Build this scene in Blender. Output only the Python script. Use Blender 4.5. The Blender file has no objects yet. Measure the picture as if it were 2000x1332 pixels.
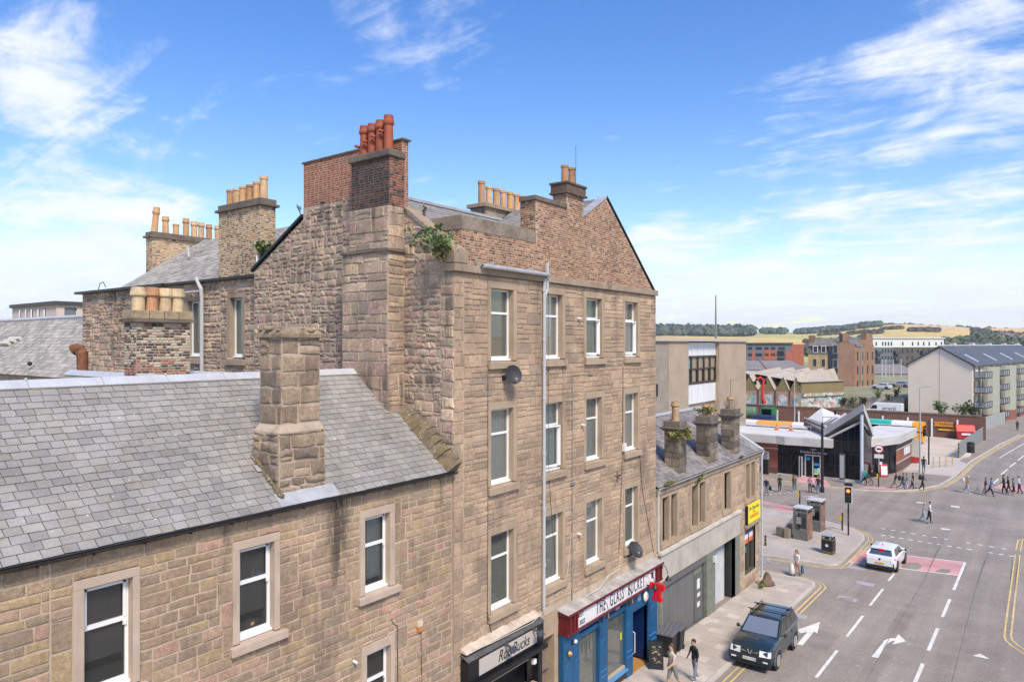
import bpy, math, random
from mathutils import Vector as V, Matrix, noise as mnoise
R_ = random.Random(7)
S = bpy.context.scene
COL = S.collection
# ---------------------------------------------------------------- camera
FL, CX, HY, CZ = 1380.0, 1000.0, 672.0, 13.5
TH = math.atan(1042 / FL)
SN, CS = math.sin(TH), math.cos(TH)
cam = bpy.data.cameras.new('camera')
camo = bpy.data.objects.new('camera', cam)
COL.objects.link(camo)
camo.location = (0, 0, CZ)
camo.rotation_euler = (math.pi / 2, 0, TH)
cam.sensor_width = 36
cam.lens = FL / 2000 * 36
cam.shift_y = 6 / 2000
cam.clip_start = .1
cam.clip_end = 20000
S.camera = camo
# ---------------------------------------------------------------- light, sky, exposure
SUN_EL, SUN_AZ = math.radians(50), math.radians(122)
W = bpy.data.worlds.new('World')
S.world = W
W.use_nodes = True
S.view_settings.view_transform = 'Standard'
S.view_settings.look = 'None'
S.view_settings.gamma = 1
S.view_settings.use_curve_mapping = False
S.view_settings.exposure = 0.96
sl = bpy.data.lights.new('sun', 'SUN')
sl.energy = 2.3
sl.angle = math.radians(14)
sl.color = (1, .90, .75)
so = bpy.data.objects.new('sun', sl)
COL.objects.link(so)
sdir = V((math.sin(SUN_AZ) * math.cos(SUN_EL), math.cos(SUN_AZ) * math.cos(SUN_EL), math.sin(SUN_EL)))
so.rotation_euler = sdir.to_track_quat('Z', 'Y').to_euler()
so.location = (60, -30, 120)


def pdir(px, py):
    k = (px - CX) / FL
    v = V((-SN + CS * k, CS + SN * k, -(py - HY) / FL))
    return v.normalized()


def build_world():
    nt = W.node_tree
    N, L = nt.nodes, nt.links
    N.clear()
    out = N.new('ShaderNodeOutputWorld')
    sky = N.new('ShaderNodeTexSky')
    sky.sky_type = 'NISHITA'
    sky.sun_disc = False
    sky.sun_elevation = SUN_EL
    sky.sun_rotation = SUN_AZ
    sky.air_density = 1.25
    sky.dust_density = .6
    sky.ozone_density = 2.2
    hs = N.new('ShaderNodeHueSaturation')
    hs.inputs['Saturation'].default_value = 1.36
    hs.inputs['Hue'].default_value = .516
    L.new(sky.outputs[0], hs.inputs['Color'])
    bg = N.new('ShaderNodeBackground')
    bg.inputs[1].default_value = .105
    L.new(hs.outputs[0], bg.inputs[0])
    tc = N.new('ShaderNodeTexCoord')
    sep = N.new('ShaderNodeSeparateXYZ')
    L.new(tc.outputs['Generated'], sep.inputs[0])

    def math_(op, a, b=None, c=None, clamp=False):
        m = N.new('ShaderNodeMath')
        m.operation = op
        m.use_clamp = clamp
        for i, x in enumerate((a, b, c)):
            if x is None:
                continue
            if isinstance(x, (int, float)):
                m.inputs[i].default_value = x
            else:
                L.new(x, m.inputs[i])
        return m.outputs[0]
    zc = math_('MAXIMUM', sep.outputs['Z'], 0.0)
    dz = math_('ADD', zc, .14)
    cmb = N.new('ShaderNodeCombineXYZ')
    L.new(math_('DIVIDE', sep.outputs['X'], dz), cmb.inputs[0])
    L.new(math_('DIVIDE', sep.outputs['Y'], dz), cmb.inputs[1])

    def noise(scale, detail, rough, dist, sc=(1, 1, 1), rot=0.0, off=(0, 0, 0)):
        mp = N.new('ShaderNodeMapping')
        mp.inputs['Scale'].default_value = sc
        mp.inputs['Rotation'].default_value = (0, 0, rot)
        mp.inputs['Location'].default_value = off
        L.new(cmb.outputs[0], mp.inputs[0])
        n = N.new('ShaderNodeTexNoise')
        n.inputs['Scale'].default_value = scale
        n.inputs['Detail'].default_value = detail
        n.inputs['Roughness'].default_value = rough
        n.inputs['Distortion'].default_value = dist
        L.new(mp.outputs[0], n.inputs['Vector'])
        return n.outputs[0]
    n1 = noise(2.6, 10, .62, .45, off=(3.1, 1.7, 0))
    n2 = noise(1.7, 9, .64, .7, sc=(.55, 2.4, 1), rot=1.15, off=(1.2, 5, 0))
    nn = math_('ADD', math_('ADD', math_('MULTIPLY', n1, 1.15), math_('MULTIPLY', n2, .95)), -.55)
    bias = None
    # the cloud masses in this sky: direction, angular size, weight
    for px, py, wd, wt in ((20, 160, .075, .34), (110, 45, .11, .24), (60, 500, .14, .29), (250, 545, .13, .2), (270, 330, .12, .30),
                           (780, 50, .13, .30), (1010, 50, .07, .14), (1830, 150, .19, .22), (1960, 60, .16, .12), (1650, 250, .12, .04),
                           (1330, 560, .16, .19), (1650, 560, .2, .15), (1950, 560, .2, .17), (1290, 470, .07, .26), (1550, 360, .07, .2), (860, 405, .06, .24),
                           (590, 225, .06, .20), (1420, 120, .05, .09)):
        d = pdir(px, py)
        vm = N.new('ShaderNodeVectorMath')
        vm.operation = 'DISTANCE'
        L.new(tc.outputs['Generated'], vm.inputs[0])
        vm.inputs[1].default_value = d
        mr = N.new('ShaderNodeMapRange')
        mr.interpolation_type = 'SMOOTHSTEP'
        mr.inputs['From Min'].default_value = wd * 1.5
        mr.inputs['From Max'].default_value = 0
        mr.inputs['To Min'].default_value = 0
        mr.inputs['To Max'].default_value = wt
        L.new(vm.outputs['Value'], mr.inputs['Value'])
        bias = mr.outputs[0] if bias is None else math_('ADD', bias, mr.outputs[0])
    # towards the horizon the layer closes up all round
    hz = N.new('ShaderNodeMapRange')
    hz.interpolation_type = 'SMOOTHSTEP'
    hz.inputs['From Min'].default_value = .2
    hz.inputs['From Max'].default_value = .0
    hz.inputs['To Min'].default_value = 0
    hz.inputs['To Max'].default_value = .36
    L.new(sep.outputs['Z'], hz.inputs['Value'])
    den = math_('ADD', math_('ADD', nn, bias), hz.outputs[0])
    cr = N.new('ShaderNodeMapRange')
    cr.interpolation_type = 'SMOOTHSTEP'
    cr.inputs['From Min'].default_value = .66
    cr.inputs['From Max'].default_value = 1.10
    L.new(den, cr.inputs['Value'])
    mask = math_('MULTIPLY', cr.outputs[0], .94)
    cb = N.new('ShaderNodeBackground')
    cc = N.new('ShaderNodeMixRGB')
    cc.inputs[1].default_value = (.62, .73, .95, 1)
    cc.inputs[2].default_value = (1, .98, .96, 1)
    L.new(n1, cc.inputs[0])
    L.new(cc.outputs[0], cb.inputs[0])
    cb.inputs[1].default_value = .62
    mx = N.new('ShaderNodeMixShader')
    L.new(mask, mx.inputs[0])
    L.new(bg.outputs[0], mx.inputs[1])
    L.new(cb.outputs[0], mx.inputs[2])
    L.new(mx.outputs[0], out.inputs[0])


build_world()

# ---------------------------------------------------------------- photo -> place helpers


def ray(px):
    k = (px - CX) / FL
    return (-SN + CS * k, CS + SN * k)


def gz(y):
    return -0.03 * (min(max(y, -60), 55) - 20)


def ground(px, py):
    d = 30.
    for _ in range(60):
        r = ray(px)
        d = (CZ - gz(r[1] * d)) * FL / (py - HY)
    return V((r[0] * d, r[1] * d, gz(r[1] * d)))


def onX(px, py, X):
    r = ray(px)
    d = X / r[0]
    return V((X, r[1] * d, CZ - (py - HY) / FL * d))


def onY(px, py, Y):
    r = ray(px)
    d = Y / r[1]
    return V((r[0] * d, Y, CZ - (py - HY) / FL * d))


def at(px, py, d):
    r = ray(px)
    return V((r[0] * d, r[1] * d, CZ - (py - HY) / FL * d))


def seen(p):
    d = -SN * p[0] + CS * p[1]
    if d < .5:
        return 0
    x = CX + FL * (CS * p[0] + SN * p[1]) / d
    y = HY - FL * (p[2] - CZ) / d
    return 1 / (d * d) if -20 < x < 2020 and -20 < y < 1352 else 1e-9 / (d * d)


# ---------------------------------------------------------------- materials
MATS = {}


def C(*c):
    return (c[0], c[1], c[2], 1)


def mat(name, col, rough=.85, var=.25, nscale=1.2, fine=.18, fscale=30, bump=0., bscale=40, pieces=None, streak=0., scol=(.06, .05, .045),
        moss=0., mcol=(.10, .11, .04), metal=0., spec=.4, emit=None, coat=0., spots=0., spcol=(.5, .5, .48), spscale=6, hue=None, ystain=None, mott=0., soot=0., lanes=0.):
    """col: base colour; pieces: list of colours picked at random per piece; var: broad patchiness; fine: grain; streak: run-down dirt; moss: growth"""
    if name in MATS:
        return MATS[name]
    m = bpy.data.materials.new(name)
    MATS[name] = m
    m.use_nodes = True
    nt = m.node_tree
    N, L = nt.nodes, nt.links
    b = N['Principled BSDF']
    b.inputs['Roughness'].default_value = rough
    b.inputs['Metallic'].default_value = metal
    b.inputs['Specular IOR Level'].default_value = spec
    if coat:
        b.inputs['Coat Weight'].default_value = coat
        b.inputs['Coat Roughness'].default_value = .05
    pos = N.new('ShaderNodeNewGeometry')
    P = pos.outputs['Position']

    def nz(scale, detail=5, rough_=.6, sc=None):
        n = N.new('ShaderNodeTexNoise')
        n.inputs['Scale'].default_value = scale
        n.inputs['Detail'].default_value = detail
        n.inputs['Roughness'].default_value = rough_
        if sc:
            mp = N.new('ShaderNodeMapping')
            mp.inputs['Scale'].default_value = sc
            L.new(P, mp.inputs[0])
            L.new(mp.outputs[0], n.inputs['Vector'])
        else:
            L.new(P, n.inputs['Vector'])
        return n.outputs[0]

    def rng(x, a, b_, c, d, smooth=False):
        r = N.new('ShaderNodeMapRange')
        if smooth:
            r.interpolation_type = 'SMOOTHSTEP'
        for k, v in zip(('From Min', 'From Max', 'To Min', 'To Max'), (a, b_, c, d)):
            r.inputs[k].default_value = v
        L.new(x, r.inputs['Value'])
        return r.outputs[0]

    def mix(fac, a, b_, mode='MIX'):
        x = N.new('ShaderNodeMixRGB')
        x.blend_type = mode
        for i, q in ((0, fac), (1, a), (2, b_)):
            if isinstance(q, (int, float)):
                x.inputs[i].default_value = q
            elif isinstance(q, tuple):
                x.inputs[i].default_value = C(*q)
            else:
                L.new(q, x.inputs[i])
        return x.outputs[0]
    if pieces:
        oi = N.new('ShaderNodeObjectInfo')
        ad = N.new('ShaderNodeMath')
        ad.operation = 'ADD'
        L.new(pos.outputs['Random Per Island'], ad.inputs[0])
        L.new(oi.outputs['Random'], ad.inputs[1])
        fr = N.new('ShaderNodeMath')
        fr.operation = 'FRACT'
        L.new(ad.outputs[0], fr.inputs[0])
        cr = N.new('ShaderNodeValToRGB')
        cr.color_ramp.interpolation = 'CONSTANT'
        el = cr.color_ramp.elements
        while len(el) < len(pieces):
            el.new(.5)
        for i, c in enumerate(pieces):
            el[i].position = i / len(pieces)
            el[i].color = C(*c)
        L.new(fr.outputs[0], cr.inputs[0])
        color = cr.outputs[0]
    else:
        rg = N.new('ShaderNodeRGB')
        rg.outputs[0].default_value = C(*col)
        color = rg.outputs[0]
    if var:
        color = mix(1, color, rng(nz(nscale, 6), .25, .75, 1 - var, 1 + var * .9), 'MULTIPLY')
    if fine:
        color = mix(1, color, rng(nz(fscale, 3, .7), .25, .75, 1 - fine, 1 + fine), 'MULTIPLY')
    if mott:
        color = mix(1, color, rng(nz(11, 5, .7), .3, .7, 1 - mott, 1 + mott), 'MULTIPLY')
    if lanes:
        color = mix(1, color, rng(nz(1, 4, .6, (1.1, .035, 1)), .35, .65, 1 - lanes, 1 + lanes), 'MULTIPLY')
    if soot:
        color = mix(rng(nz(.55, 7, .72), .50, .74, 0, soot, True), color, tuple(c * 1.25 for c in scol))
    if spots:
        color = mix(rng(nz(spscale, 2, .5), .70 - spots * .1, .74 - spots * .1, 0, .8), color, spcol)
    if streak:
        a = nz(1.5 , 5, .6, (2.2, 2.2, .28))
        bb = nz(.55 , 4)
        ml = N.new('ShaderNodeMath')
        ml.operation = 'MULTIPLY'
        L.new(rng(a, .47, .70, 0, 1, True), ml.inputs[0])
        L.new(rng(bb, .4, .62, 0, 1, True), ml.inputs[1])
        m2 = N.new('ShaderNodeMath')
        m2.operation = 'MULTIPLY'
        L.new(ml.outputs[0], m2.inputs[0])
        m2.inputs[1].default_value = streak
        color = mix(m2.outputs[0], color, scol)
    for (yc, w_, zb_, zt_, k_) in ystain or ():
        sx = N.new('ShaderNodeSeparateXYZ')
        L.new(P, sx.inputs[0])
        a_ = N.new('ShaderNodeMath')
        a_.operation = 'SUBTRACT'
        L.new(sx.outputs[1], a_.inputs[0])
        a_.inputs[1].default_value = yc
        c_ = N.new('ShaderNodeMath')
        c_.operation = 'ABSOLUTE'
        L.new(a_.outputs[0], c_.inputs[0])
        q = rng(c_.outputs[0], w_, 0, 0, 1, True)
        for e in (rng(sx.outputs[2], zb_, zt_, 0, 1, True), rng(nz(1.6, 5, .7, (3, 3, .7)), .36, .58, 0, k_, True)):
            a_ = N.new('ShaderNodeMath')
            a_.operation = 'MULTIPLY'
            L.new(q, a_.inputs[0])
            L.new(e, a_.inputs[1])
            q = a_.outputs[0]
        color = mix(q, color, scol)
    if moss:
        color = mix(rng(nz(3.2, 6, .7), .62 - moss * .2, .72 - moss * .1, 0, .85, True), color, mcol)
    L.new(color, b.inputs['Base Color'])
    if bump:
        bp = N.new('ShaderNodeBump')
        bp.inputs['Strength'].default_value = bump
        bp.inputs['Distance'].default_value = .02
        L.new(nz(bscale, 6, .7), bp.inputs['Height'])
        L.new(bp.outputs[0], b.inputs['Normal'])
    if emit:
        b.inputs['Emission Color'].default_value = C(*emit[0])
        b.inputs['Emission Strength'].default_value = emit[1]
    return m


def flat(name, col, rough=.5, **k):
    k.setdefault('var', .08)
    k.setdefault('fine', .05)
    return mat(name, col, rough, **k)


def glass_mat(name, tint=(.05, .055, .05), see=.45, rough=.02, refl=.1):
    if name in MATS:
        return MATS[name]
    m = bpy.data.materials.new(name)
    MATS[name] = m
    m.use_nodes = True
    nt = m.node_tree
    N, L = nt.nodes, nt.links
    b = N['Principled BSDF']
    b.inputs['Base Color'].default_value = C(*tint)
    b.inputs['Roughness'].default_value = rough
    b.inputs['Specular IOR Level'].default_value = .6
    tr = N.new('ShaderNodeBsdfTransparent')
    tr.inputs[0].default_value = (.86, .92, .90, 1)
    fr = N.new('ShaderNodeFresnel')
    fr.inputs[0].default_value = 1.5
    mr = N.new('ShaderNodeMapRange')
    mr.inputs['From Max'].default_value = .6
    mr.inputs['To Min'].default_value = 1 - see
    mr.inputs['To Max'].default_value = 1
    L.new(fr.outputs[0], mr.inputs['Value'])
    mx = N.new('ShaderNodeMixShader')
    L.new(mr.outputs[0], mx.inputs[0])
    L.new(tr.outputs[0], mx.inputs[1])
    gl = N.new('ShaderNodeBsdfGlossy')
    gl.inputs['Roughness'].default_value = .01
    m2 = N.new('ShaderNodeMixShader')
    m2.inputs[0].default_value = refl
    L.new(b.outputs[0], m2.inputs[1])
    L.new(gl.outputs[0], m2.inputs[2])
    L.new(m2.outputs[0], mx.inputs[2])
    L.new(mx.outputs[0], N['Material Output'].inputs[0])
    return m


# ---------------------------------------------------------------- mesh helpers
class F:
    """a plane in space: u along it, v up it, o out of it"""

    def __init__(s, o, u, n, v=(0, 0, 1)):
        s.o, s.u, s.n, s.v = V(o), V(u), V(n), V(v)

    def p(s, u, v, o=0.):
        return s.o + s.u * u + s.v * v + s.n * o


def FX(x, n=1):
    return F((x, 0, 0), (0, 1, 0), (n, 0, 0))


def FY(y, n=-1):
    return F((0, y, 0), (1, 0, 0), (0, n, 0))


class MB:
    def __init__(s):
        s.v, s.f, s.m = [], [], []

    def add(s, vs, fs, m=0):
        k = len(s.v)
        s.v += [tuple(q) for q in vs]
        s.f += [tuple(k + i for i in f) for f in fs]
        s.m += [m] * len(fs)
        return s

    def poly(s, *pts, m=0):
        return s.add(pts, [tuple(range(len(pts)))], m)

    def hexa(s, a, b, m=0):
        """box between two quads"""
        return s.add(list(a) + list(b), [(0, 3, 2, 1), (4, 5, 6, 7), (0, 1, 5, 4), (1, 2, 6, 5), (2, 3, 7, 6), (3, 0, 4, 7)], m)

    def box(s, x0, x1, y0, y1, z0, z1, m=0):
        q = ((x0, y0), (x1, y0), (x1, y1), (x0, y1))
        return s.hexa([(x, y, z0) for x, y in q], [(x, y, z1) for x, y in q], m)

    def fbox(s, fr, u0, u1, v0, v1, o0, o1, m=0):
        q = ((u0, v0), (u1, v0), (u1, v1), (u0, v1))
        return s.hexa([fr.p(u, v, o0) for u, v in q], [fr.p(u, v, o1) for u, v in q], m)

    def fquad(s, fr, u0, u1, v0, v1, o, m=0):
        return s.poly(fr.p(u0, v0, o), fr.p(u1, v0, o), fr.p(u1, v1, o), fr.p(u0, v1, o), m=m)

    def prism(s, pts, d, m=0):
        """polygon pts pushed along vector d"""
        n = len(pts)
        a = [V(p) for p in pts]
        b = [p + V(d) for p in a]
        fs = [tuple(range(n))[::-1], tuple(range(n, 2 * n))] + [(i, (i + 1) % n, n + (i + 1) % n, n + i) for i in range(n)]
        return s.add(a + b, fs, m)

    def tube(s, pts, r, n=8, m=0, cap=True):
        pts = [V(p) for p in pts]
        k = len(s.v)
        rr = r if isinstance(r, (list, tuple)) else [r] * len(pts)
        for i, p in enumerate(pts):
            t = (pts[min(i + 1, len(pts) - 1)] - pts[max(i - 1, 0)]).normalized()
            a = t.cross(V((0, 0, 1)) if abs(t.z) < .9 else V((1, 0, 0))).normalized()
            b = t.cross(a)
            for j in range(n):
                q = 2 * math.pi * j / n
                s.v.append(tuple(p + (a * math.cos(q) + b * math.sin(q)) * rr[i]))
        for i in range(len(pts) - 1):
            for j in range(n):
                s.f.append((k + i * n + j, k + i * n + (j + 1) % n, k + (i + 1) * n + (j + 1) % n, k + (i + 1) * n + j))
                s.m.append(m)
        if cap:
            s.f.append(tuple(k + j for j in range(n))[::-1])
            s.f.append(tuple(k + (len(pts) - 1) * n + j for j in range(n)))
            s.m += [m, m]
        return s

    def lathe(s, c, prof, n=14, m=0, ax=(0, 0, 1), sx=1, sy=1):
        ax = V(ax).normalized()
        a = ax.cross(V((0, 0, 1)) if abs(ax.z) < .9 else V((1, 0, 0))).normalized()
        b = ax.cross(a)
        k = len(s.v)
        for r, h in prof:
            for j in range(n):
                q = 2 * math.pi * j / n
                s.v.append(tuple(V(c) + ax * h + a * (r * sx * math.cos(q)) + b * (r * sy * math.sin(q))))
        for i in range(len(prof) - 1):
            for j in range(n):
                s.f.append((k + i * n + j, k + i * n + (j + 1) % n, k + (i + 1) * n + (j + 1) % n, k + (i + 1) * n + j))
                s.m.append(m)
        s.f.append(tuple(k + j for j in range(n))[::-1])
        s.f.append(tuple(k + (len(prof) - 1) * n + j for j in range(n)))
        s.m += [m, m]
        return s

    def ball(s, c, r, n=8, m=0, sx=1, sy=1, sz=1):
        pr = [(max(.001, r * math.sin(math.pi * i / n)), -r * sz * math.cos(math.pi * i / n)) for i in range(n + 1)]
        return s.lathe(c, pr, n * 2, m, sx=sx, sy=sy)

    def build(s, name, mats, parent=None, smooth=False, world=True, kind=None, label=None, bevel=0.):
        me = bpy.data.meshes.new(name)
        me.from_pydata(s.v, [], s.f)
        for x in (mats if isinstance(mats, (list, tuple)) else [mats]):
            me.materials.append(x)
        me.polygons.foreach_set('material_index', s.m)
        if smooth:
            me.polygons.foreach_set('use_smooth', [True] * len(s.f))
        me.update()
        o = bpy.data.objects.new(name, me)
        COL.objects.link(o)
        hang(o, parent, world)
        if kind:
            o['kind'] = kind
        if label:
            o['label'] = label
        if bevel:
            md = o.modifiers.new('bevel', 'BEVEL')
            md.width = bevel
            md.segments = 2
            md.limit_method = 'ANGLE'
        return o


def hang(o, parent, world=True):
    if parent is None:
        return
    o.parent = parent
    if world and parent.parent is None and parent.type == 'EMPTY':
        o.location = -parent.location


def thing(name, label, cat, loc=(0, 0, 0), rz=0., group=None):
    o = bpy.data.objects.new(name, None)
    COL.objects.link(o)
    o.location = loc
    o.rotation_euler = (0, 0, rz)
    o.empty_display_size = .3
    o['label'], o['category'] = label, cat
    if group:
        o['group'] = group
    return o


def tag(o, label, cat, group=None):
    o['label'], o['category'] = label, cat
    if group:
        o['group'] = group
    return o


def struct(o):
    o['kind'] = 'structure'
    return o


def dup(o, parent=None, loc=None, rz=None, label=None):
    c = o.copy()
    COL.objects.link(c)
    if parent:
        c.parent = parent
    if loc is not None:
        c.location = loc
    if rz is not None:
        c.rotation_euler = (0, 0, rz)
    if label:
        c['label'] = label
    for ch in o.children:
        dup(ch, c)
    return c


def text(body, fr, u, v, size, o, mt, parent, name='lettering', align='CENTER', ext=.004, shear=0., sx=1., world=True, sp=1.):
    """real lettering lying in plane fr"""
    cu = bpy.data.curves.new('txt', 'FONT')
    cu.body = body
    cu.size = size
    cu.align_x = align
    cu.align_y = 'CENTER'
    cu.extrude = ext
    cu.shear = shear
    cu.space_character = sp
    cu.resolution_u = 3
    t = bpy.data.objects.new('txt', cu)
    COL.objects.link(t)
    dg = bpy.context.evaluated_depsgraph_get()
    me = bpy.data.meshes.new_from_object(t.evaluated_get(dg))
    bpy.data.objects.remove(t)
    uu, vv, nn = fr.u, fr.v, fr.n
    org = fr.p(u, v, o)
    for q in me.vertices:
        q.co = org + uu * (q.co.x * sx) + vv * q.co.y + nn * q.co.z
    me.materials.clear()
    me.materials.append(mt)
    ob = bpy.data.objects.new(name, me)
    COL.objects.link(ob)
    hang(ob, parent, world)
    return ob


# ---------------------------------------------------------------- masonry, slates
def free_rects(u0, u1, v0, v1, holes):
    """parts of a strip left by the holes"""
    us = sorted({u0, u1} | {x for h in holes for x in h[:2] if u0 < x < u1})
    out = []
    for a, b in zip(us, us[1:]):
        if b - a < .02:
            continue
        vs = [(v0, v1)]
        for h in holes:
            if h[0] < b - .001 and h[1] > a + .001:
                nv = []
                for c, d in vs:
                    if h[3] <= c or h[2] >= d:
                        nv.append((c, d))
                    else:
                        if h[2] > c:
                            nv.append((c, h[2]))
                        if h[3] < d:
                            nv.append((h[3], d))
                vs = nv
        for c, d in vs:
            if d - c > .03:
                out.append((a, b, c, d))
    # join neighbours of equal height
    out.sort(key=lambda r: (r[2], r[3], r[0]))
    j = []
    for r in out:
        if j and j[-1][2] == r[2] and j[-1][3] == r[3] and abs(j[-1][1] - r[0]) < .001:
            j[-1] = (j[-1][0], r[1], r[2], r[3])
        else:
            j.append(r)
    return j


def wall_panels(mb, fr, u0, u1, v0, v1, holes, o=0., m=0):
    vs = sorted({v0, v1} | {x for h in holes for x in h[2:4] if v0 < x < v1})
    for a, b in zip(vs, vs[1:]):
        for r in free_rects(u0, u1, a, b, holes):
            mb.fquad(fr, *r, o, m)


def lay(u0, u1, v0, v1, ch, ln, rnd, holes=(), split=0., quoin=None, top=None, gap=.012, ends=0.):
    """courses of stones: (u0,u1,v0,v1) rects. ch course heights, ln lengths, split chance of a course going double"""
    out = []
    v = v0
    while v < v1 - .04:
        h = min(rnd.uniform(*ch), v1 - v)
        if v1 - v - h < .06:
            h = v1 - v
        rects = free_rects(u0, u1, v, v + h, holes)
        for a, b, c, d in rects:
            u = a + (rnd.uniform(-.3, 0) * ln[0])
            while u < b - .03:
                w = rnd.uniform(*ln)
                x0, x1 = max(a, u), min(b, u + w)
                if b - x1 < ln[0] * .45:
                    x1 = b
                    w = b - u
                if x1 - x0 > .04:
                    if d - c > .2 and rnd.random() < split:
                        mid = c + (d - c) * rnd.uniform(.4, .62)
                        for e, f in ((c, mid), (mid, d)):
                            if x1 - x0 > .75 and rnd.random() < .6:
                                xm = x0 + (x1 - x0) * rnd.uniform(.35, .65)
                                out += [(x0, xm, e, f), (xm, x1, e, f)]
                            else:
                                out.append((x0, x1, e, f))
                    else:
                        out.append((x0, x1, c, d))
                u += w
        v += h
    if top:
        o2 = []
        for a, b, c, d in out:
            t = min(top(a + .02), top(b - .02), top((a + b) / 2))
            if t - c > .05:
                o2.append((a, b, c, min(d, t)))
        out = o2
    return out


def strips(u0, u1, v0, v1, ch, ln, rnd, holes=(), split=0., top=None, w=(.7, 1.7)):
    """rubble: short runs whose courses do not line up"""
    out, u = [], u0
    while u < u1 - .05:
        e = min(u + rnd.uniform(*w), u1)
        if u1 - e < .4:
            e = u1
        v = v0
        while v < v1:
            h = min(rnd.uniform(.8, 2.2), v1 - v)
            out += lay(u, e, v, v + h, ch, ln, rnd, holes, split, top=top)
            v += h
        u = e
    return out


def stone_geo(fr, r, rnd, gap=.012, depth=(.012, .03), jit=0., six=False, pillow=1.3, o=0., bev=.014):
    a, b, c, d = r
    g = gap / 2
    a, b, c, d = a + g, b - g, c + g, d - g
    if six and b - a > .12:
        q = [(a, c), ((a + b) / 2 + rnd.uniform(-.3, .3) * (b - a) / 2, c), (b, c), (b, d), ((a + b) / 2 + rnd.uniform(-.3, .3) * (b - a) / 2, d), (a, d)]
    else:
        q = [(a, c), (b, c), (b, d), (a, d)]
    if jit:
        q = [(u + rnd.uniform(-jit, jit), v + rnd.uniform(-jit, jit)) for u, v in q]
    cu = sum(x[0] for x in q) / len(q)
    cv = sum(x[1] for x in q) / len(q)
    n = len(q)
    dp = rnd.uniform(*depth)
    bu, bv = min(bev, (b - a) * .25), min(bev, (d - c) * .25)
    inn = []
    for u, v in q:
        inn.append((u + (bu if u < cu else -bu), v + (bv if v < cv else -bv)))
    t1, t2 = rnd.uniform(-.12, .12), rnd.uniform(-.12, .12)
    vs = [fr.p(u, v, o - .004) for u, v in q] + [fr.p(u, v, o + dp * (1 + t1 * (1 if u < cu else -1) + t2 * (1 if v < cv else -1))) for u, v in inn] + [fr.p(cu, cv, o + dp * pillow)]
    fs = [(i, (i + 1) % n, n + (i + 1) % n, n + i) for i in range(n)] + [(n + i, n + (i + 1) % n, 2 * n) for i in range(n)]
    return vs, fs, fr.p(cu, cv, 0), (b - a) * (d - c)


def emit_pieces(geos, mt, parent, name, limit=300, rest=None):
    """the largest in the picture become parts of their own, the rest one part of kind stuff"""
    geos = sorted(geos, key=lambda g: -g[3] * seen(g[2]))
    big = [g for g in geos[:limit] if g[3] * seen(g[2]) > 1e-8]
    off = parent.location if False else V((0, 0, 0))
    for vs, fs, c, ar in big:
        me = bpy.data.meshes.new(name)
        me.from_pydata([tuple(V(q) - c) for q in vs], [], fs)
        me.materials.append(mt)
        ob = bpy.data.objects.new(name, me)
        COL.objects.link(ob)
        ob.parent = parent
        ob.location = c if parent.parent is not None or parent.type != 'EMPTY' else c - parent.location
    ids = {id(g) for g in big}
    left = [g for g in geos if id(g) not in ids]
    if left:
        mb = MB()
        for vs, fs, c, ar in left:
            mb.add(vs, fs)
        return mb.build(rest or name + '_infill', mt, parent, kind='stuff')


def slate_geos(fr, u0, u1, v0, v1, w, ex, rnd, inside=None, th=.009, lift=.018, wj=.12, gap=.003):
    out = []
    n = max(1, round((v1 - v0) / ex))
    ex = (v1 - v0) / n
    for i in range(n):
        v = v0 + i * ex
        u = u0 - (w / 2 if i % 2 else 0) + rnd.uniform(-.03, .03)
        while u < u1:
            ww = w * rnd.uniform(1 - wj, 1 + wj)
            a, b = max(u, u0) + gap, min(u + ww, u1) - gap
            u += ww
            if b - a < .04:
                continue
            if inside and not inside((a + b) / 2, v + ex / 2):
                continue
            vb = v + rnd.uniform(-.008, .008)
            vt = v + ex * 1.12
            l1, l2 = lift + rnd.uniform(-.004, .006), lift + rnd.uniform(-.004, .006)
            s_ = rnd.uniform(-.006, .006)
            vs = [fr.p(a, vb + s_, l1), fr.p(b, vb - s_, l2), fr.p(b, vt, .005), fr.p(a, vt, .005), fr.p(a, vb + s_, l1 - th - .006), fr.p(b, vb - s_, l2 - th - .006)]
            fs = [(0, 1, 2, 3), (4, 5, 1, 0), (4, 0, 3), (5, 2, 1)]
            out.append((vs, fs, fr.p((a + b) / 2, v + ex / 2, .01), (b - a) * ex))
    return out


def pot(mb, c, h, r, style=0, lean=(0, 0)):
    """chimney pot"""
    ax = V((lean[0], lean[1], 1))
    if style == 0:      # roll top
        p = [(r * 1.02, 0), (r * 1.02, h * .04), (r * .95, h * .06), (r * .86, h * .72), (r * 1.0, h * .74), (r * 1.12, h * .78), (r * 1.12, h * .84), (r, h * .88), (r * .92, h), (r * .74, h), (r * .72, h * .75)]
    elif style == 1:    # plain with bands
        p = [(r, 0), (r, h * .06), (r * .92, h * .08), (r * .86, h * .86), (r, h * .88), (r, h), (r * .78, h), (r * .76, h * .8)]
    else:               # square shouldered wide top
        p = [(r * .92, 0), (r * .92, h * .56), (r * .98, h * .6), (r * 1.18, h * .66), (r * 1.18, h * .72), (r * .98, h), (r * .8, h), (r * .78, h * .7)]
    mb.lathe(c, p, 16, 0, ax)


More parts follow.
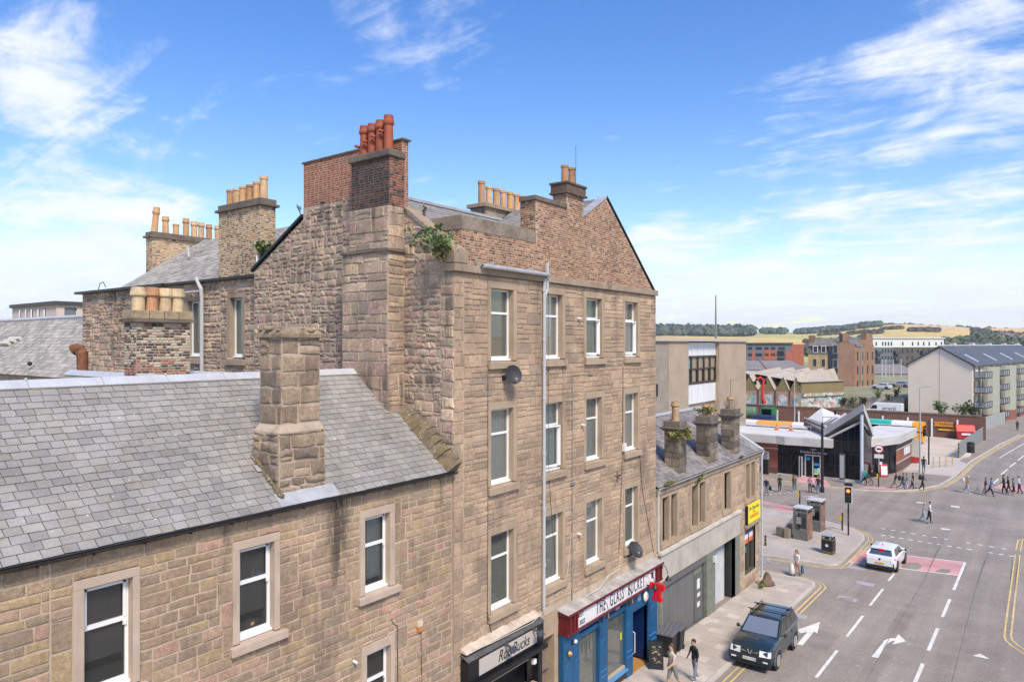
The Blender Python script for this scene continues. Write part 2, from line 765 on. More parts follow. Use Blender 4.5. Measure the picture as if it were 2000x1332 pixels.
def leaves(c, rad, n, size, rnd, mb, m=0, flatten=1., stems=None, droop=0., shell=0.):
    for _ in range(n):
        while True:
            p = V((rnd.uniform(-1, 1), rnd.uniform(-1, 1), rnd.uniform(-1, 1)))
            if shell < p.length < 1:
                break
        q = V(c) + V((p.x * rad[0], p.y * rad[1], p.z * rad[2]))
        s = size * rnd.uniform(.6, 1.5)
        a = V((rnd.uniform(-1, 1), rnd.uniform(-1, 1), rnd.uniform(-.6, .6) - droop)).normalized()
        b = a.cross(V((rnd.uniform(-1, 1), rnd.uniform(-1, 1), rnd.uniform(-1, 1)))).normalized() * s * .42
        a = a * s
        mb.add([q - a * .5, q + b, q + a * .5 + V((0, 0, -s * .12)), q - b], [(0, 1, 2), (0, 2, 3)], m)
# ---------------------------------------------------------------- shared materials
HOUSE_STONES = [(0.38, 0.267, 0.175), (0.332, 0.24, 0.161), (0.408, 0.291, 0.184), (0.351, 0.25, 0.157), (0.313, 0.226, 0.157), (0.427, 0.286, 0.193), (0.389, 0.276, 0.184), (0.427, 0.304, 0.175), (0.342, 0.254, 0.175), (0.446, 0.276, 0.198), (0.371, 0.262, 0.17)]
TEN_STONES = [(0.441, 0.314, 0.21), (0.392, 0.281, 0.191), (0.469, 0.337, 0.223), (0.417, 0.295, 0.195), (0.362, 0.262, 0.18), (0.49, 0.35, 0.231), (0.45, 0.324, 0.218), (0.426, 0.295, 0.199), (0.332, 0.248, 0.176), (0.469, 0.324, 0.218)]
RUB_STONES = [(0.399, 0.297, 0.213), (0.459, 0.331, 0.232), (0.339, 0.254, 0.185), (0.499, 0.35, 0.246), (0.419, 0.312, 0.222), (0.539, 0.392, 0.264), (0.36, 0.269, 0.199), (0.459, 0.302, 0.227), (0.559, 0.421, 0.284), (0.43, 0.326, 0.237), (0.299, 0.23, 0.175), (0.499, 0.326, 0.256), (0.469, 0.344, 0.246)]
m_hst = mat('house sandstone', (.3, .2, .15), .92, .26, .9, .34, 45, .7, 45, pieces=HOUSE_STONES, streak=.4, scol=(.10, .075, .055), mott=.27, soot=.36, ystain=[(11.25, .55, 5.2, 9.8, 1.3), (8.2, .3, 7.5, 9.9, .7), (14.9, .3, 7, 9.9, .8), (3.9, .35, 7.9, 9.6, .9)])
m_tst = mat('tenement sandstone', (.3, .2, .15), .92, .28, .7, .3, 42, .7, 40, pieces=TEN_STONES, streak=.5, scol=(.15, .115, .085), mott=.27, soot=.42, ystain=[(19.7, .35, 4, 15.8, .7), (22.6, .5, 12, 15.8, .5), (25.2, .4, 11, 15.8, .5)])
m_rst = mat('rubble sandstone', (.3, .2, .15), .95, .36, .9, .36, 30, 1, 22, pieces=RUB_STONES, streak=.7, scol=(.085, .07, .055), mott=.34, soot=.72)
m_mort = mat('lime mortar', (.50, .39, .28), .95, .25, 1.1, .2, 40, .5, 60, streak=.45, scol=(.14, .11, .08), ystain=[(11.25, .55, 5.2, 9.8, 1.3), (8.2, .3, 7.5, 9.9, .7), (14.9, .3, 7, 9.9, .8), (3.9, .35, 7.9, 9.6, .9)])
m_mort2 = mat('pale grey mortar', (.47, .37, .275), .95, .3, 1.1, .25, 40, .6, 40, streak=.6, scol=(.07, .06, .05))
m_dress = mat('dressed sandstone', (.48, .375, .285), .9, .16, 1.5, .15, 60, .25, 70, streak=.35, scol=(.14, .11, .085))
m_dress2 = mat('dark dressed sandstone', (.34, .26, .185), .9, .25, 1.5, .2, 50, .35, 60, streak=.6, scol=(.08, .065, .05))
m_chst = mat('weathered chimney stone', (.3, .2, .15), .95, .35, 1.3, .3, 40, .8, 30, pieces=[(0.26, 0.195, 0.135), (0.336, 0.249, 0.168), (0.21, 0.158, 0.115), (0.37, 0.274, 0.184), (0.294, 0.212, 0.148)], streak=.85, scol=(.075, .058, .045), mott=.3, soot=.5)
m_moss = mat('mossy mortar fillet', (.17, .13, .085), 1, .5, 3, .5, 25, 1, 14, moss=.6, mcol=(.19, .15, .05), spots=.5, spcol=(.5, .45, .36), spscale=18)
m_slate = mat('blue grey slate', (.2, .2, .2), .6, .26, .7, .2, 30, .3, 30, pieces=[(0.273, 0.253, 0.226), (0.303, 0.283, 0.253), (0.246, 0.229, 0.207), (0.319, 0.297, 0.261), (0.282, 0.256, 0.221), (0.298, 0.283, 0.259)], moss=.12, mcol=(.25, .21, .15), spots=-.15, spcol=(.7, .7, .66), spscale=11)
m_slate2 = mat('old weathered slate', (.2, .2, .2), .8, .3, .6, .25, 20, .3, 20, pieces=[(0.338, 0.305, 0.262), (0.405, 0.37, 0.317), (0.284, 0.26, 0.226), (0.459, 0.416, 0.354), (0.365, 0.325, 0.275)], moss=.25, mcol=(.24, .20, .12))
m_slate3 = mat('brown grey slate', (.2, .2, .2), .75, .3, .9, .2, 20, .2, 20, pieces=[(.215, .19, .175), (.25, .225, .21), (.18, .16, .15), (.27, .24, .22)], moss=.15, mcol=(.2, .17, .09))
m_under = mat('slate bedding', (.045, .042, .04), .9)
m_lead = mat('weathered lead', (.46, .46, .46), .5, .25, 2, .12, 20, metal=.25)
m_zinc = mat('pale zinc ridge', (.56, .56, .555), .45, .15, 1.5, .1, 20, metal=.2)
m_black = flat('black painted iron', (.018, .018, .02), .4)
m_gutter = mat('black gutter', (.03, .028, .027), .55, .4, 4, .3, 30)
m_white = flat('white window paint', (.80, .79, .77), .4)
m_cream = flat('cream window paint', (.74, .70, .62), .45)
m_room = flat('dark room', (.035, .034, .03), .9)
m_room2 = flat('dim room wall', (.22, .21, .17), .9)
m_glass = glass_mat('window glass', (.33, .34, .30), see=.62, refl=.36)
m_glassh = glass_mat('old window glass', (.10, .103, .095), see=.7, refl=.2)
m_glassd = glass_mat('dark window glass', (.01, .011, .012), see=.6)
m_curtw = mat('net curtain', (.74, .75, .70), .95, .1, 3, .1, 30)
m_curtg = mat('pale green curtain', (.58, .60, .47), .95, .15, 3, .1, 30)
m_curtr = mat('wine red curtain', (.17, .05, .05), .95)
m_plast = flat('grey plastic pipe', (.46, .455, .445), .5)
m_cable = flat('black cable', (.02, .02, .02), .6)
m_cablew = flat('cream cable', (.62, .57, .48), .6)
m_terra = mat('red terracotta', (.34, .085, .04), .7, .25, 3, .15, 20, streak=.6, scol=(.07, .03, .02))
m_terra2 = mat('tan terracotta', (.55, .31, .15), .8, .25, 3, .15, 20, pieces=[(.57, .33, .165), (.50, .285, .14), (.60, .39, .21), (.45, .24, .12)], streak=.7, scol=(.14, .09, .06))
m_terra3 = mat('pale buff fireclay', (.56, .40, .22), .8, .3, 3, .2, 20, pieces=[(.56, .40, .22), (.50, .27, .14), (.58, .44, .26), (.48, .25, .13)], streak=.7, scol=(.2, .13, .08))
BR_RED = [(.36, .12, .06), (.42, .15, .075), (.31, .10, .055), (.40, .17, .10), (.34, .13, .08)]
BR_MIX = [(0.291, 0.139, 0.0808), (0.407, 0.217, 0.128), (0.194, 0.0957, 0.0638), (0.485, 0.296, 0.178), (0.339, 0.165, 0.0935), (0.126, 0.074, 0.0595), (0.369, 0.191, 0.111), (0.262, 0.122, 0.0723), (0.446, 0.252, 0.145), (0.32, 0.148, 0.085)]
BR_BUFF = [(.60, .43, .25), (.55, .36, .19), (.64, .49, .30), (.50, .28, .14), (.30, .20, .13), (.52, .33, .18), (.20, .14, .10), (.57, .44, .29)]
BR_PIE = [(.56, .45, .30), (.60, .50, .35), (.10, .065, .05), (.50, .40, .26), (.14, .085, .06), (.53, .43, .29), (.26, .13, .08), (.08, .055, .045)]
m_brred = mat('red brick', (.3, .1, .05), .9, .2, 1.2, .25, 40, .4, 50, pieces=BR_RED, streak=.3, scol=(.05, .035, .03))
m_brsoot = mat('sooty brick', (.3, .1, .05), .95, .3, 1.2, .3, 40, .5, 50, pieces=[(.09, .06, .05), (.075, .055, .05), (.13, .075, .06), (.10, .07, .06), (.17, .08, .06), (.065, .05, .045)], streak=.6, scol=(.035, .03, .028))
m_brred2 = mat('dark red brick', (.3, .1, .05), .92, .2, 1.2, .3, 40, .5, 50, pieces=[(.30, .10, .06), (.10, .06, .05), (.36, .14, .08), (.22, .085, .055), (.38, .15, .09), (.08, .05, .045)])
m_brmix = mat('mixed brown brick', (.3, .1, .05), .92, .25, .9, .25, 40, .5, 50, pieces=BR_MIX, streak=.35, scol=(.07, .05, .04))
m_brbuff = mat('buff brick', (.3, .1, .05), .92, .25, .8, .25, 40, .4, 50, pieces=BR_BUFF, streak=.6, scol=(.09, .07, .055))
m_brpie = mat('cream and black brick', (.3, .1, .05), .92, .2, .9, .2, 40, .4, 50, pieces=BR_PIE)
m_brpie2 = mat('mixed red brick', (.3, .1, .05), .92, .2, .9, .2, 40, .4, 50, pieces=[(.32, .12, .07), (.40, .2, .12), (.09, .06, .05), (.36, .15, .09), (.5, .4, .28)])
m_cap = mat('sooty stone cap', (.17, .14, .11), .95, .4, 2, .35, 30, .7, 25, streak=.6, scol=(.05, .045, .04), moss=.12)
m_leaf = mat('leaf green', (.1, .15, .04), .7, pieces=[(0.115, 0.182, 0.054), (0.162, 0.223, 0.06), (0.0945, 0.149, 0.048), (0.203, 0.243, 0.072), (0.135, 0.176, 0.084)], var=.2)
m_leafy = mat('yellow green leaf', (.2, .2, .05), .7, pieces=[(.17, .19, .05), (.22, .22, .06), (.12, .15, .045), (.25, .20, .07)], var=.2)
m_stem = flat('plant stem', (.13, .10, .06), .9)
m_tree = mat('dark tree leaf', (.05, .08, .03), .8, pieces=[(.05, .08, .03), (.07, .10, .035), (.04, .065, .03), (.09, .115, .04)], var=.2)


def sash(bld, fr, u0, u1, v0, v1, recess=.2, bar=.36, fw=.06, label=None, curtain=None, sill=None, sur=None, m=None, msur=None, slide=False, tilt=False, room=None, gl_=None):
    """one window: the white frame is the part, its panes, sill, stone margin, curtain and the room behind are sub-parts. bar: transom below the head, share of height"""
    m = m or m_white
    msur = msur or m_dress
    f = MB()
    o0, o1 = -recess - .06, -recess
    f.fbox(fr, u0, u0 + fw, v0, v1, o0, o1).fbox(fr, u1 - fw, u1, v0, v1, o0, o1)
    f.fbox(fr, u0 + fw, u1 - fw, v1 - fw, v1, o0, o1).fbox(fr, u0 + fw, u1 - fw, v0, v0 + fw * 1.5, o0, o1)
    vb = v1 - (v1 - v0) * bar
    f.fbox(fr, u0 + fw, u1 - fw, vb - fw * .6, vb + fw * .6, o0, o1 + (.03 if slide else -.004))
    if slide:
        f.fbox(fr, u0 + fw, u0 + fw + .045, vb + .03, v1 - fw, o1 - .001, o1 + .03).fbox(fr, u1 - fw - .045, u1 - fw, vb + .03, v1 - fw, o1 - .001, o1 + .03)
        f.fbox(fr, u0 + fw, u1 - fw, v1 - fw - .045, v1 - fw, o1 - .001, o1 + .03)
        f.fbox(fr, u1 - fw - .05, u1 - fw + .01, vb - .12, vb - .02, o1, o1 + .04)
    f.fbox(fr, u0 - .02, u1 + .02, v0 - .05, v0 - .002, o0, o1 + .09)
    w = f.build('window', m, bld, label=label)
    for a, b, k in ((v0 + fw * 1.5, vb - fw * .6, 0), (vb + fw * .6, v1 - fw, 1)):
        MB().fquad(fr, u0 + fw, u1 - fw, a, b, o0 + .025).build('pane', gl_ or m_glass, w)
    if tilt:
        d = 0.10
        q = lambda u, v, o: fr.p(u, v, o1 + .01 + o)
        f2 = MB()
        a, b, c, e = u0 + fw * .7, u1 - fw * .7, v0 + fw * 1.5, vb - fw * .5
        for (x0, x1, y0, y1) in ((a, a + .05, c, e), (b - .05, b, c, e), (a, b, c, c + .06), (a, b, e - .05, e)):
            t = lambda v: d * (e - v) / (e - c) * 0 + d * (v - c) / (e - c) * .0
            f2.hexa([q(x0, y0, 0), q(x1, y0, d * (x1 - a) / (b - a)), q(x1, y1, d * (x1 - a) / (b - a)), q(x0, y1, 0)],
                    [q(x0, y0, .035), q(x1, y0, .035 + d * (x1 - a) / (b - a)), q(x1, y1, .035 + d * (x1 - a) / (b - a)), q(x0, y1, .035)])
        f2.build('open_sash', m, w)
    # room behind
    r = MB()
    dpt = o0 - 1.3
    x0, x1, y0, y1 = u0 - .25, u1 + .25, v0 - .1, v1 + .1
    r.fquad(fr, x0, x1, y0, y1, dpt)
    for a, b in (((x0, y0), (x1, y0)), ((x1, y0), (x1, y1)), ((x1, y1), (x0, y1)), ((x0, y1), (x0, y0))):
        r.poly(fr.p(*a, o0 - .06), fr.p(*b, o0 - .06), fr.p(*b, dpt), fr.p(*a, dpt))
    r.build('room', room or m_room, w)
    if curtain:
        for (a, b, c, d, mt) in curtain:
            mb = MB()
            n = 14
            cols = []
            for i in range(n + 1):
                t = i / n
                cols.append((u0 + (u1 - u0) * (a + (b - a) * t), o0 - .10 + .035 * math.sin(i * 2.3 + a * 9)))
            for (ua, oa), (ub, ob) in zip(cols, cols[1:]):
                mb.poly(fr.p(ua, v0 + (v1 - v0) * c, oa), fr.p(ub, v0 + (v1 - v0) * c, ob), fr.p(ub, v0 + (v1 - v0) * d, ob), fr.p(ua, v0 + (v1 - v0) * d, oa))
            mb.build('curtain', mt, w)
    if sur:
        a, b, c, d = sur          # outer margin rect: jambs and lintel
        oi = o0 + .01
        s_ = MB()
        s_.fbox(fr, a, u0, v0 - .05, v1 + .004, oi, .028).build('window_jamb', msur, w, bevel=.008)
        MB().fbox(fr, u1, b, v0 - .05, v1 + .004, oi, .028).build('window_jamb', msur, w, bevel=.008)
        MB().fbox(fr, a, b, v1 + .006, d, oi, .03).build('lintel', msur, w, bevel=.008)
    if sill:
        a, b, c, d = sill
        q = MB()
        q.add([fr.p(a, c, o0), fr.p(b, c, o0), fr.p(b, c, .13), fr.p(a, c, .13), fr.p(a, d, o0), fr.p(b, d, o0), fr.p(b, d - .03, .13), fr.p(a, d - .03, .13)],
              [(0, 1, 2, 3), (4, 7, 6, 5), (0, 3, 7, 4), (1, 5, 6, 2), (3, 2, 6, 7), (0, 4, 5, 1)])
        q.build('sill', msur, w, bevel=.008)
    return w


# ================================================================ front terraced house with the slate roof
hr = random.Random(11)
house = thing('terraced_house', 'two storey brown stone house with big grey slate roof in the foreground', 'house', (-13.85, 8, 0))
fh = FX(-13.85)
HW = [  # outer margin, opening, sill
    ((5.34, 6.50, 6.9, 9.26), (5.52, 6.37, 7.12, 9.08), (5.24, 6.62, 6.86, 7.06)),
    ((8.44, 9.60, 6.9, 9.26), (8.60, 9.46, 7.12, 9.07), (8.36, 9.76, 6.85, 7.06)),
    ((11.95, 13.14, 6.92, 9.27), (12.11, 12.97, 7.16, 9.06), (11.86, 13.28, 6.91, 7.11)),
    ((12.0, 13.14, 3.4, 5.80), (12.17, 13.0, 3.62, 5.56), (11.9, 13.28, 3.35, 3.55)),
    ((5.34, 6.50, 3.4, 5.80), (5.52, 6.37, 3.62, 5.56), (5.24, 6.62, 3.35, 3.55))]
holes = [(h[0][0], h[0][1], h[2][2], h[0][3]) for h in HW]
mb = MB()
wall_panels(mb, fh, 1.5, 15.44, -1.2, 9.74, holes)
mb.poly((-13.85, 1.5, -1.2), (-21, 1.5, -1.2), (-21, 1.5, 9.7), (-17.4, 1.5, 12.5), (-13.85, 1.5, 9.7))
mb.poly((-21, 1.5, -1.2), (-21, 15.4, -1.2), (-21, 15.4, 9.7), (-21, 1.5, 9.7))
hwall = mb.build('front_wall', m_mort, house)
# some tall jamb blocks beside the windows
big = []
for h in holes[:4]:
    for sd in (0, 1):
        v = h[2] + .1
        while v < h[3] - .4:
            hh = hr.uniform(.42, .62)
            if hr.random() < .55:
                w = hr.uniform(.22, .5)
                big.append((h[0] - w, h[0], v, v + hh) if sd == 0 else (h[1], h[1] + w, v, v + hh))
            v += hh
st = [s for s in lay(1.5, 15.42, 2.4, 9.7, (.15, .27), (.30, .72), hr, holes + big)] + big
emit_pieces([stone_geo(fh, s, hr, .026, (.010, .026), .010, True, 1.25) for s in st], m_hst, hwall, 'stone', 300, 'small_stones')
for i, (a, b, c) in enumerate(HW[:4]):
    cur = [None, None, [(0, .38, 0, 1, m_curtr), (.3, .95, .1, 1, m_curtw)], None][i]
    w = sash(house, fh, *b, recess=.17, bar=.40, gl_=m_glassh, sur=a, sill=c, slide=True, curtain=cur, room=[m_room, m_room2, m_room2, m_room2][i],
             label=['large dark sash window nearest the camera', 'sash window with small pink and blue bottles on its meeting rail', 'sash window with red curtain and tied white net', 'lower floor sash window cut by the picture edge'][i] if i < 4 else None)
    if i == 1:
        q = MB()
        for k, (uu, hh, cc) in enumerate(((8.68, .12, 0), (8.76, .07, 0), (9.1, .17, 1), (9.2, .1, 2), (9.28, .09, 2))):
            q.lathe(fh.p(uu, 8.33, -.27), [(.03, 0), (.03, hh * .6), (.012, hh * .75), (.012, hh)], 8, cc)
        q.build('toiletries', [flat('pale pink plastic', (.7, .45, .5)), flat('lilac plastic', (.45, .3, .6)), flat('blue plastic', (.1, .3, .6))], w)
        MB().ball(fh.p(9.05, 7.3, -.35), .16, 6, 0, sz=.8).build('basket', flat('tan wicker', (.35, .22, .1), .9), w)
# small fittings on the wall
mb = MB()
for pts, r in (([onX(762, 1195, -13.83), onX(766, 1215, -13.83), onX(776, 1222, -13.83), onX(777, 1332, -13.83)], .012), ([onX(822, 1232, -13.83), onX(824, 1332, -13.83)], .009)):
    mb.tube(pts, r, 6)
mb.build('wall_cable', m_cable, house)
al = MB()
p = onX(818, 1222, -13.83)
al.fbox(fh, p.y - .09, p.y + .09, p.z + .0, p.z + .14, .02, .1, 0).fbox(fh, p.y - .08, p.y + .08, p.z - .14, p.z - .0, .02, .09, 1)
al.build('alarm_box', [flat('cream plastic', (.6, .5, .38)), flat('orange plastic', (.55, .2, .04))], house)
p = onX(690, 1290, -13.83)
MB().tube([p, p + V((.12, .02, -.03))], .035, 8).build('overflow_pipe', m_white, house)
# roof
ev, rg = V((-13.70, 0, 9.80)), V((-17.4, 0, 12.66))
sl_ = (rg - ev)
SLN = sl_.length
fr_h = F(ev, (0, 1, 0), V((-sl_.z, 0, sl_.x)).normalized() * -1, sl_.normalized())
mb = MB()
mb.fquad(fr_h, 1.3, 15.43, 0, SLN, -.005)
mb.poly((-17.4, 1.3, 12.63), (-17.4, 15.43, 12.63), (-21.1, 15.43, 9.78), (-21.1, 1.3, 9.78))
hroof = mb.build('roof', m_under, house)
CHF = (9.62, 11.1, .35, 1.75)     # chimney foot in roof coordinates
emit_pieces(slate_geos(fr_h, 1.3, 15.36, .02, SLN - .03, .285, .2, hr, lift=.026, wj=.2, gap=.006, inside=lambda u, v: not (9.72 < u < 11.02 and .1 < v < 1.75)), m_slate, hroof, 'slate', 300, 'slates')
mb = MB()
y = 1.3
k = 0
while y < 15.4:
    y2 = min(y + 1.5, 15.42)
    for sd in (1, -1):
        e0, e1 = V((-17.4, 0, 12.72)), V((-17.4 + sd * .19, 0, 12.56))
        mb.hexa([(e0.x, y, e0.z), (e0.x, y2 - .01, e0.z), (e1.x, y2 - .01, e1.z), (e1.x, y, e1.z)], [(e0.x, y, e0.z + .02), (e0.x, y2 - .01, e0.z + .02), (e1.x, y2 - .01, e1.z + .02), (e1.x, y, e1.z + .02)])
    mb.tube([(-17.4, y2 - .03, 12.745), (-17.4, y2 + .01, 12.75)], .03, 6)
    mb.build('ridge_cap', m_zinc, hroof)
    mb = MB()
    y = y2
mb = MB()
n = 8
for k in range(n):
    a0, a1 = math.pi * (1 + k / n), math.pi * (1 + (k + 1) / n)
    q = lambda a, yy, r: (-13.68 + r * math.cos(a), yy, 9.80 + r * math.sin(a))
    mb.poly(q(a0, 1.3, .075), q(a1, 1.3, .075), q(a1, 15.42, .075), q(a0, 15.42, .075))
    mb.poly(q(a0, 1.3, .068), q(a1, 1.3, .068), q(a1, 15.42, .068), q(a0, 15.42, .068))
for yy in [2 + i * .9 for i in range(15)]:
    mb.box(-13.84, -13.6, yy, yy + .03, 9.705, 9.72)
mb.build('gutter', m_gutter, house)
# verge fillet against the tall gable, thick and mossy low down
mb = MB()
ft = MB()
n = 34
for k in range(n):
    t0, t1 = k / n, (k + 1) / n
    v0, v1 = SLN * t0, SLN * t1
    thick = .30 if t0 < .53 else .07
    hgt = .34 if t0 < .53 else .10
    wv = thick * hr.uniform(.8, 1.1)
    hv = hgt * hr.uniform(.75, 1.1)
    o = .015
    a = [fr_h.p(15.45 - wv - .12, v0, o), fr_h.p(15.45, v0, o), fr_h.p(15.45, v0, hv + .06), fr_h.p(15.45 - wv * .62, v0, hv)]
    b = [fr_h.p(15.45 - wv - .12, v1, o), fr_h.p(15.45, v1, o), fr_h.p(15.45, v1, hv + .06), fr_h.p(15.45 - wv * .62, v1, hv)]
    mb.hexa(a, b)
mb.build('verge_fillet', m_moss, house)
# big stone chimney
ch = MB()
m_ = 0
bx = (-15.05, -14.05, 9.72, 11.02)
ch.box(bx[0], bx[1], bx[2], bx[3], 9.9, 11.45)
ch.hexa([(bx[0], bx[2], 11.45), (bx[1], bx[2], 11.45), (bx[1], bx[3], 11.45), (bx[0], bx[3], 11.45)], [(-15.0, 9.86, 11.62), (-14.14, 9.86, 11.62), (-14.14, 10.93, 11.62), (-15.0, 10.93, 11.62)])
ch.box(-15.0, -14.14, 9.86, 10.93, 11.62, 13.66)
chim = ch.build('chimney', m_mort2, house, label='pot-less weathered stone chimney with mossy domed top')
g = []
for fr, a, b in ((FX(bx[1]), bx[2], bx[3]), (FY(bx[2]), bx[0], bx[1])):
    g += [stone_geo(fr, s, hr, .03, (.012, .05), .03, True, 1.5, bev=.03) for s in lay(a, b, 9.92, 11.45, (.2, .42), (.3, .75), hr, split=.3)]
for fr, a, b in ((FX(-14.14), 9.86, 10.93), (FY(9.86), -15.0, -14.14)):
    g += [stone_geo(fr, s, hr, .03, (.010, .045), .028, True, 1.5, bev=.03) for s in lay(a, b, 11.62, 13.64, (.28, .48), (.35, .8), hr, split=.15)]
emit_pieces(g, m_chst, chim, 'stone', 200)
c2 = MB()
c2.box(-15.08, -14.05, 9.78, 11.01, 13.66, 13.74)
c2.hexa([(-15.06, 9.80, 13.74), (-14.07, 9.80, 13.74), (-14.07, 10.99, 13.74), (-15.06, 10.99, 13.74)], [(-14.92, 9.95, 13.92), (-14.2, 9.95, 13.92), (-14.2, 10.85, 13.92), (-14.92, 10.85, 13.92)])
for k in range(60):
    c2.ball((hr.uniform(-15.02, -14.1), hr.uniform(9.84, 10.96), hr.uniform(13.74, 13.88)), hr.uniform(.05, .15), 5, sz=.5)
c2.build('chimney_cap', mat('mossy chimney cap', (.30, .225, .15), .95, .5, 4, .4, 20, 1, 18, moss=.45, mcol=(.15, .14, .05), streak=.5), chim)
fl = MB()
fl.fquad(fr_h, 9.55, 11.22, .02, .42, .035)
fl.build('lead_apron', m_lead, chim)
fl = MB()
fl.fquad(fr_h, 9.52, 9.68, 1.15, 1.36, .05)
fl.fquad(fr_h, 9.60, 9.74, 1.5, 1.68, .07)
fl.build('lead_soaker', m_lead, chim)
mb = MB()
for k in range(40):
    v = .3 + k * .036
    mb.ball(fr_h.p(9.69 + hr.uniform(-.03, .03), v, .03 + hr.uniform(0, .05)), hr.uniform(.04, .08), 4)
mb.build('mortar_fillet', m_moss, chim)

# rear wings with their own ridges, and the row chimney between them
wing = thing('rear_wing', 'low slated rear wings with pale zinc ridges behind the front roof', 'house wing', (-21, 10, 0))
mb = MB()
for yr, x0, x1, hs in ((9.42, -24.6, -17.5, 1.0), (11.35, -22.4, -17.5, .9)):
    zr = 12.64
    for sd in (-1, 1):
        mb.poly((x0, yr, zr), (x1, yr, zr), (x1, yr + sd * hs * 1.9, zr - hs * 1.45), (x0, yr + sd * hs * 1.9, zr - hs * 1.45))
    mb.poly((x0, yr - hs * 1.9, zr - hs * 1.45), (x0, yr + hs * 1.9, zr - hs * 1.45), (x0, yr, zr))
mb.box(-24.5, -17.5, 7.6, 13.0, 5, 11.1, 1)
wr = mb.build('roof', [m_under, m_mort2], wing)
for yr, x0, x1, hs in ((9.42, -24.6, -17.5, 1.0), (11.35, -22.4, -17.5, .9)):
    vv = V((0, 1.9, 1.45)).normalized()
    fr = F((0, yr - hs * 1.9, 12.64 - hs * 1.45), (1, 0, 0), (0, -vv.z, vv.y), vv)
    emit_pieces(slate_geos(fr, x0, x1, .05, hs * 2.36, .28, .2, hr), m_slate, wr, 'slate', 60, 'slates')
    x = x0
    while x < x1 - .2:
        x2 = min(x + 1.25, x1)
        b = MB()
        for sd in (1, -1):
            b.hexa([(x, yr, 12.67), (x2 - .02, yr, 12.67), (x2 - .02, yr + sd * .2, 12.53), (x, yr + sd * .2, 12.53)], [(x, yr, 12.69), (x2 - .02, yr, 12.69), (x2 - .02, yr + sd * .2, 12.55), (x, yr + sd * .2, 12.55)])
        b.build('ridge_cap', m_zinc, wr)
        x = x2
MB().tube([at(281, 735, 21), at(281, 713, 21)], .085, 10).build('vent_pipe', m_white, wing)
c = MB()
c.box(-20.7, -20.0, 9.3, 10.84, 11.6, 14.12)
rch = c.build('chimney', mat('grey brick joint', (.34, .30, .25), .95), wing, label='low chimney of cream and black bricks with four wide pots')
g1, g2 = [], []
for fr, a, b in ((FX(-20.0), 9.3, 10.84), (FY(9.3), -20.7, -20.0)):
    for s in lay(a, b, 11.7, 14.1, (.074, .078), (.1, .23), hr):
        (g1 if s[2] > 12.95 + .1 * math.sin(s[0] * 7) else g2).append(stone_geo(fr, s, hr, .014, (.006, .012), .003))
emit_pieces(g1, m_brpie, rch, 'brick', 200)
emit_pieces(g2, m_brpie2, rch, 'red_brick', 100)
c = MB()
c.box(-20.82, -19.88, 9.2, 10.94, 14.12, 14.2)
c.build('cap_ledge', m_cap, rch)
for k in range(4):
    a = 9.25 + k * .42
    MB().box(-20.74, -19.96, a, a + .40, 14.2, 14.44).build('cap_block', mat('mossy cap block', (.36, .27, .17), .95, .4, 3, .3, 25, .6, 20, moss=.3, mcol=(.2, .19, .06)), rch, bevel=.02)
for k in range(4):
    b = MB()
    pot(b, (-20.35, 9.52 + k * .375, 14.42), .68 + hr.uniform(-.03, .03), .185, 2)
    b.build('chimney_pot', m_terra3, rch, smooth=False)
# ================================================================ the tall corner tenement
tr = random.Random(23)
ten = thing('tenement', 'four storey sandstone tenement with bare rubble gable and brick attic', 'tenement', (-13.8, 22, 0))
m_tdress = mat('tenement window margin', (.40, .30, .205), .9, .2, 1.2, .18, 50, .3, 60, streak=.4, scol=(.1, .08, .06))
ft_ = FX(-13.8)
COLS = [(17.17, 18.34), (20.08, 21.26), (22.89, 24.06), (25.97, 27.10)]
ROWS = [(13.02, 15.24), (9.10, 11.44), (5.16, 7.52)]
WN = []
for ci, (a, b) in enumerate(COLS):
    for ri, (c, d) in enumerate(ROWS):
        WN.append((ci, ri, (a - .16, b + .18, c - .05, d + .24), (a, b, c, d), (a - .16, b + .2, c - .30, c - .06)))
holes = [(w[2][0], w[2][1], w[4][2], w[2][3]) for w in WN]
shops = [(15.8, 20.95, -1.5, 4.12), (21.0, 28.6, -1.5, 3.6)]
mb = MB()
wall_panels(mb, ft_, 15.46, 28.85, -1.5, 15.62, holes + shops)
mb.poly((-13.8, 28.85, -1.5), (-23.9, 28.85, -1.5), (-23.9, 28.85, 16), (-18.6, 28.85, 18.7), (-13.8, 28.85, 15.6))
mb.poly((-23.9, 15.46, -1.5), (-23.9, 28.85, -1.5), (-23.9, 28.85, 16), (-23.9, 15.46, 16))
fwall = mb.build('street_wall', m_mort, ten)
st = lay(15.78, 28.83, 4.15, 15.62, (.30, .40), (.45, .95), tr, holes + [(15.8, 28.7, -2, 4.4)], split=.62)
q = []
v = 3.0
k = 0
while v < 15.6:     # corner quoins
    h = min(tr.uniform(.28, .42), 15.62 - v)
    w = .42 if k % 2 else .30
    q.append((15.45, 15.45 + w, v, v + h))
    v += h
    k += 1
st = [(max(s[0], 15.46 + .44), s[1], s[2], s[3]) for s in st if s[1] > 15.95] + [(s[1], 15.89, s[2], s[3]) for s in q if s[1] < 15.8] + q
emit_pieces([stone_geo(ft_, s, tr, .016, (.016, .034), .006, False, 1.2) for s in st], m_tst, fwall, 'stone', 300, 'small_stones')
cr = MB()
cr.fbox(ft_, 15.36, 28.87, 15.63, 15.86, -.3, .13)
cr.build('cornice', m_dress2, ten, bevel=.02)
m_glass2 = glass_mat('greenish glass', (.28, .31, .26), see=.7, refl=.22)
m_glass3 = glass_mat('bright reflecting glass', (.36, .37, .34), see=.5, refl=.5)
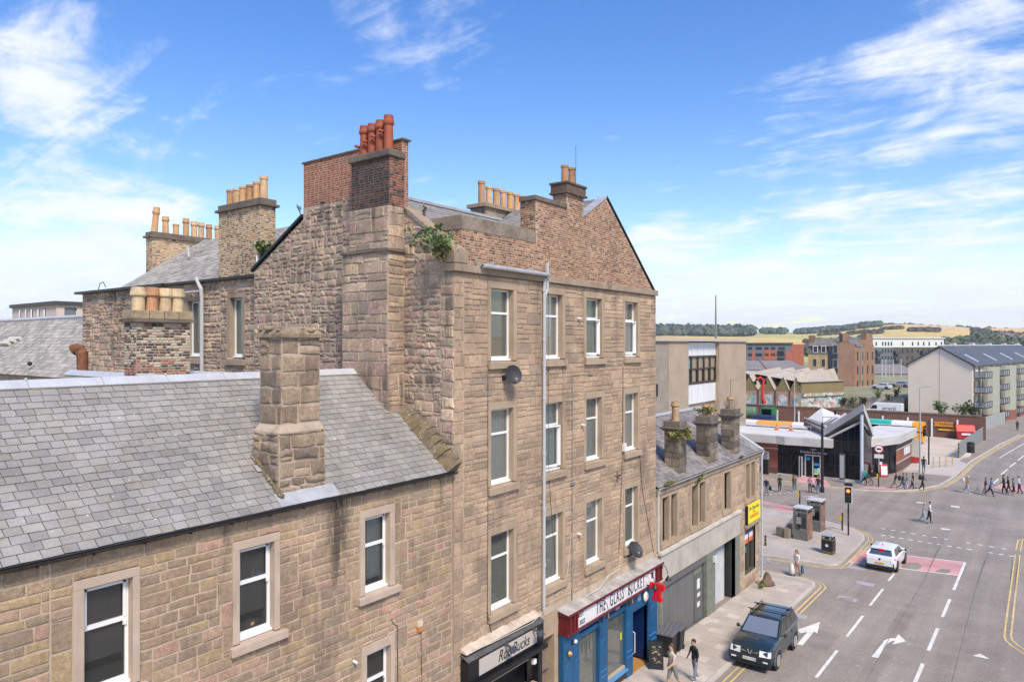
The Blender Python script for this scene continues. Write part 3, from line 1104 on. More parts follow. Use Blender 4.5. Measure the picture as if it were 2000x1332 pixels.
CUR = {(2, 1): [(0, 1, .3, 1, m_curtw)], (3, 2): [(.3, 1, 0, 1, m_curtg)], (0, 2): [(0, .25, 0, 1, m_curtg)], (3, 2): [(0, .4, 0, 1, m_curtw)], (0, 1): [(0, .45, 0, 1, m_curtw), (.45, 1, 0, 1, m_curtg)], (0, 0): [(0, .2, 0, .9, m_curtg)], (1, 0): [(0, 1, 0, .66, m_curtw)], (1, 1): [(0, 1, 0, 1, m_curtw)],
       (3, 0): [(0, 1, 0, .64, m_curtw)], (3, 1): [(.2, 1, 0, 1, m_curtw)], (2, 0): [(0, 1, 0, 1, m_curtg)], (1, 2): [(.6, 1, 0, 1, m_curtg)], (2, 1): [(0, 1, 0, .6, m_curtg)], (2, 2): [(0, 1, .62, 1, m_curtw)]}
NM = ['top floor', 'second floor', 'first floor']
for ci, ri, o, op, s in WN:
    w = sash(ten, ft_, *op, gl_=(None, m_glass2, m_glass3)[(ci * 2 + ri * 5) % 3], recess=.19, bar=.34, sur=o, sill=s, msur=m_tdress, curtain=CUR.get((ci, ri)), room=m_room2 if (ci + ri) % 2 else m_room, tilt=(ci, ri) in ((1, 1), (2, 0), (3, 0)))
    if (ci, ri) == (0, 2):
        b = MB()
        for k in range(3):
            b.ball(ft_.p(op[0] + .25 + k * .2, op[2] + .22 + .07 * (k % 2), -.45), .12, 5, k % 2)
        b.build('vase', [flat('blue glaze', (.1, .22, .4)), flat('pale glaze', (.5, .55, .5))], w)
    if (ci, ri) in ((2, 2), (3, 2)):
        b = MB()
        for k in range(3):
            b.lathe(ft_.p(op[0] + .3 + k * .22, op[2] + .1, -.4), [(.05, 0), (.06, .1), (.02, .16), (.02, .2)], 8)
        b.build('ornament', flat('pale ceramic', (.6, .62, .6)), w)
# gutter, downpipes, cables
g = MB()
g.hexa([(-13.8, 16.5, 15.88), (-13.8, 20.05, 15.88), (-13.55, 20.05, 15.84), (-13.55, 16.5, 15.84)], [(-13.8, 16.5, 15.97), (-13.8, 20.05, 15.97), (-13.55, 20.05, 15.93), (-13.55, 16.5, 15.93)])
g.tube([(-13.55, 16.5, 15.86), (-13.55, 20.08, 15.86)], .06, 8)
for y in (16.9, 19.0):
    g.box(-13.78, -13.5, y, y + .05, 15.9, 16.0)
g.build('lead_gutter', m_lead, ten)
p1, p2 = onX(1058, 545, -13.7), onX(1056, 1190, -13.7)
pp = MB()
yp = 19.98
pp.tube([(-13.66, yp, 15.75), (-13.70, yp, 15.5), (-13.70, yp - .03, 4.4)], .06, 10)
for z in (15.3, 13.6, 11.6, 9.7, 7.8, 5.9):
    pp.lathe((-13.70, yp - .01, z), [(.075, 0), (.075, .1)], 10)
pp.build('downpipe', m_plast, ten)
pp = MB()
y2 = onX(1068, 520, -13.7).y
pp.tube([(-13.68, y2, 16.3), (-13.68, y2, 15.35), (-13.69, y2 - .12, 15.2), (-13.70, yp + .05, 15.1)], .06, 10)
pp.build('vent_pipe', m_plast, ten)
c = MB()
a, b, e = onX(1118, 733, -13.76), onX(1158, 732, -13.76), onX(1117, 1175, -13.76)
c.tube([b, a, V((-13.76, e.y, 4.2))], .022, 6)
j = onX(1117, 943, -13.76)
c.box(-13.80, -13.70, j.y - .12, j.y + .16, j.z - .06, j.z + .03)
c.build('conduit', flat('grey conduit', (.22, .21, .2), .6), ten)
c = MB()


def wire(pix, r=.009, X=-13.755, sag=0.):
    c.tube([onX(a, b, X) for a, b in pix], r, 5, cap=False)


wire([(1071, 560), (1071, 900), (1077, 1000), (1085, 1110)], .007)
wire([(1217, 715), (1216, 880), (1212, 1000), (1209, 1080)], .010)
wire([(1249, 885), (1255, 960), (1270, 1040), (1277, 1080)], .010)
wire([(953, 710), (953, 968), (952, 1220)], .007)
wire([(951, 1195), (955, 1215), (962, 1245)], .010)
c.build('black_cable', m_cable, ten)
c = MB()
wire([(1116, 1040), (1108, 1120), (1098, 1150), (1085, 1163), (1068, 1156)], .010)
wire([(1211, 1085), (1210, 1110), (1190, 1122), (1170, 1150), (1150, 1160), (1125, 1185)], .014, -13.6)
wire([(1060, 1195), (1040, 1215), (1010, 1230), (960, 1255), (930, 1268)], .012, -13.55)
c.build('cream_cable', m_cablew, ten)
c = MB()
for a, b in ((1128, 622), (1135, 829), (1128, 1042)):
    p = onX(a, b, -13.78)
    c.tube([p, p + V((.16, .05, -.03))], .05, 8)
c.build('flue_outlet', flat('off white plastic', (.6, .58, .54)), ten)
p = onX(1217, 873, -13.78)
MB().fbox(ft_, p.y - .1, p.y + .1, p.z - .16, p.z + .16, .03, .13).build('meter_box', m_cream, ten)

# ---------------- gable
fg = FY(15.46)


def gtop(u):
    if u < -20.9:
        return 16.25 + (u + 23.9) * .57
    if u < -15.92:
        return 18.35 + .12 * math.sin(u * 5) if u < -17.6 else 17.75
    return 17.62 - (u + 15.8) * .71


mb = MB()
mb.poly(*[(x, 15.46, z) for x, z in ((-23.9, -1.5), (-13.81, -1.5), (-13.81, 16.2), (-15.74, 17.56), (-15.92, 18.3), (-20.9, 18.3), (-20.9, 17.9), (-23.9, 16.25))])
gw = mb.build('gable_wall', m_mort2, ten)
br = (-17.95, -15.85)
st = strips(-23.88, -14.3, 9.6, 19, (.11, .34), (.14, .52), tr, [(br[0], br[1], 8, 19), (-14.3, -13.8, 8, 16.2)], split=.25, top=gtop)
k = 0
v = 9.5
while v < 16.2:
    h = tr.uniform(.28, .46)
    w = .55 if k % 2 else .36
    st.append((-13.80 - w, -13.79, v, min(v + h, 16.25)))
    if w < .5:
        st.append((-14.3, -13.8 - w, v, min(v + h, 16.3)))
    v += h
    k += 1
emit_pieces([stone_geo(fg, s, tr, .03, (.012, .042), .034, True, 1.25, bev=.03) for s in st], m_rst, gw, 'rubble_stone', 300, 'small_rubble')
# breast
b = MB()
b.box(br[0], br[1], 14.77, 15.46, 8.5, 16.32)
b.box(-17.65, br[1], 14.80, 15.46, 16.32, 17.7)
brst = b.build('chimney_breast', m_mort2, ten, label='square stone chimney breast standing out from the gable')
g = []
for fr, a, bb in ((FY(14.77), br[0], br[1]), (FX(br[1]), 14.77, 15.44)):
    g += [stone_geo(fr, s, tr, .022, (.012, .032), .022, True, 1.15, bev=.018) for s in lay(a, bb, 10.2, 16.3, (.2, .46), (.35, .95), tr, split=.2)]
for fr, a, bb in ((FY(14.80), -17.65, br[1]), (FX(br[1]), 14.80, 15.44)):
    g += [stone_geo(fr, s, tr, .022, (.012, .032), .022, True, 1.15, bev=.018) for s in lay(a, bb, 16.4, 17.7, (.22, .44), (.3, .8), tr, split=.2)]
emit_pieces(g, m_rst, brst, 'rubble_stone', 200)
b = MB()
b.box(br[0] - .06, br[1] + .09, 14.69, 15.46, 16.32, 16.39)
b.build('ledge', m_cap, brst)
# brick stacks
b = MB()
b.box(-17.6, br[1] + .0, 14.84, 15.46, 17.7, 19.2)
s1 = b.build('brick_stack', m_cap, ten, label='sooty front chimney stack under four red pots')
emit_pieces([stone_geo(FY(14.84), s, tr, .012, (.006, .014), .003) for s in lay(-17.6, br[1], 17.7, 19.2, (.074, .078), (.2, .235), tr)], m_brsoot, s1, 'sooty_brick', 250)
emit_pieces([stone_geo(FX(br[1]), s, tr, .012, (.006, .014), .003) for s in lay(14.84, 15.46, 17.7, 19.2, (.074, .078), (.1, .235), tr)], m_brred2, s1, 'red_brick', 60)
MB().box(-17.68, br[1] + .06, 14.76, 15.46, 19.2, 19.42).build('cap', m_cap, s1, bevel=.03)
for k in range(4):
    bb = MB()
    pot(bb, (-17.3 + k * .37, 15.12, 19.4), (1.02, 1.02, 1.06, 1.15)[k], .155, 0)
    bb.tube([(-17.3 + k * .37 - .1, 15.0, 19.75 + .1 * k), (-17.3 + k * .37 - .22, 14.92, 19.79 + .1 * k)], .05, 8)
    bb.build('chimney_pot', m_terra, s1, smooth=False)
b = MB()
b.box(-20.9, -15.96, 15.475, 15.74, 17.6, 19.84)
s2 = b.build('party_stack', m_mort2, ten, label='long red brick stack along the gable top')
emit_pieces([stone_geo(FY(15.475), s, tr, .012, (.005, .010), .003) for s in lay(-20.9, -15.96, 18.3, 19.84, (.074, .078), (.2, .235), tr, [(-17.6, -15.8, 17, 19.3)])], m_brred, s2, 'red_brick', 300)
emit_pieces([stone_geo(FX(-15.96), s, tr, .012, (.005, .010), .003) for s in lay(15.475, 15.74, 17.7, 19.84, (.074, .078), (.1, .235), tr)], m_brred, s2, 'red_brick', 40)
MB().box(-20.96, -15.88, 15.43, 15.8, 19.84, 19.90).build('cope', m_cap, s2, bevel=.01)
# skews
b = MB()
for (xa, za), (xb, zb), w in (((-13.78, 16.22), (-15.80, 17.66), .1),):
    b.hexa([(xa, 15.38, za), (xb, 15.38, zb), (xb, 16.0, zb), (xa, 16.0, za)], [(xa, 15.38, za + w), (xb, 15.38, zb + w), (xb, 16.0, zb + w), (xa, 16.0, za + w)])
b.box(-14.0, -13.7, 15.36, 16.0, 15.88, 16.24)
b.build('skew', m_dress2, ten, bevel=.02)
b = MB()
b.hexa([(-24.0, 15.36, 16.24), (-20.9, 15.36, 17.97), (-20.9, 16.0, 17.97), (-24.0, 16.0, 16.24)], [(-24.0, 15.36, 16.34), (-20.9, 15.36, 18.07), (-20.9, 16.0, 18.07), (-24.0, 16.0, 16.34)])
b.build('lead_skew', m_black, ten)
# main roof
e0, r0 = V((-14.4, 0, 15.9)), V((-18.6, 0, 18.78))
d = r0 - e0
frt = F(e0, (0, 1, 0), V((-d.z, 0, d.x)).normalized() * -1, d.normalized())
mb = MB()
mb.fquad(frt, 16.0, 28.85, 0, d.length, 0)
mb.poly((-18.6, 16, 18.75), (-18.6, 28.85, 18.75), (-23.95, 28.85, 15.95), (-23.95, 16, 15.95))
troof = mb.build('roof', m_under, ten)
emit_pieces(slate_geos(frt, 16.0, 24.5, .6, d.length, .29, .2, tr), m_slate, troof, 'slate', 120, 'slates')
bb = MB()
bb.box(-18.75, -18.45, 16, 28.8, 18.74, 18.84)
bb.build('ridge', m_lead, troof)
# parapet, dormer gable, attic chimney
fa = FX(-13.9)
ax, az = 24.6, 19.28


def atop(u):
    if u < 19.75:
        return 16.95
    if u < 21.7:
        return 18.42
    if u < 22.9:
        return 19.05
    if u < ax:
        return 18.3 + (u - 22.9) * .58
    return az - (u - ax) * (az - 15.84) / (28.87 - ax)


mb = MB()
prof = [(15.94, 15.8), (15.94, 16.95), (19.75, 16.95), (19.75, 18.42), (21.7, 18.42), (21.7, 19.05), (22.9, 19.05), (22.9, 18.3), (ax, az), (28.86, 15.8)]
mb.prism([(-13.9, y, z) for y, z in prof], (-.5, 0, 0))
aw = mb.build('attic_gable', mat('attic mortar', (.45, .35, .25), .95, .3, 1.2, .2, 30), ten, label='mixed brown brick attic wall and street gable above the cornice')
emit_pieces([stone_geo(fa, s, tr, .014, (.005, .013), .003) for s in lay(15.94, 28.85, 15.87, 19.3, (.072, .08), (.12, .25), tr, top=atop)], m_brmix, aw, 'brick', 300, 'bricks')
g = [stone_geo(FY(15.94), s, tr, .014, (.005, .013), .003) for s in lay(-15.4, -13.9, 16.3, 16.95, (.072, .08), (.12, .25), tr)]
g += [stone_geo(FY(19.75), s, tr, .014, (.005, .013), .003) for s in lay(-14.55, -13.9, 16.9, 18.42, (.072, .08), (.12, .25), tr)]
g += [stone_geo(FY(21.7), s, tr, .014, (.005, .013), .003) for s in lay(-14.5, -13.9, 18.4, 19.05, (.072, .08), (.12, .25), tr)]
mb = MB()
mb.box(-15.4, -14.3, 15.945, 16.4, 15.8, 16.95)
mb.box(-14.55, -14.3, 19.755, 21.7, 16.0, 18.42)
mb.box(-14.5, -14.3, 21.705, 22.9, 16.0, 19.05)
mb.build('parapet_return', m_mort2, aw)
emit_pieces(g, m_brmix, aw, 'return_brick', 100)
m_cem = mat('grey cement render', (.25, .20, .15), .95, .45, 1.5, .3, 30, .4, 30, streak=.7, scol=(.09, .07, .055), mott=.25)
b = MB()
b.fbox(fa, 15.9, 19.745, 16.95, 17.36, -.5, .02)
b.box(-15.4, -14.41, 15.90, 16.4, 16.95, 17.36)
b.build('parapet_cope', m_cem, aw)
b = MB()
for k in range(4):
    b.fbox(fa, 19.66 + k * .505, 20.15 + k * .505, 18.42, 18.58, -.66, .06)
b.build('wing_cope', m_cap, aw, bevel=.015)
b = MB()
b.box(-14.6, -13.78, 21.6, 23.0, 18.98, 19.06)
b.box(-14.56, -13.84, 21.64, 22.96, 19.06, 19.34)
b.box(-14.6, -13.8, 21.6, 23.0, 19.34, 19.42)
b.build('chimney_cap', mat('dark brick cap', (.14, .095, .07), .95, .4, 4, .4, 30, .6, 20), aw, bevel=.01)
for k in range(2):
    bb = MB()
    pot(bb, (-14.2, 22.05 + k * .5, 19.4), .70, .15, 1)
    bb.build('chimney_pot', m_terra2, aw)
MB().tube([(-14.0, 22.5, 19.4), (-14.0, 22.5, 20.9)], .008, 5).build('aerial_rod', m_black, aw)
b = MB()
z0 = az + .0
b.poly((-13.92, ax, az + .01), (-18.6, ax, az + .01), (-18.6, 20.4, 16.9), (-13.92, 20.4, 16.9))
b.poly((-13.92, ax, az + .01), (-18.6, ax, az + .01), (-18.6, 28.9, 15.9), (-13.92, 28.9, 15.9))
gr_ = b.build('gable_roof', m_under, aw)
vv = V((0, ax - 20.4, az - 16.9))
emit_pieces(slate_geos(F((0, 20.4, 16.9), (1, 0, 0), V((0, -vv.z, vv.y)).normalized(), vv.normalized()), -18.5, -14.1, 2.2, vv.length, .29, .2, tr), m_slate, gr_, 'slate', 30, 'slates')
b = MB()
b.hexa([(-14.25, 22.9, 18.32), (-13.86, 22.9, 18.32), (-13.86, ax, az + .0), (-14.25, ax, az + .0)], [(-14.25, 22.9, 18.40), (-13.86, 22.9, 18.40), (-13.86, ax, az + .09), (-14.25, ax, az + .09)])
b.build('skew', m_lead, aw)
b = MB()
b.hexa([(-14.3, 28.95, 15.80), (-13.84, 28.95, 15.80), (-13.84, ax, az + .02), (-14.3, ax, az + .02)], [(-14.3, 28.95, 15.86), (-13.84, 28.95, 15.86), (-13.84, ax, az + .09), (-14.3, ax, az + .09)])
b.build('lead_verge', m_black, aw)
b = MB()
b.box(-19.5, -18.7, 22.9, 27.4, 17.5, 19.25)
b.box(-19.62, -18.58, 22.78, 27.5, 19.25, 19.4)
s3 = b.build('ridge_stack', m_dress2, ten, label='ridge chimney with nine tan pots')
for k in range(9):
    bb = MB()
    pot(bb, (-19.1, 23.15 + k * .5, 19.4), .86 if k else 1.0, .16, 1)
    bb.build('chimney_pot', m_terra2, s3)
# plants rooted in the skew
pr = random.Random(4)


def shrub(name, label, c, rad, n, size, mats, stems=5, loc=None, blooms=0, group=None, droop=0.):
    o = thing(name, label, 'plant', loc or c, 0, group)
    mb = MB()
    sm = MB()
    for k in range(stems):
        t = V((pr.uniform(-1, 1) * rad[0], pr.uniform(-1, 1) * rad[1], pr.uniform(.0, 1) * rad[2]))
        e = V(c) + t * .9
        b0 = V(loc or c) + V((0, 0, 0))
        mid = (b0 + e) / 2 + V((0, 0, rad[2] * .25))
        sm.tube([b0, mid, e], [.014, .01, .005], 5)
        for j in range(n // stems):
            s_ = pr.random() ** .7
            p = b0.lerp(mid, s_ * 2) if s_ < .5 else mid.lerp(e, s_ * 2 - 1)
            leaves(p, [rad[0] * .26, rad[1] * .26, rad[2] * .26], 1, size, pr, mb, 0, droop=droop)
        if k < blooms:
            leaves(e, [.07, .07, .09], 14, .07, pr, mb, 1)
    sm.build('stems', m_stem, o)
    mb.build('foliage', mats, o)
    return o


m_bloom = flat('purple flower', (.28, .18, .42), .8)
p = onX(845, 500, -14.2)
shrub('buddleia', 'buddleia bush with purple flowers growing from the gable skew', p + V((.1, -.35, .15)), (.85, .5, .85), 430, .11, [m_leaf, m_bloom], 18, loc=onX(868, 505, -14.1) + V((0, -.1, 0)), blooms=5)
p = onY(515, 485, 15.8)
shrub('wall_plant', 'green plant growing between the buff chimney and the black skew', p, (.45, .35, .4), 500, .12, [m_leaf, m_bloom], 12, loc=p - V((0, 0, .4)))
p = onY(828, 412, 15.9)
shrub('dry_weed', 'thin dry weed on the parapet corner above the buddleia', p, (.22, .12, .2), 40, .06, [m_stem, m_bloom], 4, loc=p - V((.0, 0, .2)))
p = onY(583, 405, 15.7)
shrub('dry_weed', 'wispy weed at the foot of the long red brick stack', p, (.2, .1, .2), 36, .05, [m_stem, m_bloom], 4, loc=p - V((-.1, 0, .25)))


def dish(px, py, r, X, label, aim):
    p = onX(px, py, X)
    o = thing('satellite_dish', label, 'satellite dish', V((X, p.y, p.z)), 0, 'satellite dishes on the tenement wall')
    a = V(aim).normalized()
    b = MB()
    c0 = p + a * .32
    b.lathe(c0, [(.01, -.05), (r * .5, -.03), (r * .85, .02), (r, .06), (r * 1.0, .065), (r * .84, .035), (r * .5, -.01), (.012, -.03)], 24, 0, a, sy=1.08)
    b.build('reflector', flat('dark grey mesh metal', (.035, .035, .037), .6), o, smooth=False)
    b = MB()
    b.tube([V((X, p.y - .25, p.z - .02)), V((X + .1, p.y - .2, p.z - .02)), c0 - a * .05], .022, 8)
    b.fbox(FX(X), p.y - .34, p.y - .18, p.z - .1, p.z + .08, 0, .02)
    b.build('wall_bracket', m_black, o)
    b = MB()
    tip = c0 + a * .30 + V((0, 0, -r * .7))
    b.tube([c0 + V((0, 0, -r * .95)), tip], .012, 6)
    b.tube([tip, tip - a * .1 + V((0, 0, .05))], .03, 8)
    b.build('feed_arm', m_lead, o)
    return o


dish(993, 737, .29, -13.78, 'round black satellite dish below the top left window', (.86, -.42, .28))
dish(1232, 1080, .34, -13.78, 'oval black satellite dish just above the blue pub sign', (.75, -.25, .6))
p = onX(1197, 930, -13.78)
o = thing('aerial_bracket', 'rusty bare aerial bracket between the second and first floor windows', 'bracket', p)
b = MB()
b.tube([p + V((0, .35, 0)), p + V((.2, .3, .02)), p + V((.22, -.05, 0))], .02, 6)
b.tube([p + V((.22, -.05, .2)), p + V((.22, -.05, -.22))], .02, 6)
b.tube([p + V((.12, -.1, .06)), p + V((.32, -.02, -.05))], .02, 6)
b.build('arm', flat('rusty iron', (.07, .045, .03), .9), o)
# ================================================================ shop fronts
sr = random.Random(31)
m_blue = mat('blue shop paint', (.009, .085, .195), .42, .2, 2, .1, 20, .1, 20)
m_blued = mat('dark blue door paint', (.004, .022, .10), .45, .15)
m_burg = mat('burgundy paint', (.13, .012, .014), .45, .3, 3, .1)
m_sign = flat('white sign board', (.74, .71, .68), .5)
m_navy = flat('navy lettering', (.012, .016, .07), .5)
m_canopy = mat('grimy canopy lead', (.40, .365, .325), .8, .4, 2, .2, 20, streak=.5, scol=(.2, .16, .13))
pub = MB()
XP = -13.62
fp = FX(XP)
Z0 = gz(24.5)
# blue framing: pilasters, rails, stall riser
for a, b, c, d, o0, o1 in ((20.98, 21.62, -.9, 3.28, -.15, .06), (21.66, 22.08, -.9, 3.28, -.15, .04), (23.5, 24.14, -.9, 3.28, -.15, .06), (25.66, 26.24, -.9, 3.28, -.15, .06), (27.62, 28.58, -.9, 3.28, -.15, .05),
                          (22.08, 23.5, 2.98, 3.28, -.15, .03), (24.14, 25.66, 2.98, 3.28, -.15, .03), (26.24, 27.62, 2.42, 3.28, -.15, .03), (22.08, 23.5, 2.72, 2.9, -.12, .015), (24.14, 25.66, 2.72, 2.9, -.12, .015)):
    pub.fbox(fp, a, b, c, d, o0, o1)
pf = pub.build('pub_front', m_blue, ten, bevel=.012, label='bright blue pub front with two windows and a recessed doorway')
b = MB()
for a, c in ((22.08, 23.5), (24.14, 25.66)):
    b.fbox(fp, a, c, -1.0, .28, -.15, .02)
b.build('stall_riser', flat('dark stall riser', (.05, .03, .03), .6), pf)
b = MB()
for a, c in ((24.0, 25.72),):
    b.fbox(fp, a, c, .28, .36, -.1, .12)
b.build('window_sill', flat('light blue sill', (.08, .27, .52), .4), pf)
MB().fbox(fp, 24.14, 25.66, .37, .47, -.12, .0).build('window_rail', flat('timber rail', (.42, .34, .24), .6), pf)
for a, c in ((22.08, 23.5), (24.14, 25.66)):
    MB().fquad(fp, a, c, .3, 2.74, -.1).build('pane', m_glass, pf)
    r = MB()
    r.fquad(fp, a - .3, c + .3, -.2, 3, -1.8)
    for x in (a - .02, c + .02):
        r.poly(fp.p(x, -.2, -.16), fp.p(x, 3, -.16), fp.p(x, 3, -1.8), fp.p(x, -.2, -1.8))
    r.poly(fp.p(a, 0, -.16), fp.p(c, 0, -.16), fp.p(c, 0, -1.8), fp.p(a, 0, -1.8))
    r.poly(fp.p(a, 2.95, -.16), fp.p(c, 2.95, -.16), fp.p(c, 2.95, -1.8), fp.p(a, 2.95, -1.8))
    r.build('room', mat('warm bar interior', (.16, .115, .07), .9, .6, 2.5, .3, 8), pf)
b = MB()
for k in range(3):
    b.ball(fp.p(22.5 + .3 * k, .65 + .5 * k, -.5), .28, 6, k)
b.build('window_display', [flat('coral', (.5, .2, .12)), flat('leaf', (.1, .16, .05)), flat('tealish', (.05, .15, .18))], pf)
mb = MB()
mb.fquad(fp, 25.42, 25.52, 1.55, 1.85, -.09)
mb.build('window_sticker', flat('yellow sticker', (.75, .72, .03)), pf)
# raised mouldings on pilasters
b = MB()
for a, c in ((21.12, 21.5), (21.72, 22.02), (23.58, 24.06), (25.72, 26.18), (27.74, 28.4)):
    for z in (.95, .72, -.25):
        b.fbox(fp, a, c, z + .02, z + .05, .05, .085)
    for k in range(7):
        q = math.pi * k / 7
        q2 = math.pi * (k + 1) / 7
        m_, h_ = (a + c) / 2, (c - a) / 2 * .7
        b.hexa([fp.p(m_ + h_ * math.cos(q), 2.0 + h_ * math.sin(q), .05), fp.p(m_ + h_ * math.cos(q2), 2.0 + h_ * math.sin(q2), .05), fp.p(m_ + h_ * .9 * math.cos(q2), 2.0 + h_ * .9 * math.sin(q2), .05), fp.p(m_ + h_ * .9 * math.cos(q), 2.0 + h_ * .9 * math.sin(q), .05)],
               [fp.p(m_ + h_ * math.cos(q), 2.0 + h_ * math.sin(q), .075), fp.p(m_ + h_ * math.cos(q2), 2.0 + h_ * math.sin(q2), .075), fp.p(m_ + h_ * .9 * math.cos(q2), 2.0 + h_ * .9 * math.sin(q2), .075), fp.p(m_ + h_ * .9 * math.cos(q), 2.0 + h_ * .9 * math.sin(q), .075)])
b.build('moulding', flat('lit blue moulding', (.05, .19, .40), .4), pf)  # paler than the shop paint: light on the raised edges put into the colour
# doorway
b = MB()
b.fquad(fp, 26.24, 27.62, -.2, 2.5, -1.35)
b.poly(fp.p(26.24, -.2, 0), fp.p(26.24, 2.5, 0), fp.p(26.24, 2.5, -1.35), fp.p(26.24, -.2, -1.35))
b.poly(fp.p(27.62, -.2, 0), fp.p(27.62, 2.5, 0), fp.p(27.62, 2.5, -1.35), fp.p(27.62, -.2, -1.35))
b.poly(fp.p(26.24, 2.42, 0), fp.p(27.62, 2.42, 0), fp.p(27.62, 2.42, -1.35), fp.p(26.24, 2.42, -1.35))
b.build('door_recess', m_blued, pf)
dr = MB().fbox(FY(27.58), XP - 1.2, XP - .12, .08, 2.3, 0, .05).build('door', m_blued, pf)
b = MB()
b.tube([(XP + .03, 26.28, .75), (XP + .1, 26.30, .8), (XP + .1, 26.30, 1.6), (XP + .03, 26.28, 1.65)], .035, 8)
b.build('door_handle', flat('worn steel', (.6, .58, .56), .35, metal=.5), pf)
b = MB()
b.fbox(fp, 26.24, 27.62, -.35, -.02, -1.3, .04)
b.build('door_step', flat('varnished timber step', (.42, .22, .06), .5, var=.2), pf)
# fascia
fa_ = MB()
fa_.fbox(fp, 20.98, 21.62, 3.26, 3.92, -.15, .24).fbox(fp, 28.0, 28.62, 3.26, 3.92, -.15, .24)
fa_.fbox(fp, 20.95, 28.65, 3.22, 3.28, -.15, .27).fbox(fp, 20.93, 28.66, 3.9, 3.99, -.15, .32)
fsc = fa_.build('fascia', m_burg, pf, bevel=.01)
b = MB()
for y in (21.05, 21.32, 21.52, 28.08, 28.45):
    b.fbox(fp, y, y + .09, 3.32, 3.72, .24, .285)
    b.fbox(fp, y - .02, y + .11, 3.72, 3.86, .24, .31)
b.build('bracket', m_burg, pf, bevel=.008)
MB().fbox(fp, 21.62, 28.0, 3.285, 3.895, -.15, .2).build('sign_board', m_sign, pf)
ffs = F((XP, 0, 0), (0, 1, 0), (1, 0, 0))
text('THE  GLASS  BUCKET', ffs, 25.0, 3.585, .70, .206, m_navy, pf, 'sign_lettering', sx=.47, ext=.006, sp=1.32)
text('EST', ffs, 21.95, 3.73, .24, .206, m_navy, pf, 'sign_lettering', sx=.8, ext=.005)
text('2023', ffs, 22.0, 3.44, .24, .206, m_navy, pf, 'sign_lettering', sx=.8, ext=.005)
b = MB()      # the little bucket emblem
b.prism([ffs.p(27.62, 3.76, .202), ffs.p(27.84, 3.76, .202), ffs.p(27.80, 3.5, .202), ffs.p(27.66, 3.5, .202)], (.006, 0, 0))
for k in range(6):
    q, q2 = math.pi * k / 6, math.pi * (k + 1) / 6
    b.prism([ffs.p(27.73 + .11 * math.cos(q), 3.77 + .07 * math.sin(q), .202), ffs.p(27.73 + .11 * math.cos(q2), 3.77 + .07 * math.sin(q2), .202), ffs.p(27.73 + .09 * math.cos(q2), 3.77 + .055 * math.sin(q2), .202), ffs.p(27.73 + .09 * math.cos(q), 3.77 + .055 * math.sin(q), .202)], (.006, 0, 0))
b.build('bucket_emblem', m_black, pf)
b = MB()
b.hexa([fp.p(20.9, 4.06, -.18), fp.p(28.68, 4.06, -.18), fp.p(28.68, 3.993, .30), fp.p(20.9, 3.993, .30)], [fp.p(20.9, 4.12, -.18), fp.p(28.68, 4.12, -.18), fp.p(28.68, 4.01, .30), fp.p(20.9, 4.01, .30)])
b.build('canopy', m_canopy, pf)
for k, y in enumerate((23.25, 25.15, 27.2, 28.5)):
    b = MB()
    pts = [fp.p(y - .4, 3.86, .2), fp.p(y - .4, 3.9, .45)] if False else []
    n = 10
    arc = [fp.p(y + .16 * math.cos(math.pi * (.5 - 1.2 * i / n)), 3.62 + .26 * math.sin(math.pi * (.5 - 1.2 * i / n)), .34 + .28 * i / n) for i in range(n + 1)]
    b.tube([fp.p(y - .3, 3.84, .2), fp.p(y - .2, 3.9, .30)] + arc, .014, 6)
    b.lathe(arc[-1], [(.03, .1), (.06, .05), (.13, -.06), (.14, -.09), (.02, -.07)], 12)
    b.build('swan_neck_lamp', m_black, pf)
b = MB()
for (px, py, r) in ((1117, 1253, .03), (1175, 1210, .03), (1228, 1178, .03)):
    p = onX(px, py, XP + .06)
    b.lathe(p, [(.06, -.08), (.06, .08)], 10)
b.build('spot_light', m_black, pf)
p = onX(1258, 1163, XP + .05)
b = MB()
b.lathe(p, [(.02, 0), (.16, .03), (.19, .09), (.12, .16), (.02, .19)], 14, 0, (1, 0, 0), sy=1.2)
b.build('bulkhead_lamp', flat('opal lamp glass', (.82, .74, .62), .3), pf)
p = onX(1124, 1252, XP + .05)
MB().ball(p, .075, 6).build('bell_dome', m_white, pf)
p = onX(1109, 1274, XP + .06)
b = MB()
b.lathe(p, [(.03, 0), (.07, .04), (.10, .12), (.02, .2)], 12, 0, (1, -.2, 0))
b.build('brass_tap', flat('old brass', (.55, .30, .08), .4, metal=.4), pf)
p = onX(1250, 1163, XP + .04)
MB().fbox(fp, p.y - .18, p.y + .1, p.z - .2, p.z + .2, .03, .035).build('notice', flat('faded notice', (.16, .26, .38)), pf)
p = onX(1206, 1183, XP + .04)
MB().fbox(fp, p.y - .14, p.y + .2, p.z - .15, p.z + .13, .03, .035).build('notice', flat('pink notice', (.45, .36, .42)), pf)

# red hanging sign shaped like a pint glass letter
tc_ = onY(1284, 1156, 27.2)
ts = thing('hanging_sign', 'red T shaped sign hanging at the far end of the blue pub front', 'sign', tc_)
m_red = flat('bright red plastic', (.62, .012, .016), .4)
b = MB()
pol = [(-.40, .46), (.40, .46), (.40, .16), (.30, .10), (.19, .13), (.19, -.16), (.26, -.27), (.26, -.46), (-.26, -.46), (-.26, -.27), (-.19, -.16), (-.19, .13), (-.30, .10), (-.40, .16)]
b.prism([(tc_.x + .82 * x, 27.28, tc_.z + .8 * z) for x, z in pol], (0, -.16, 0))
b.build('sign_body', m_red, ts, bevel=.015)
MB().tube([(-13.6, 27.2, tc_.z + .2), (tc_.x - .1, 27.2, tc_.z + .2)], .03, 8).build('arm', m_black, ts)

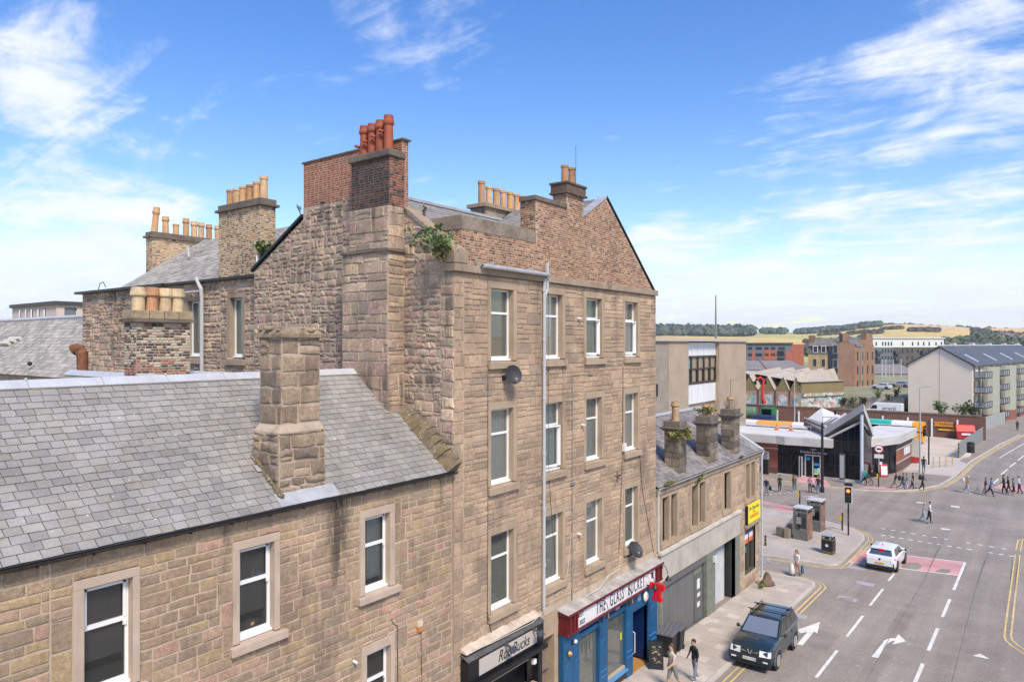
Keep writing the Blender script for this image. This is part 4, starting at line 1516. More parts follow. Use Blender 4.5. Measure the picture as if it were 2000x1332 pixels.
# barber shop
fb = FX(-13.6)
bs = MB()
bs.fbox(fb, 15.72, 19.62, 3.52, 4.16, -.2, .12).fbox(fb, 15.72, 16.12, -1, 3.52, -.2, .06).fbox(fb, 19.4, 19.62, -1, 3.52, -.2, .06)
bs.fbox(fb, 15.72, 19.62, 3.36, 3.5, -.2, .30)
bs.fquad(fb, 16.1, 19.4, -1, 3.4, -.5)
bsf = bs.build('barber_front', flat('black shop paint', (.012, .012, .013), .4), ten, label='black barber shop front with cream sign')
MB().fbox(fb, 16.22, 19.2, 3.62, 4.1, .1, .135).build('sign_board', flat('cream sign board', (.50, .44, .38), .6), bsf)
fsb = F((-13.6, 0, 0), (0, 1, 0), (1, 0, 0))
m_blk = flat('black lettering', (.015, .014, .014), .6)
text('Roc Bucks', fsb, 17.95, 3.85, .50, .139, m_blk, bsf, 'sign_lettering', shear=.3, sx=.78)
for y in (17.42, 18.92):
    b = MB()
    b.hexa([fb.p(y, 4.16, .12), fb.p(y + .1, 4.16, .12), fb.p(y + .1, 4.06, .42), fb.p(y, 4.06, .42)], [fb.p(y, 4.19, .12), fb.p(y + .1, 4.19, .12), fb.p(y + .1, 4.09, .42), fb.p(y, 4.09, .42)])
    b.hexa([fb.p(y - .1, 4.10, .36), fb.p(y + .2, 4.10, .36), fb.p(y + .2, 3.97, .48), fb.p(y - .1, 3.97, .48)], [fb.p(y - .1, 4.14, .40), fb.p(y + .2, 4.14, .40), fb.p(y + .2, 4.01, .52), fb.p(y - .1, 4.01, .52)])
    b.build('flood_lamp', flat('dark lamp housing', (.06, .06, .07), .4), bsf)
MB().hexa([fb.p(15.7, 4.32, -.2), fb.p(19.65, 4.32, -.2), fb.p(19.65, 4.17, .14), fb.p(15.7, 4.17, .14)], [fb.p(15.7, 4.36, -.2), fb.p(19.65, 4.36, -.2), fb.p(19.65, 4.20, .14), fb.p(15.7, 4.20, .14)]).build('canopy', mat('dark lead canopy', (.10, .095, .09), .7, .4, 3, .2), bsf)
b = MB()
n = 14
for k in range(n):
    y = 15.72 + k * .27
    b.hexa([fb.p(y, 4.4, -.2), fb.p(y + .27, 4.4, -.2), fb.p(y + .27, 4.38, .06), fb.p(y, 4.38, .06)], [fb.p(y, 4.55 + sr.uniform(-.03, .03), -.2), fb.p(y + .27, 4.55 + sr.uniform(-.03, .03), -.2), fb.p(y + .27, 4.45, .02), fb.p(y, 4.45, .02)])
b.build('mortar_flashing', mat('pale mortar flashing', (.55, .45, .35), .95, .3, 3, .3, 30, .5, 20), bsf)
b = MB()
b.fbox(fb, 16.9, 18.9, 3.14, 3.22, .0, .04)
b.build('batten', flat('pale timber batten', (.55, .46, .36)), bsf)
b = MB()
b.fbox(fb, 17.3, 19.3, 2.2, 2.26, -.1, .1)
b.build('rail', flat('dull rail', (.35, .29, .22)), bsf)
for y in (17.6, 18.6):
    MB().hexa([fb.p(y, 1.6, .05), fb.p(y + .75, 1.6, .05), fb.p(y + .75, 1.6, -.45), fb.p(y, 1.6, -.45)], [fb.p(y, 2.05, .1), fb.p(y + .75, 2.05, .1), fb.p(y + .75, 2.1, -.45), fb.p(y, 2.1, -.45)]).build('shop_blind', flat('grey brown blind', (.20, .17, .15)), bsf)
text('RB', fsb, 17.5, 2.75, .3, -.48, flat('faint lettering', (.16, .17, .18)), bsf, 'window_lettering', shear=.3)
p = onX(1042, 1272, -13.55)
MB().fbox(fb, 19.0, 19.15, 2.95, 3.1, .06, .16).build('camera_box', m_white, bsf)
# barber pole
bp = thing('barber_pole', 'striped red white and blue barber pole beside the black shop', 'barber pole', (-13.3, 15.62, 3.0))
c0 = (-13.33, 15.62)
b = MB()
nn, mm = 24, 26
for j in range(mm):
    for i in range(nn):
        a0, a1 = 2 * math.pi * i / nn, 2 * math.pi * (i + 1) / nn
        z0_, z1_ = 2.3 + .032 * j, 2.3 + .032 * (j + 1)
        k = (i + j) % 12
        mi = 0 if k < 3 else (2 if 6 <= k < 9 else 1)
        b.poly(*[(c0[0] + .14 * math.cos(a), c0[1] + .14 * math.sin(a), z) for a, z in ((a0, z0_), (a1, z0_), (a1, z1_), (a0, z1_))], m=mi)
b.build('striped_tube', [flat('stripe red', (.55, .06, .02)), flat('stripe white', (.75, .68, .58)), flat('stripe blue', (.03, .05, .16))], bp)
b = MB()
b.lathe((c0[0], c0[1], 3.13), [(.16, 0), (.17, .04), (.17, .16), (.10, .2)], 16)
b.lathe((c0[0], c0[1], 2.15), [(.12, 0), (.17, .05), (.17, .15)], 16)
b.box(-13.8, -13.45, 15.52, 15.72, 2.5, 3.3)
b.build('end_cap', flat('dark cap', (.045, .045, .05), .35), bp)
# stone bay between the two shops
b = MB()
b.fbox(ft_, 19.66, 19.78, -1.3, 4.1, -.4, .02).fbox(ft_, 20.72, 20.94, -1.3, 4.1, -.4, .02).fbox(ft_, 19.79, 20.71, 3.35, 4.1, -.4, .018)
bay = b.build('close_entry', m_tdress, ten)
b = MB()
b.fquad(ft_, 19.79, 20.71, -1.2, 3.35, -.35)
b.fbox(ft_, 19.79, 20.71, 2.1, 2.22, -.35, -.2)
b.fbox(ft_, 19.79, 20.71, 1.15, 1.25, -.35, -.12)
b.build('door_panel', mat('grey brown boarded door', (.20, .155, .13), .8, .3, 2), bay)

# ================================================================ rear tenement
rr = random.Random(41)
rear = thing('rear_tenement', 'rubble tenement behind the front roof with slate slope and two buff chimneys', 'tenement', (-30, 16.5, 0))
fr1 = FY(16.0)
W1 = (onY(377, 600, 16.0).x, onY(396, 600, 16.0).x)
W2 = (onY(453, 600, 16.0).x, onY(474, 600, 16.0).x)
wz = (13.0, 15.35)
RW = [(-29.75, -28.55), (-26.42, -25.5)]
hs = [(a - .2, b + .15, wz[0] - .35, wz[1] + .2) for a, b in RW]
mb = MB()
wall_panels(mb, fr1, -40.3, -23.9, 4, 16.1, hs)
mb.poly((-40.3, 16, 4), (-40.3, 22, 4), (-40.3, 22, 16.1), (-40.3, 16, 16.1))
rwall = mb.build('rear_wall', m_mort2, rear)
st = strips(-40.25, -23.9, 9.5, 16.1, (.14, .36), (.2, .65), rr, hs, .25)
emit_pieces([stone_geo(fr1, s, rr, .03, (.015, .06), .022, True, 1.25, bev=.03) for s in st], m_rst, rwall, 'rubble_stone', 300, 'small_rubble')
for (a, b), h in zip(RW, hs):
    w = sash(rear, fr1, a, b, *wz, recess=.2, bar=.0, fw=.07, sur=(h[0], h[1], h[2], h[3]), sill=(h[0] - .05, h[1] + .05, h[2], h[2] + .26), msur=m_dress2, curtain=None if a < -28 else [(0, 1, .05, 1, m_curtg)])
b = MB()
b.box(-40.7, -31.5, 15.75, 21, 16.1, 16.22)
b.box(-31.5, -23.95, 15.80, 16.1, 16.1, 16.2)
b.tube([(-39.2, 16.3, 16.2), (-39.0, 16.3, 16.6), (-38.6, 16.3, 16.68), (-38.3, 16.3, 16.4)], .02, 6)
b.build('eaves_lead', m_black, rear)
vv = V((0, 4.5, 2.95))
frr = F((0, 16.0, 16.15), (1, 0, 0), V((0, -vv.z, vv.y)).normalized(), vv.normalized())
mb = MB()
mb.fquad(frr, -36.2, -23.95, 0, vv.length, -.01)
mb.poly((-36.2, 20.5, 19.09), (-23.95, 20.5, 19.09), (-23.95, 25, 16.1), (-36.2, 25, 16.1))
mb.poly((-36.2, 16, 16.15), (-36.2, 20.5, 19.09), (-36.2, 25, 16.15))
rroof = mb.build('roof', m_under, rear)
emit_pieces(slate_geos(frr, -36.2, -24.0, .02, vv.length, .3, .2, rr), m_slate2, rroof, 'slate', 150, 'slates')
mb = MB()
mb.fbox(frr, -36.3, -36.05, 0, vv.length, .02, .05)
mb.build('verge_lead', m_lead, rear)
b = MB()
b.tube([onY(369, 502, 18.2), onY(367, 482, 18.2)], .06, 8)
b.fbox(frr, -30.2, -29.7, 4.2, 4.5, .03, .1)
b.build('roof_vent', m_plast, rear)
p = onY(395, 565, 15.85)
pp = MB()
xp = p.x
pp.tube([(onY(385, 543, 15.85).x, 15.8, onY(385, 543, 15.85).z), (xp, 15.8, p.z), (xp + .02, 15.82, 15.4), (xp + .02, 15.82, 9.5)], .08, 8)
pp.tube([(xp - 2.2, 15.85, 15.7), (xp, 15.82, 15.72)], .06, 8)
pp.build('downpipe', m_plast, rear)
b = MB()
b.tube([(-24.05, 15.7, 16.2), (-24.08, 15.7, 16.9)], .05, 6)
b.build('white_pipe', m_white, rear)


def stack(parent, x0, x1, y0, y1, z0, z1, mt, label, faces, capm, rnd, mort, lim=120, bl=(.12, .24)):
    b = MB()
    b.box(x0, x1, y0, y1, z0, z1)
    s_ = b.build('chimney', mort, parent, label=label)
    g = []
    if 's' in faces:
        g += [stone_geo(FY(y0), s, rnd, .014, (.005, .013), .003) for s in lay(x0, x1, z0, z1, (.074, .08), bl, rnd)]
    if 'e' in faces:
        g += [stone_geo(FX(x1), s, rnd, .014, (.005, .013), .003) for s in lay(y0, y1, z0, z1, (.074, .08), bl, rnd)]
    emit_pieces(g, mt, s_, 'brick', lim, 'bricks')
    MB().box(x0 - .12, x1 + .12, y0 - .12, y1 + .12, z1, z1 + .1).build('cap_ledge', capm, s_, bevel=.01)
    MB().box(x0 - .03, x1 + .03, y0 - .03, y1 + .03, z1 + .1, z1 + .3).build('cap', capm, s_, bevel=.02)
    return s_


m_bmort = mat('buff mortar', (.45, .37, .27), .95, .25, 1.5, .2, 30, streak=.5, scol=(.1, .08, .06))
cs = stack(rear, -27.3, -24.35, 16.02, 16.7, 16.0, 18.9, m_brbuff, 'tall buff brick chimney with six tan pots', 'se', m_cap, rr, m_bmort)
for k in range(6):
    b = MB()
    pot(b, (-27.0 + k * .475, 16.36, 19.15), (.72, .7, .74, .74, .8, .95)[k], .165, 1)
    b.build('chimney_pot', m_terra2, cs)
cs = stack(rear, -37.0, -36.35, 17.7, 22.2, 16.0, 18.95, m_brbuff, 'long buff brick chimney with nine mixed pots at the far verge', 'se', m_cap, rr, m_bmort)
for k in range(9):
    b = MB()
    y = (17.95, 18.55, 19.1, 19.65, 20.1, 20.5, 20.95, 21.45, 21.9)[k]
    pot(b, (-36.68, y, 19.2), (1.35, .95, .62, 1.0, .9, .9, .85, .85, .75)[k], .165, 0 if k != 2 else 1, lean=(.05, .08) if k == 0 else (0, 0))
    b.build('chimney_pot', m_terra2, cs)
# rusty vent
v_ = thing('vent_pipe', 'fat rusty vent pipe with bent top beside the rubble wall', 'vent pipe', at(160, 735, 30))
b = MB()
b.tube([at(161, 760, 30), at(161, 700, 30), at(160, 690, 30), at(156, 683, 30), at(149, 681, 30), at(143, 684, 30)], [.22, .22, .24, .24, .22, .25], 14)
b.build('pipe', mat('rusty iron pipe', (.20, .085, .045), .9, .5, 4, .3, 20, .4, 30), v_)
# far left slate roof and modern block
ls = thing('slate_roofed_house', 'old house with pale weathered slate roof at the far left', 'house', (-55, 18, 0))
pe, pr_ = V((0, 16.6, 11.55)), V((0, 20.0, 15.25))
vv = pr_ - pe
frl = F(pe, (1, 0, 0), V((0, -vv.z, vv.y)).normalized(), vv.normalized())
mb = MB()
mb.fquad(frl, -75, -40.35, 0, vv.length, -.01)
lr = mb.build('roof', m_under, ls)
emit_pieces(slate_geos(frl, -74, -40.4, .02, vv.length, .42, .26, rr), m_slate2, lr, 'slate', 120, 'slates')
b = MB()
b.tube([(-75, 20, 15.3), (-40.4, 20, 15.3)], .14, 8)
b.build('ridge', m_zinc, ls)
b = MB()
b.box(-75, -40.4, 17.0, 23, 2, 11.5)
b.build('wall', m_mort2, ls)
b = MB()
p = frl.p(-58, 2.9, .1)
for k in range(3):
    b.fbox(frl, -59.5 + k * .25, -57.9 + k * .5, 2.5 + .25 * k, 2.7 + .25 * k, .02, .25 - .04 * k)
b.build('roof_repair_timber', flat('pale timber', (.6, .55, .46)), ls)
b = MB()
p = onY(69, 710, 17.2)
b.ball(p + V((0, -.3, 0)), .14, 5)
b.build('roof_vent', m_black, ls)
mbk = thing('flat_roofed_block', 'pale pink modern block with flat dark roof edge far left', 'building', at(110, 672, 88))
P0 = at(110, 592, 88)
zt = P0.z
m_pink = mat('pale render', (.62, .50, .41), .9, .1, .3, .05)
b = MB()
fl_, fr_ = FY(P0.y), FX(P0.x)
xl = onY(24, 600, P0.y).x
WL = []
for px in (39, 51, 62, 75, 87):
    a, c = onY(px - 2, 605, P0.y).x, onY(px + 2.2, 605, P0.y).x
    WL.append((a, c, zt - 1.9, zt - .55))
hr2 = [(onX(126, 600, P0.x).y, onX(150, 600, P0.x).y, zt - 1.9, zt - .5)]
wall_panels(b, fl_, xl, P0.x, zt - 6, zt - .2, WL)
wall_panels(b, fr_, P0.y, P0.y + 22, zt - 6, zt - .2, hr2)
bb = b.build('wall', m_pink, mbk)
b = MB()
b.box(xl - .2, P0.x + .3, P0.y - .3, P0.y + 22, zt - .2, zt + .25)
b.build('roof_edge', flat('dark roof edge', (.07, .065, .06)), mbk)
for (a, c, d, e) in WL:
    b = MB()
    b.fbox(fl_, a, c, d, e, -.3, -.15)
    b.build('window', flat('brown window', (.09, .05, .035), .3), mbk)
b = MB()
b.fbox(fr_, hr2[0][0], hr2[0][1], hr2[0][2], hr2[0][3], -.3, -.15)
b.build('window', flat('wide grey window', (.16, .18, .19), .15), mbk)

# ================================================================ low garage building with three chimneys
gr = random.Random(51)
gar = thing('low_stone_building', 'low slate roofed stone building with roller shutter beyond the pub', 'building', (-13.8, 36, 0))
GW = [(29.5, 30.2), (30.45, 31.1), (32.85, 33.55), (33.8, 34.5), (37.2, 38.15), (40.65, 41.3), (41.55, 42.2)]
GZ = (4.5, 6.55)
gh = [(a, b, *GZ) for a, b in GW]
low = [(29.1, 39.4, -1.6, 4.15), (40.5, 42.35, .2, 2.75)]
mb = MB()
wall_panels(mb, ft_, 28.86, 43.1, -1.6, 7.05, gh + low)
mb.poly((-13.8, 43.1, -1.6), (-21.6, 43.1, -1.6), (-21.6, 43.1, 7.1), (-17.7, 43.1, 9.38), (-13.8, 43.1, 7.05))
mb.poly((-21.6, 28.86, -1.6), (-21.6, 43.1, -1.6), (-21.6, 43.1, 7.1), (-21.6, 28.86, 7.1))
gwall = mb.build('front_wall', m_mort, gar)
trim = []
for a, b in ((29.5, 31.1), (32.85, 34.5), (37.2, 38.15), (40.65, 42.2)):
    trim.append((a - .2, b + .2, GZ[0] - .2, GZ[1] + .25))
st = lay(28.9, 43.08, 4.2, 6.75, (.2, .3), (.35, .8), gr, trim)
st += lay(39.5, 43.08, -1.2, 4.15, (.22, .34), (.35, .8), gr, [(40.3, 42.5, .05, 2.9)])
emit_pieces([stone_geo(ft_, s, gr, .018, (.012, .028), .008, False, 1.2) for s in st], m_tst, gwall, 'stone', 300)
b = MB()
b.fbox(ft_, 28.88, 43.12, 6.77, 7.06, -.1, .10)
b.build('eaves_course', m_dress2, gar, bevel=.02)
for (a, b_, c, d), ws in zip(trim, ((0, 1), (2, 3), (4,), (5, 6))):
    t = MB()
    t.fbox(ft_, a, b_, GZ[1] + .004, d, -.2, .03).fbox(ft_, a, b_, c, GZ[0] - .004, -.2, .08)
    xs = [a] + [x for w in ws for x in GW[w]] + [b_]
    for i in range(0, len(xs), 2):
        t.fbox(ft_, xs[i], xs[i + 1], GZ[0], GZ[1], -.22, .028)
    w_ = t.build('window', m_tdress, gar)
    for w in ws:
        MB().fquad(ft_, GW[w][0], GW[w][1], GZ[0], GZ[1], -.45).build('boarding', flat('dirty dark glazing', (.055, .045, .035), .4, var=.4), w_)
# rendered garage frontage
m_grend = mat('grey roughcast render', (.46, .41, .345), .95, .25, .8, .2, 50, .4, 50, streak=.45, scol=(.17, .15, .125), moss=.05)
m_green = mat('mottled green tile', (.19, .20, .155), .5, .3, 3, .3, 40)
b = MB()
zl = lambda y: 2.86 + (y - 29) * .0
b.fbox(ft_, 29.12, 39.38, 2.86, 4.08, -.1, .12)
frnt = b.build('rendered_band', m_grend, gar)
b = MB()
b.fbox(ft_, 29.05, 39.45, 4.08, 4.2, -.1, .2)
b.build('band_cope', mat('pale concrete cope', (.55, .5, .43), .9), frnt)
b = MB()
b.fbox(ft_, 34.55, 35.68, -1.4, 2.86, -.1, .10).fbox(ft_, 38.65, 39.38, -1.4, 2.86, -.1, .10).fbox(ft_, 29.12, 29.45, -1.4, 2.86, -.1, .08)
b.build('green_pier', m_green, gar)
b = MB()
b.fbox(ft_, 29.45, 34.55, 2.5, 2.86, -.1, .06)
b.build('door_lintel', flat('dark lintel', (.13, .125, .12)), gar)
for k in range(4):
    a = 29.47 + k * .985
    MB().fbox(ft_, a + .012, a + .972, -1.2, 2.49, -.25, -.12).build('door_leaf', mat('grey garage door', (.155, .15, .14), .7, .15, 1, .12, 40), gar)
wd = MB().fbox(ft_, 33.45, 34.5, -1.2, 2.0, -.25, -.1).build('wicket_door', mat('grey wicket door', (.135, .13, .125), .6, .15, 1), gar)
MB().fbox(ft_, 33.45, 34.5, 2.02, 2.48, -.25, -.12).build('fanlight_panel', m_green, gar)
b = MB()
for z0_, z1_, y0_ in ((1.25, 1.75, 33.75), (.85, 1.05, 33.78), (.35, .6, 33.75)):
    b.fbox(ft_, y0_, y0_ + .36, z0_, z1_, -.1, -.095)
b.build('paper_notice', flat('white paper', (.72, .74, .68)), wd)
shh = MB()
shh.fquad(ft_, 35.68, 38.65, -1.3, 2.9, -.5)
shh.poly(ft_.p(38.65, -1.3, .1), ft_.p(38.65, 2.9, .1), ft_.p(38.65, 2.9, -.6), ft_.p(38.65, -1.3, -.6))
shh.build('shutter_recess', flat('dark recess', (.035, .04, .037)), gar)
shp = MB()
z = -1.2
n = 0
fs2 = ft_
while z < 2.85:
    sl2 = MB()
    q0, q1 = 35.7, 38.3
    shp.add([fs2.p(q0, z, -.42), fs2.p(q1, z, -.42), fs2.p(q1, z + .06, -.385), fs2.p(q0, z + .06, -.385), fs2.p(q1, z + .115, -.42), fs2.p(q0, z + .115, -.42)], [(0, 1, 2, 3), (3, 2, 4, 5)])
    z += .118
shp.build('roller_shutter', mat('steel roller shutter', (.5, .5, .49), .5, .15, 2, .1), gar)
p = onX(1394, 1090, -13.65)
b = MB()
b.fbox(ft_, 35.35, 35.6, 2.25, 2.55, .1, .22)
b.build('alarm_box', flat('pale grey box', (.6, .62, .6)), gar)
# the shop at the corner
b = MB()
b.fquad(ft_, 40.5, 42.35, .2, 2.75, -.25)
b.build('shop_window', glass_mat('shop glass', (.03, .025, .015), .3), gar)
b = MB()
for y in (40.5, 41.45, 42.28):
    b.fbox(ft_, y, y + .07, .2, 2.75, -.26, -.1)
b.fbox(ft_, 40.5, 42.35, .15, .24, -.26, -.05)
b.build('window_frame', flat('bronze frame', (.10, .085, .065)), gar)
fsg = F((-13.8, 0, 0), (0, 1, 0), (1, 0, 0))
b = MB()
b.fbox(ft_, 40.52, 42.3, 2.4, 2.72, -.22, -.14, 0).fbox(ft_, 40.52, 42.3, 2.12, 2.4, -.22, -.14, 1).fbox(ft_, 40.52, 42.3, 1.88, 2.12, -.22, -.14, 2)
wp = b.build('window_poster', [flat('navy print', (.05, .05, .11)), flat('white print', (.7, .66, .66)), flat('orange print', (.72, .16, .05))], gar)
MB().fbox(ft_, 40.52, 41.4, 1.3, 1.65, -.24, -.2).build('teal_poster', flat('teal print', (.02, .18, .20)), gar)
b = MB()
b.fbox(ft_, 40.3, 42.75, 2.98, 3.1, 0, .22)
b.build('shop_ledge', m_dress2, gar)
ys = thing('shop_sign', 'yellow sign board with dark and red lettering above the corner shop', 'sign', (-13.8, 41.6, 3.6))
MB().fbox(ft_, 40.55, 42.75, 3.14, 4.18, .05, .16).build('board', flat('bright yellow', (.85, .70, .02), .5), ys)
MB().fbox(ft_, 40.44, 40.55, 3.1, 4.2, .05, .18).build('edge', m_black, ys)
text('Mr Chow Fast', fsg, 41.65, 3.95, .30, .164, m_navy, ys, 'lettering', sx=.95)
text('Pizza', fsg, 41.65, 3.72, .2, .164, flat('brown lettering', (.4, .22, .03)), ys, 'lettering')
text('KEBABS PIZZAS', fsg, 41.65, 3.48, .26, .164, flat('red lettering', (.6, .05, .04)), ys, 'lettering', sx=.85)

# roof
e0, r0 = V((-13.66, 0, 7.1)), V((-17.7, 0, 9.42))
d = r0 - e0
frg = F(e0, (0, 1, 0), V((-d.z, 0, d.x)).normalized() * -1, d.normalized())
mb = MB()
mb.fquad(frg, 28.9, 43.3, 0, d.length, -.01)
mb.poly((-17.7, 28.9, 9.4), (-17.7, 43.3, 9.4), (-21.7, 43.3, 7.1), (-21.7, 28.9, 7.1))
groof = mb.build('roof', m_under, gar)
emit_pieces(slate_geos(frg, 28.9, 43.25, .02, d.length - .04, .3, .21, gr), m_slate3, groof, 'slate', 300, 'slates')
b = MB()
b.box(-17.85, -17.55, 28.9, 43.3, 9.4, 9.5)
b.fbox(frg, 43.05, 43.4, 0, d.length, .02, .07)
b.build('ridge_lead', m_zinc, gar)
mb = MB()
n = 8
for k in range(n):
    a0, a1 = math.pi * (1 + k / n), math.pi * (1 + (k + 1) / n)
    q = lambda a, yy, r: (-13.62 + r * math.cos(a), yy, 7.12 + r * math.sin(a))
    mb.poly(q(a0, 28.9, .075), q(a1, 28.9, .075), q(a1, 43.4, .075), q(a0, 43.4, .075))
mb.tube([(-13.66, 28.98, 7.05), (-13.74, 28.98, 6.7), (-13.74, 28.98, 4.3)], .06, 8)
mb.tube([(-13.62, 43.35, 7.05), (-13.7, 43.22, 6.7), (-13.7, 43.22, -1)], .06, 8)
mb.build('gutter', m_plast, gar)
m_sootst = mat('sooty chimney stone', (.2, .2, .2), .95, .4, 1.5, .3, 30, .8, 30, pieces=[(.17, .14, .105), (.24, .195, .145), (.13, .105, .085), (.29, .23, .165), (.2, .16, .12)], streak=1, scol=(.05, .042, .035))
GC = [(31.8, 32.6, -14.75, -13.98, 9.42), (35.6, 36.65, -14.7, -13.95, 9.35), (39.3, 40.15, -14.75, -13.98, 9.45)]
for i, (y0, y1, x0, x1, zt) in enumerate(GC):
    b = MB()
    b.box(x0, x1, y0, y1, 7.0, zt)
    cc = b.build('chimney', m_cap, gar, label=('chimney smothered in yellow green plants', 'middle chimney with broken pot and sprouting weeds', 'far chimney with caged globe pot')[i])
    g = []
    for fr, a, bb_ in ((FX(x1), y0, y1), (FY(y0), x0, x1)):
        g += [stone_geo(fr, s, gr, .02, (.01, .03), .014, False) for s in lay(a, bb_, 7.02, zt, (.25, .4), (.35, .8), gr)]
    emit_pieces(g, m_sootst, cc, 'stone', 60)
    b = MB()
    b.box(x0 - .18, x1 + .18, y0 - .18, y1 + .18, zt, zt + .08)
    b.hexa([(x0 - .02, y0 - .02, zt - .14), (x1 + .02, y0 - .02, zt - .14), (x1 + .02, y1 + .02, zt - .14), (x0 - .02, y1 + .02, zt - .14)], [(x0 - .16, y0 - .16, zt), (x1 + .16, y0 - .16, zt), (x1 + .16, y1 + .16, zt), (x0 - .16, y1 + .16, zt)])
    b.box(x0 - .04, x1 + .04, y0 - .04, y1 + .04, zt + .08, zt + .36)
    b.build('cap', m_cap, cc, bevel=.015)
    b = MB()
    xc, yc = (x0 + x1) / 2, (y0 + y1) / 2
    pot(b, (xc, yc, zt + .34), (.95, .62, .72)[i], (.19, .25, .18)[i], (0, 0, 0)[i])
    b.build('chimney_pot', mat('dirty tan pot', (.42, .28, .16), .9, .4, 4, .3, streak=.5), cc)
    if i == 2:
        b = MB()
        for k in range(6):
            a = math.pi * k / 6
            b.tube([(xc + .34 * math.sin(t) * math.cos(a), yc + .34 * math.sin(t) * math.sin(a), zt + .66 - .3 * math.cos(t)) for t in [j * math.pi * 2 / 16 for j in range(17)]], .014, 5, cap=False)
        b.tube([(xc, yc, zt + 1.0), (xc, yc, zt + 2.0), (xc + .3, yc + .3, zt + 2.02)], .02, 5)
        b.build('wire_cage', flat('dull wire', (.2, .2, .2), .5), cc)
p = V((-14.3, 32.2, 8.9))
shrub('chimney_plant', 'yellow green plants hanging over the nearest low chimney', p + V((.1, -.1, 0)), (1.0, .95, .55), 1000, .13, [m_leafy, m_bloom], 18, loc=p + V((0, 0, .3)), droop=.3)
p = V((-14.3, 36.1, 9.95))
shrub('chimney_plant', 'weeds sprouting beside the broken pot of the middle low chimney', p, (.6, .5, .4), 260, .11, [m_leafy, m_bloom], 9, loc=p - V((0, 0, .3)))
p = V((-15.6, 37.2, 10.1))
p = V((-13.7, 33.3, 6.85))
shrub('gutter_plant', 'small plant growing out of the gutter over the second window pair', p, (.3, .5, .35), 220, .1, [m_leafy, m_bloom], 7, loc=p - V((0, 0, .2)))
p = V((-13.55, 29.6, 7.2))
shrub('gutter_grass', 'grass tuft in the gutter corner next to the tall tenement', p, (.15, .9, .12), 200, .09, [m_leafy, m_bloom], 8, loc=p - V((0, 0, .08)))
p = V((-13.55, 39.2, 7.2))
shrub('gutter_grass', 'grass tuft in the gutter below the far chimney', p, (.15, .5, .12), 120, .09, [m_leafy, m_bloom], 6, loc=p - V((0, 0, .08)))

# ================================================================ office block
of = thing('office_block', 'roughcast office block with white panels and brown window bay', 'office block', (-36.4, 88, 0))
XO = -34.0
fo = FX(XO)
m_rough = mat('beige roughcast', (.40, .315, .225), .95, .16, .35, .3, 6, .3, 8, streak=.18, scol=(.22, .17, .12))
m_rough2 = mat('grey roughcast', (.31, .265, .21), .95, .2, .5, .3, 5, .3, 8, streak=.3, scol=(.2, .16, .12))
y0, ya, y1_, y2_, y3 = [onX(px, 700, XO).y for px in (1270, 1306, 1345, 1405, 1457)]
zt = onX(1400, 667, XO).z
b = MB()
b.box(XO - 14, XO, ya, y1_, -2, zt)
b.box(XO - 14, XO, y2_, y3, -2, zt)
b.box(XO - 14, XO - .8, y1_, y2_, -2, zt - .1)
b.build('wall', m_rough, of)
MB().box(XO - 14, XO - .05, y0 - 8, ya - .02, -2, zt).build('side_wall', m_rough2, of)
b = MB()
b.box(XO - 14.2, XO + .25, y0 - 8, y3 + .3, zt, zt + .35)
b.build('roof_edge', flat('pale roof edge', (.5, .43, .37)), of)
zw1, zw2 = onX(1345, 696, XO - .5).z, onX(1345, 747, XO - .5).z
m_panel = flat('white cladding panel', (.68, .68, .68), .5)
n = 5
dy = (y2_ - y1_) / n
zb = onX(1345, 790, XO - .5).z
for k in range(n):
    for c, d in ((zw1 + .05, zt - .15), (zb, zw2 - .3)):
        MB().box(XO - .79, XO - .5, y1_ + k * dy + .03, y1_ + (k + 1) * dy - .03, c, d).build('cladding_panel', m_panel, of)
m_brw = flat('brown window frame', (.06, .04, .03), .5)
b = MB()
b.box(XO - .79, XO - .45, y1_, y2_, zw2 - .3, zw2 - .02)
for k in range(n + 1):
    b.box(XO - .7, XO - .42, y1_ + k * dy - .14, y1_ + k * dy + .14, zw2, zw1)
b.box(XO - .7, XO - .42, y1_, y2_, zw1 - .16, zw1 + .04)
zm = (zw1 + zw2) / 2
b.box(XO - .7, XO - .46, y1_, y2_, zm - .08, zm + .08)
wf = b.build('window_bay', m_brw, of)
for k in range(n):
    for c, d in ((zw2, zm - .08), (zm + .08, zw1 - .16)):
        MB().fquad(FX(XO - .6), y1_ + k * dy + .14, y1_ + (k + 1) * dy - .14 - (.3 if c == zw2 else 0), c, d, 0).build('pane', flat('blind behind glass', (.30, .255, .185), .25) if k else flat('teal blind', (.2, .32, .33), .25), wf)
b = MB()
yq = onX(1280, 760, XO).y
b.box(XO - .05, XO + .1, yq - .5, yq + .5, onX(1280, 774, XO).z, onX(1280, 750, XO).z)
b.build('narrow_window', flat('black slit window', (.03, .03, .03), .2), of)
fm = thing('mast', 'thin grey mast rising behind the office block', 'mast', (XO - 7, onX(1398, 660, XO - 7).y, 0))
p = onX(1398, 668, XO - 7)
p2 = onX(1398, 577, XO - 7)
b = MB()
b.tube([(p.x, p.y, 5), (p.x, p.y, p.z + 2), p2], [.2, .16, .09], 8)
b.build('pole', flat('grey mast', (.24, .235, .19)), fm)
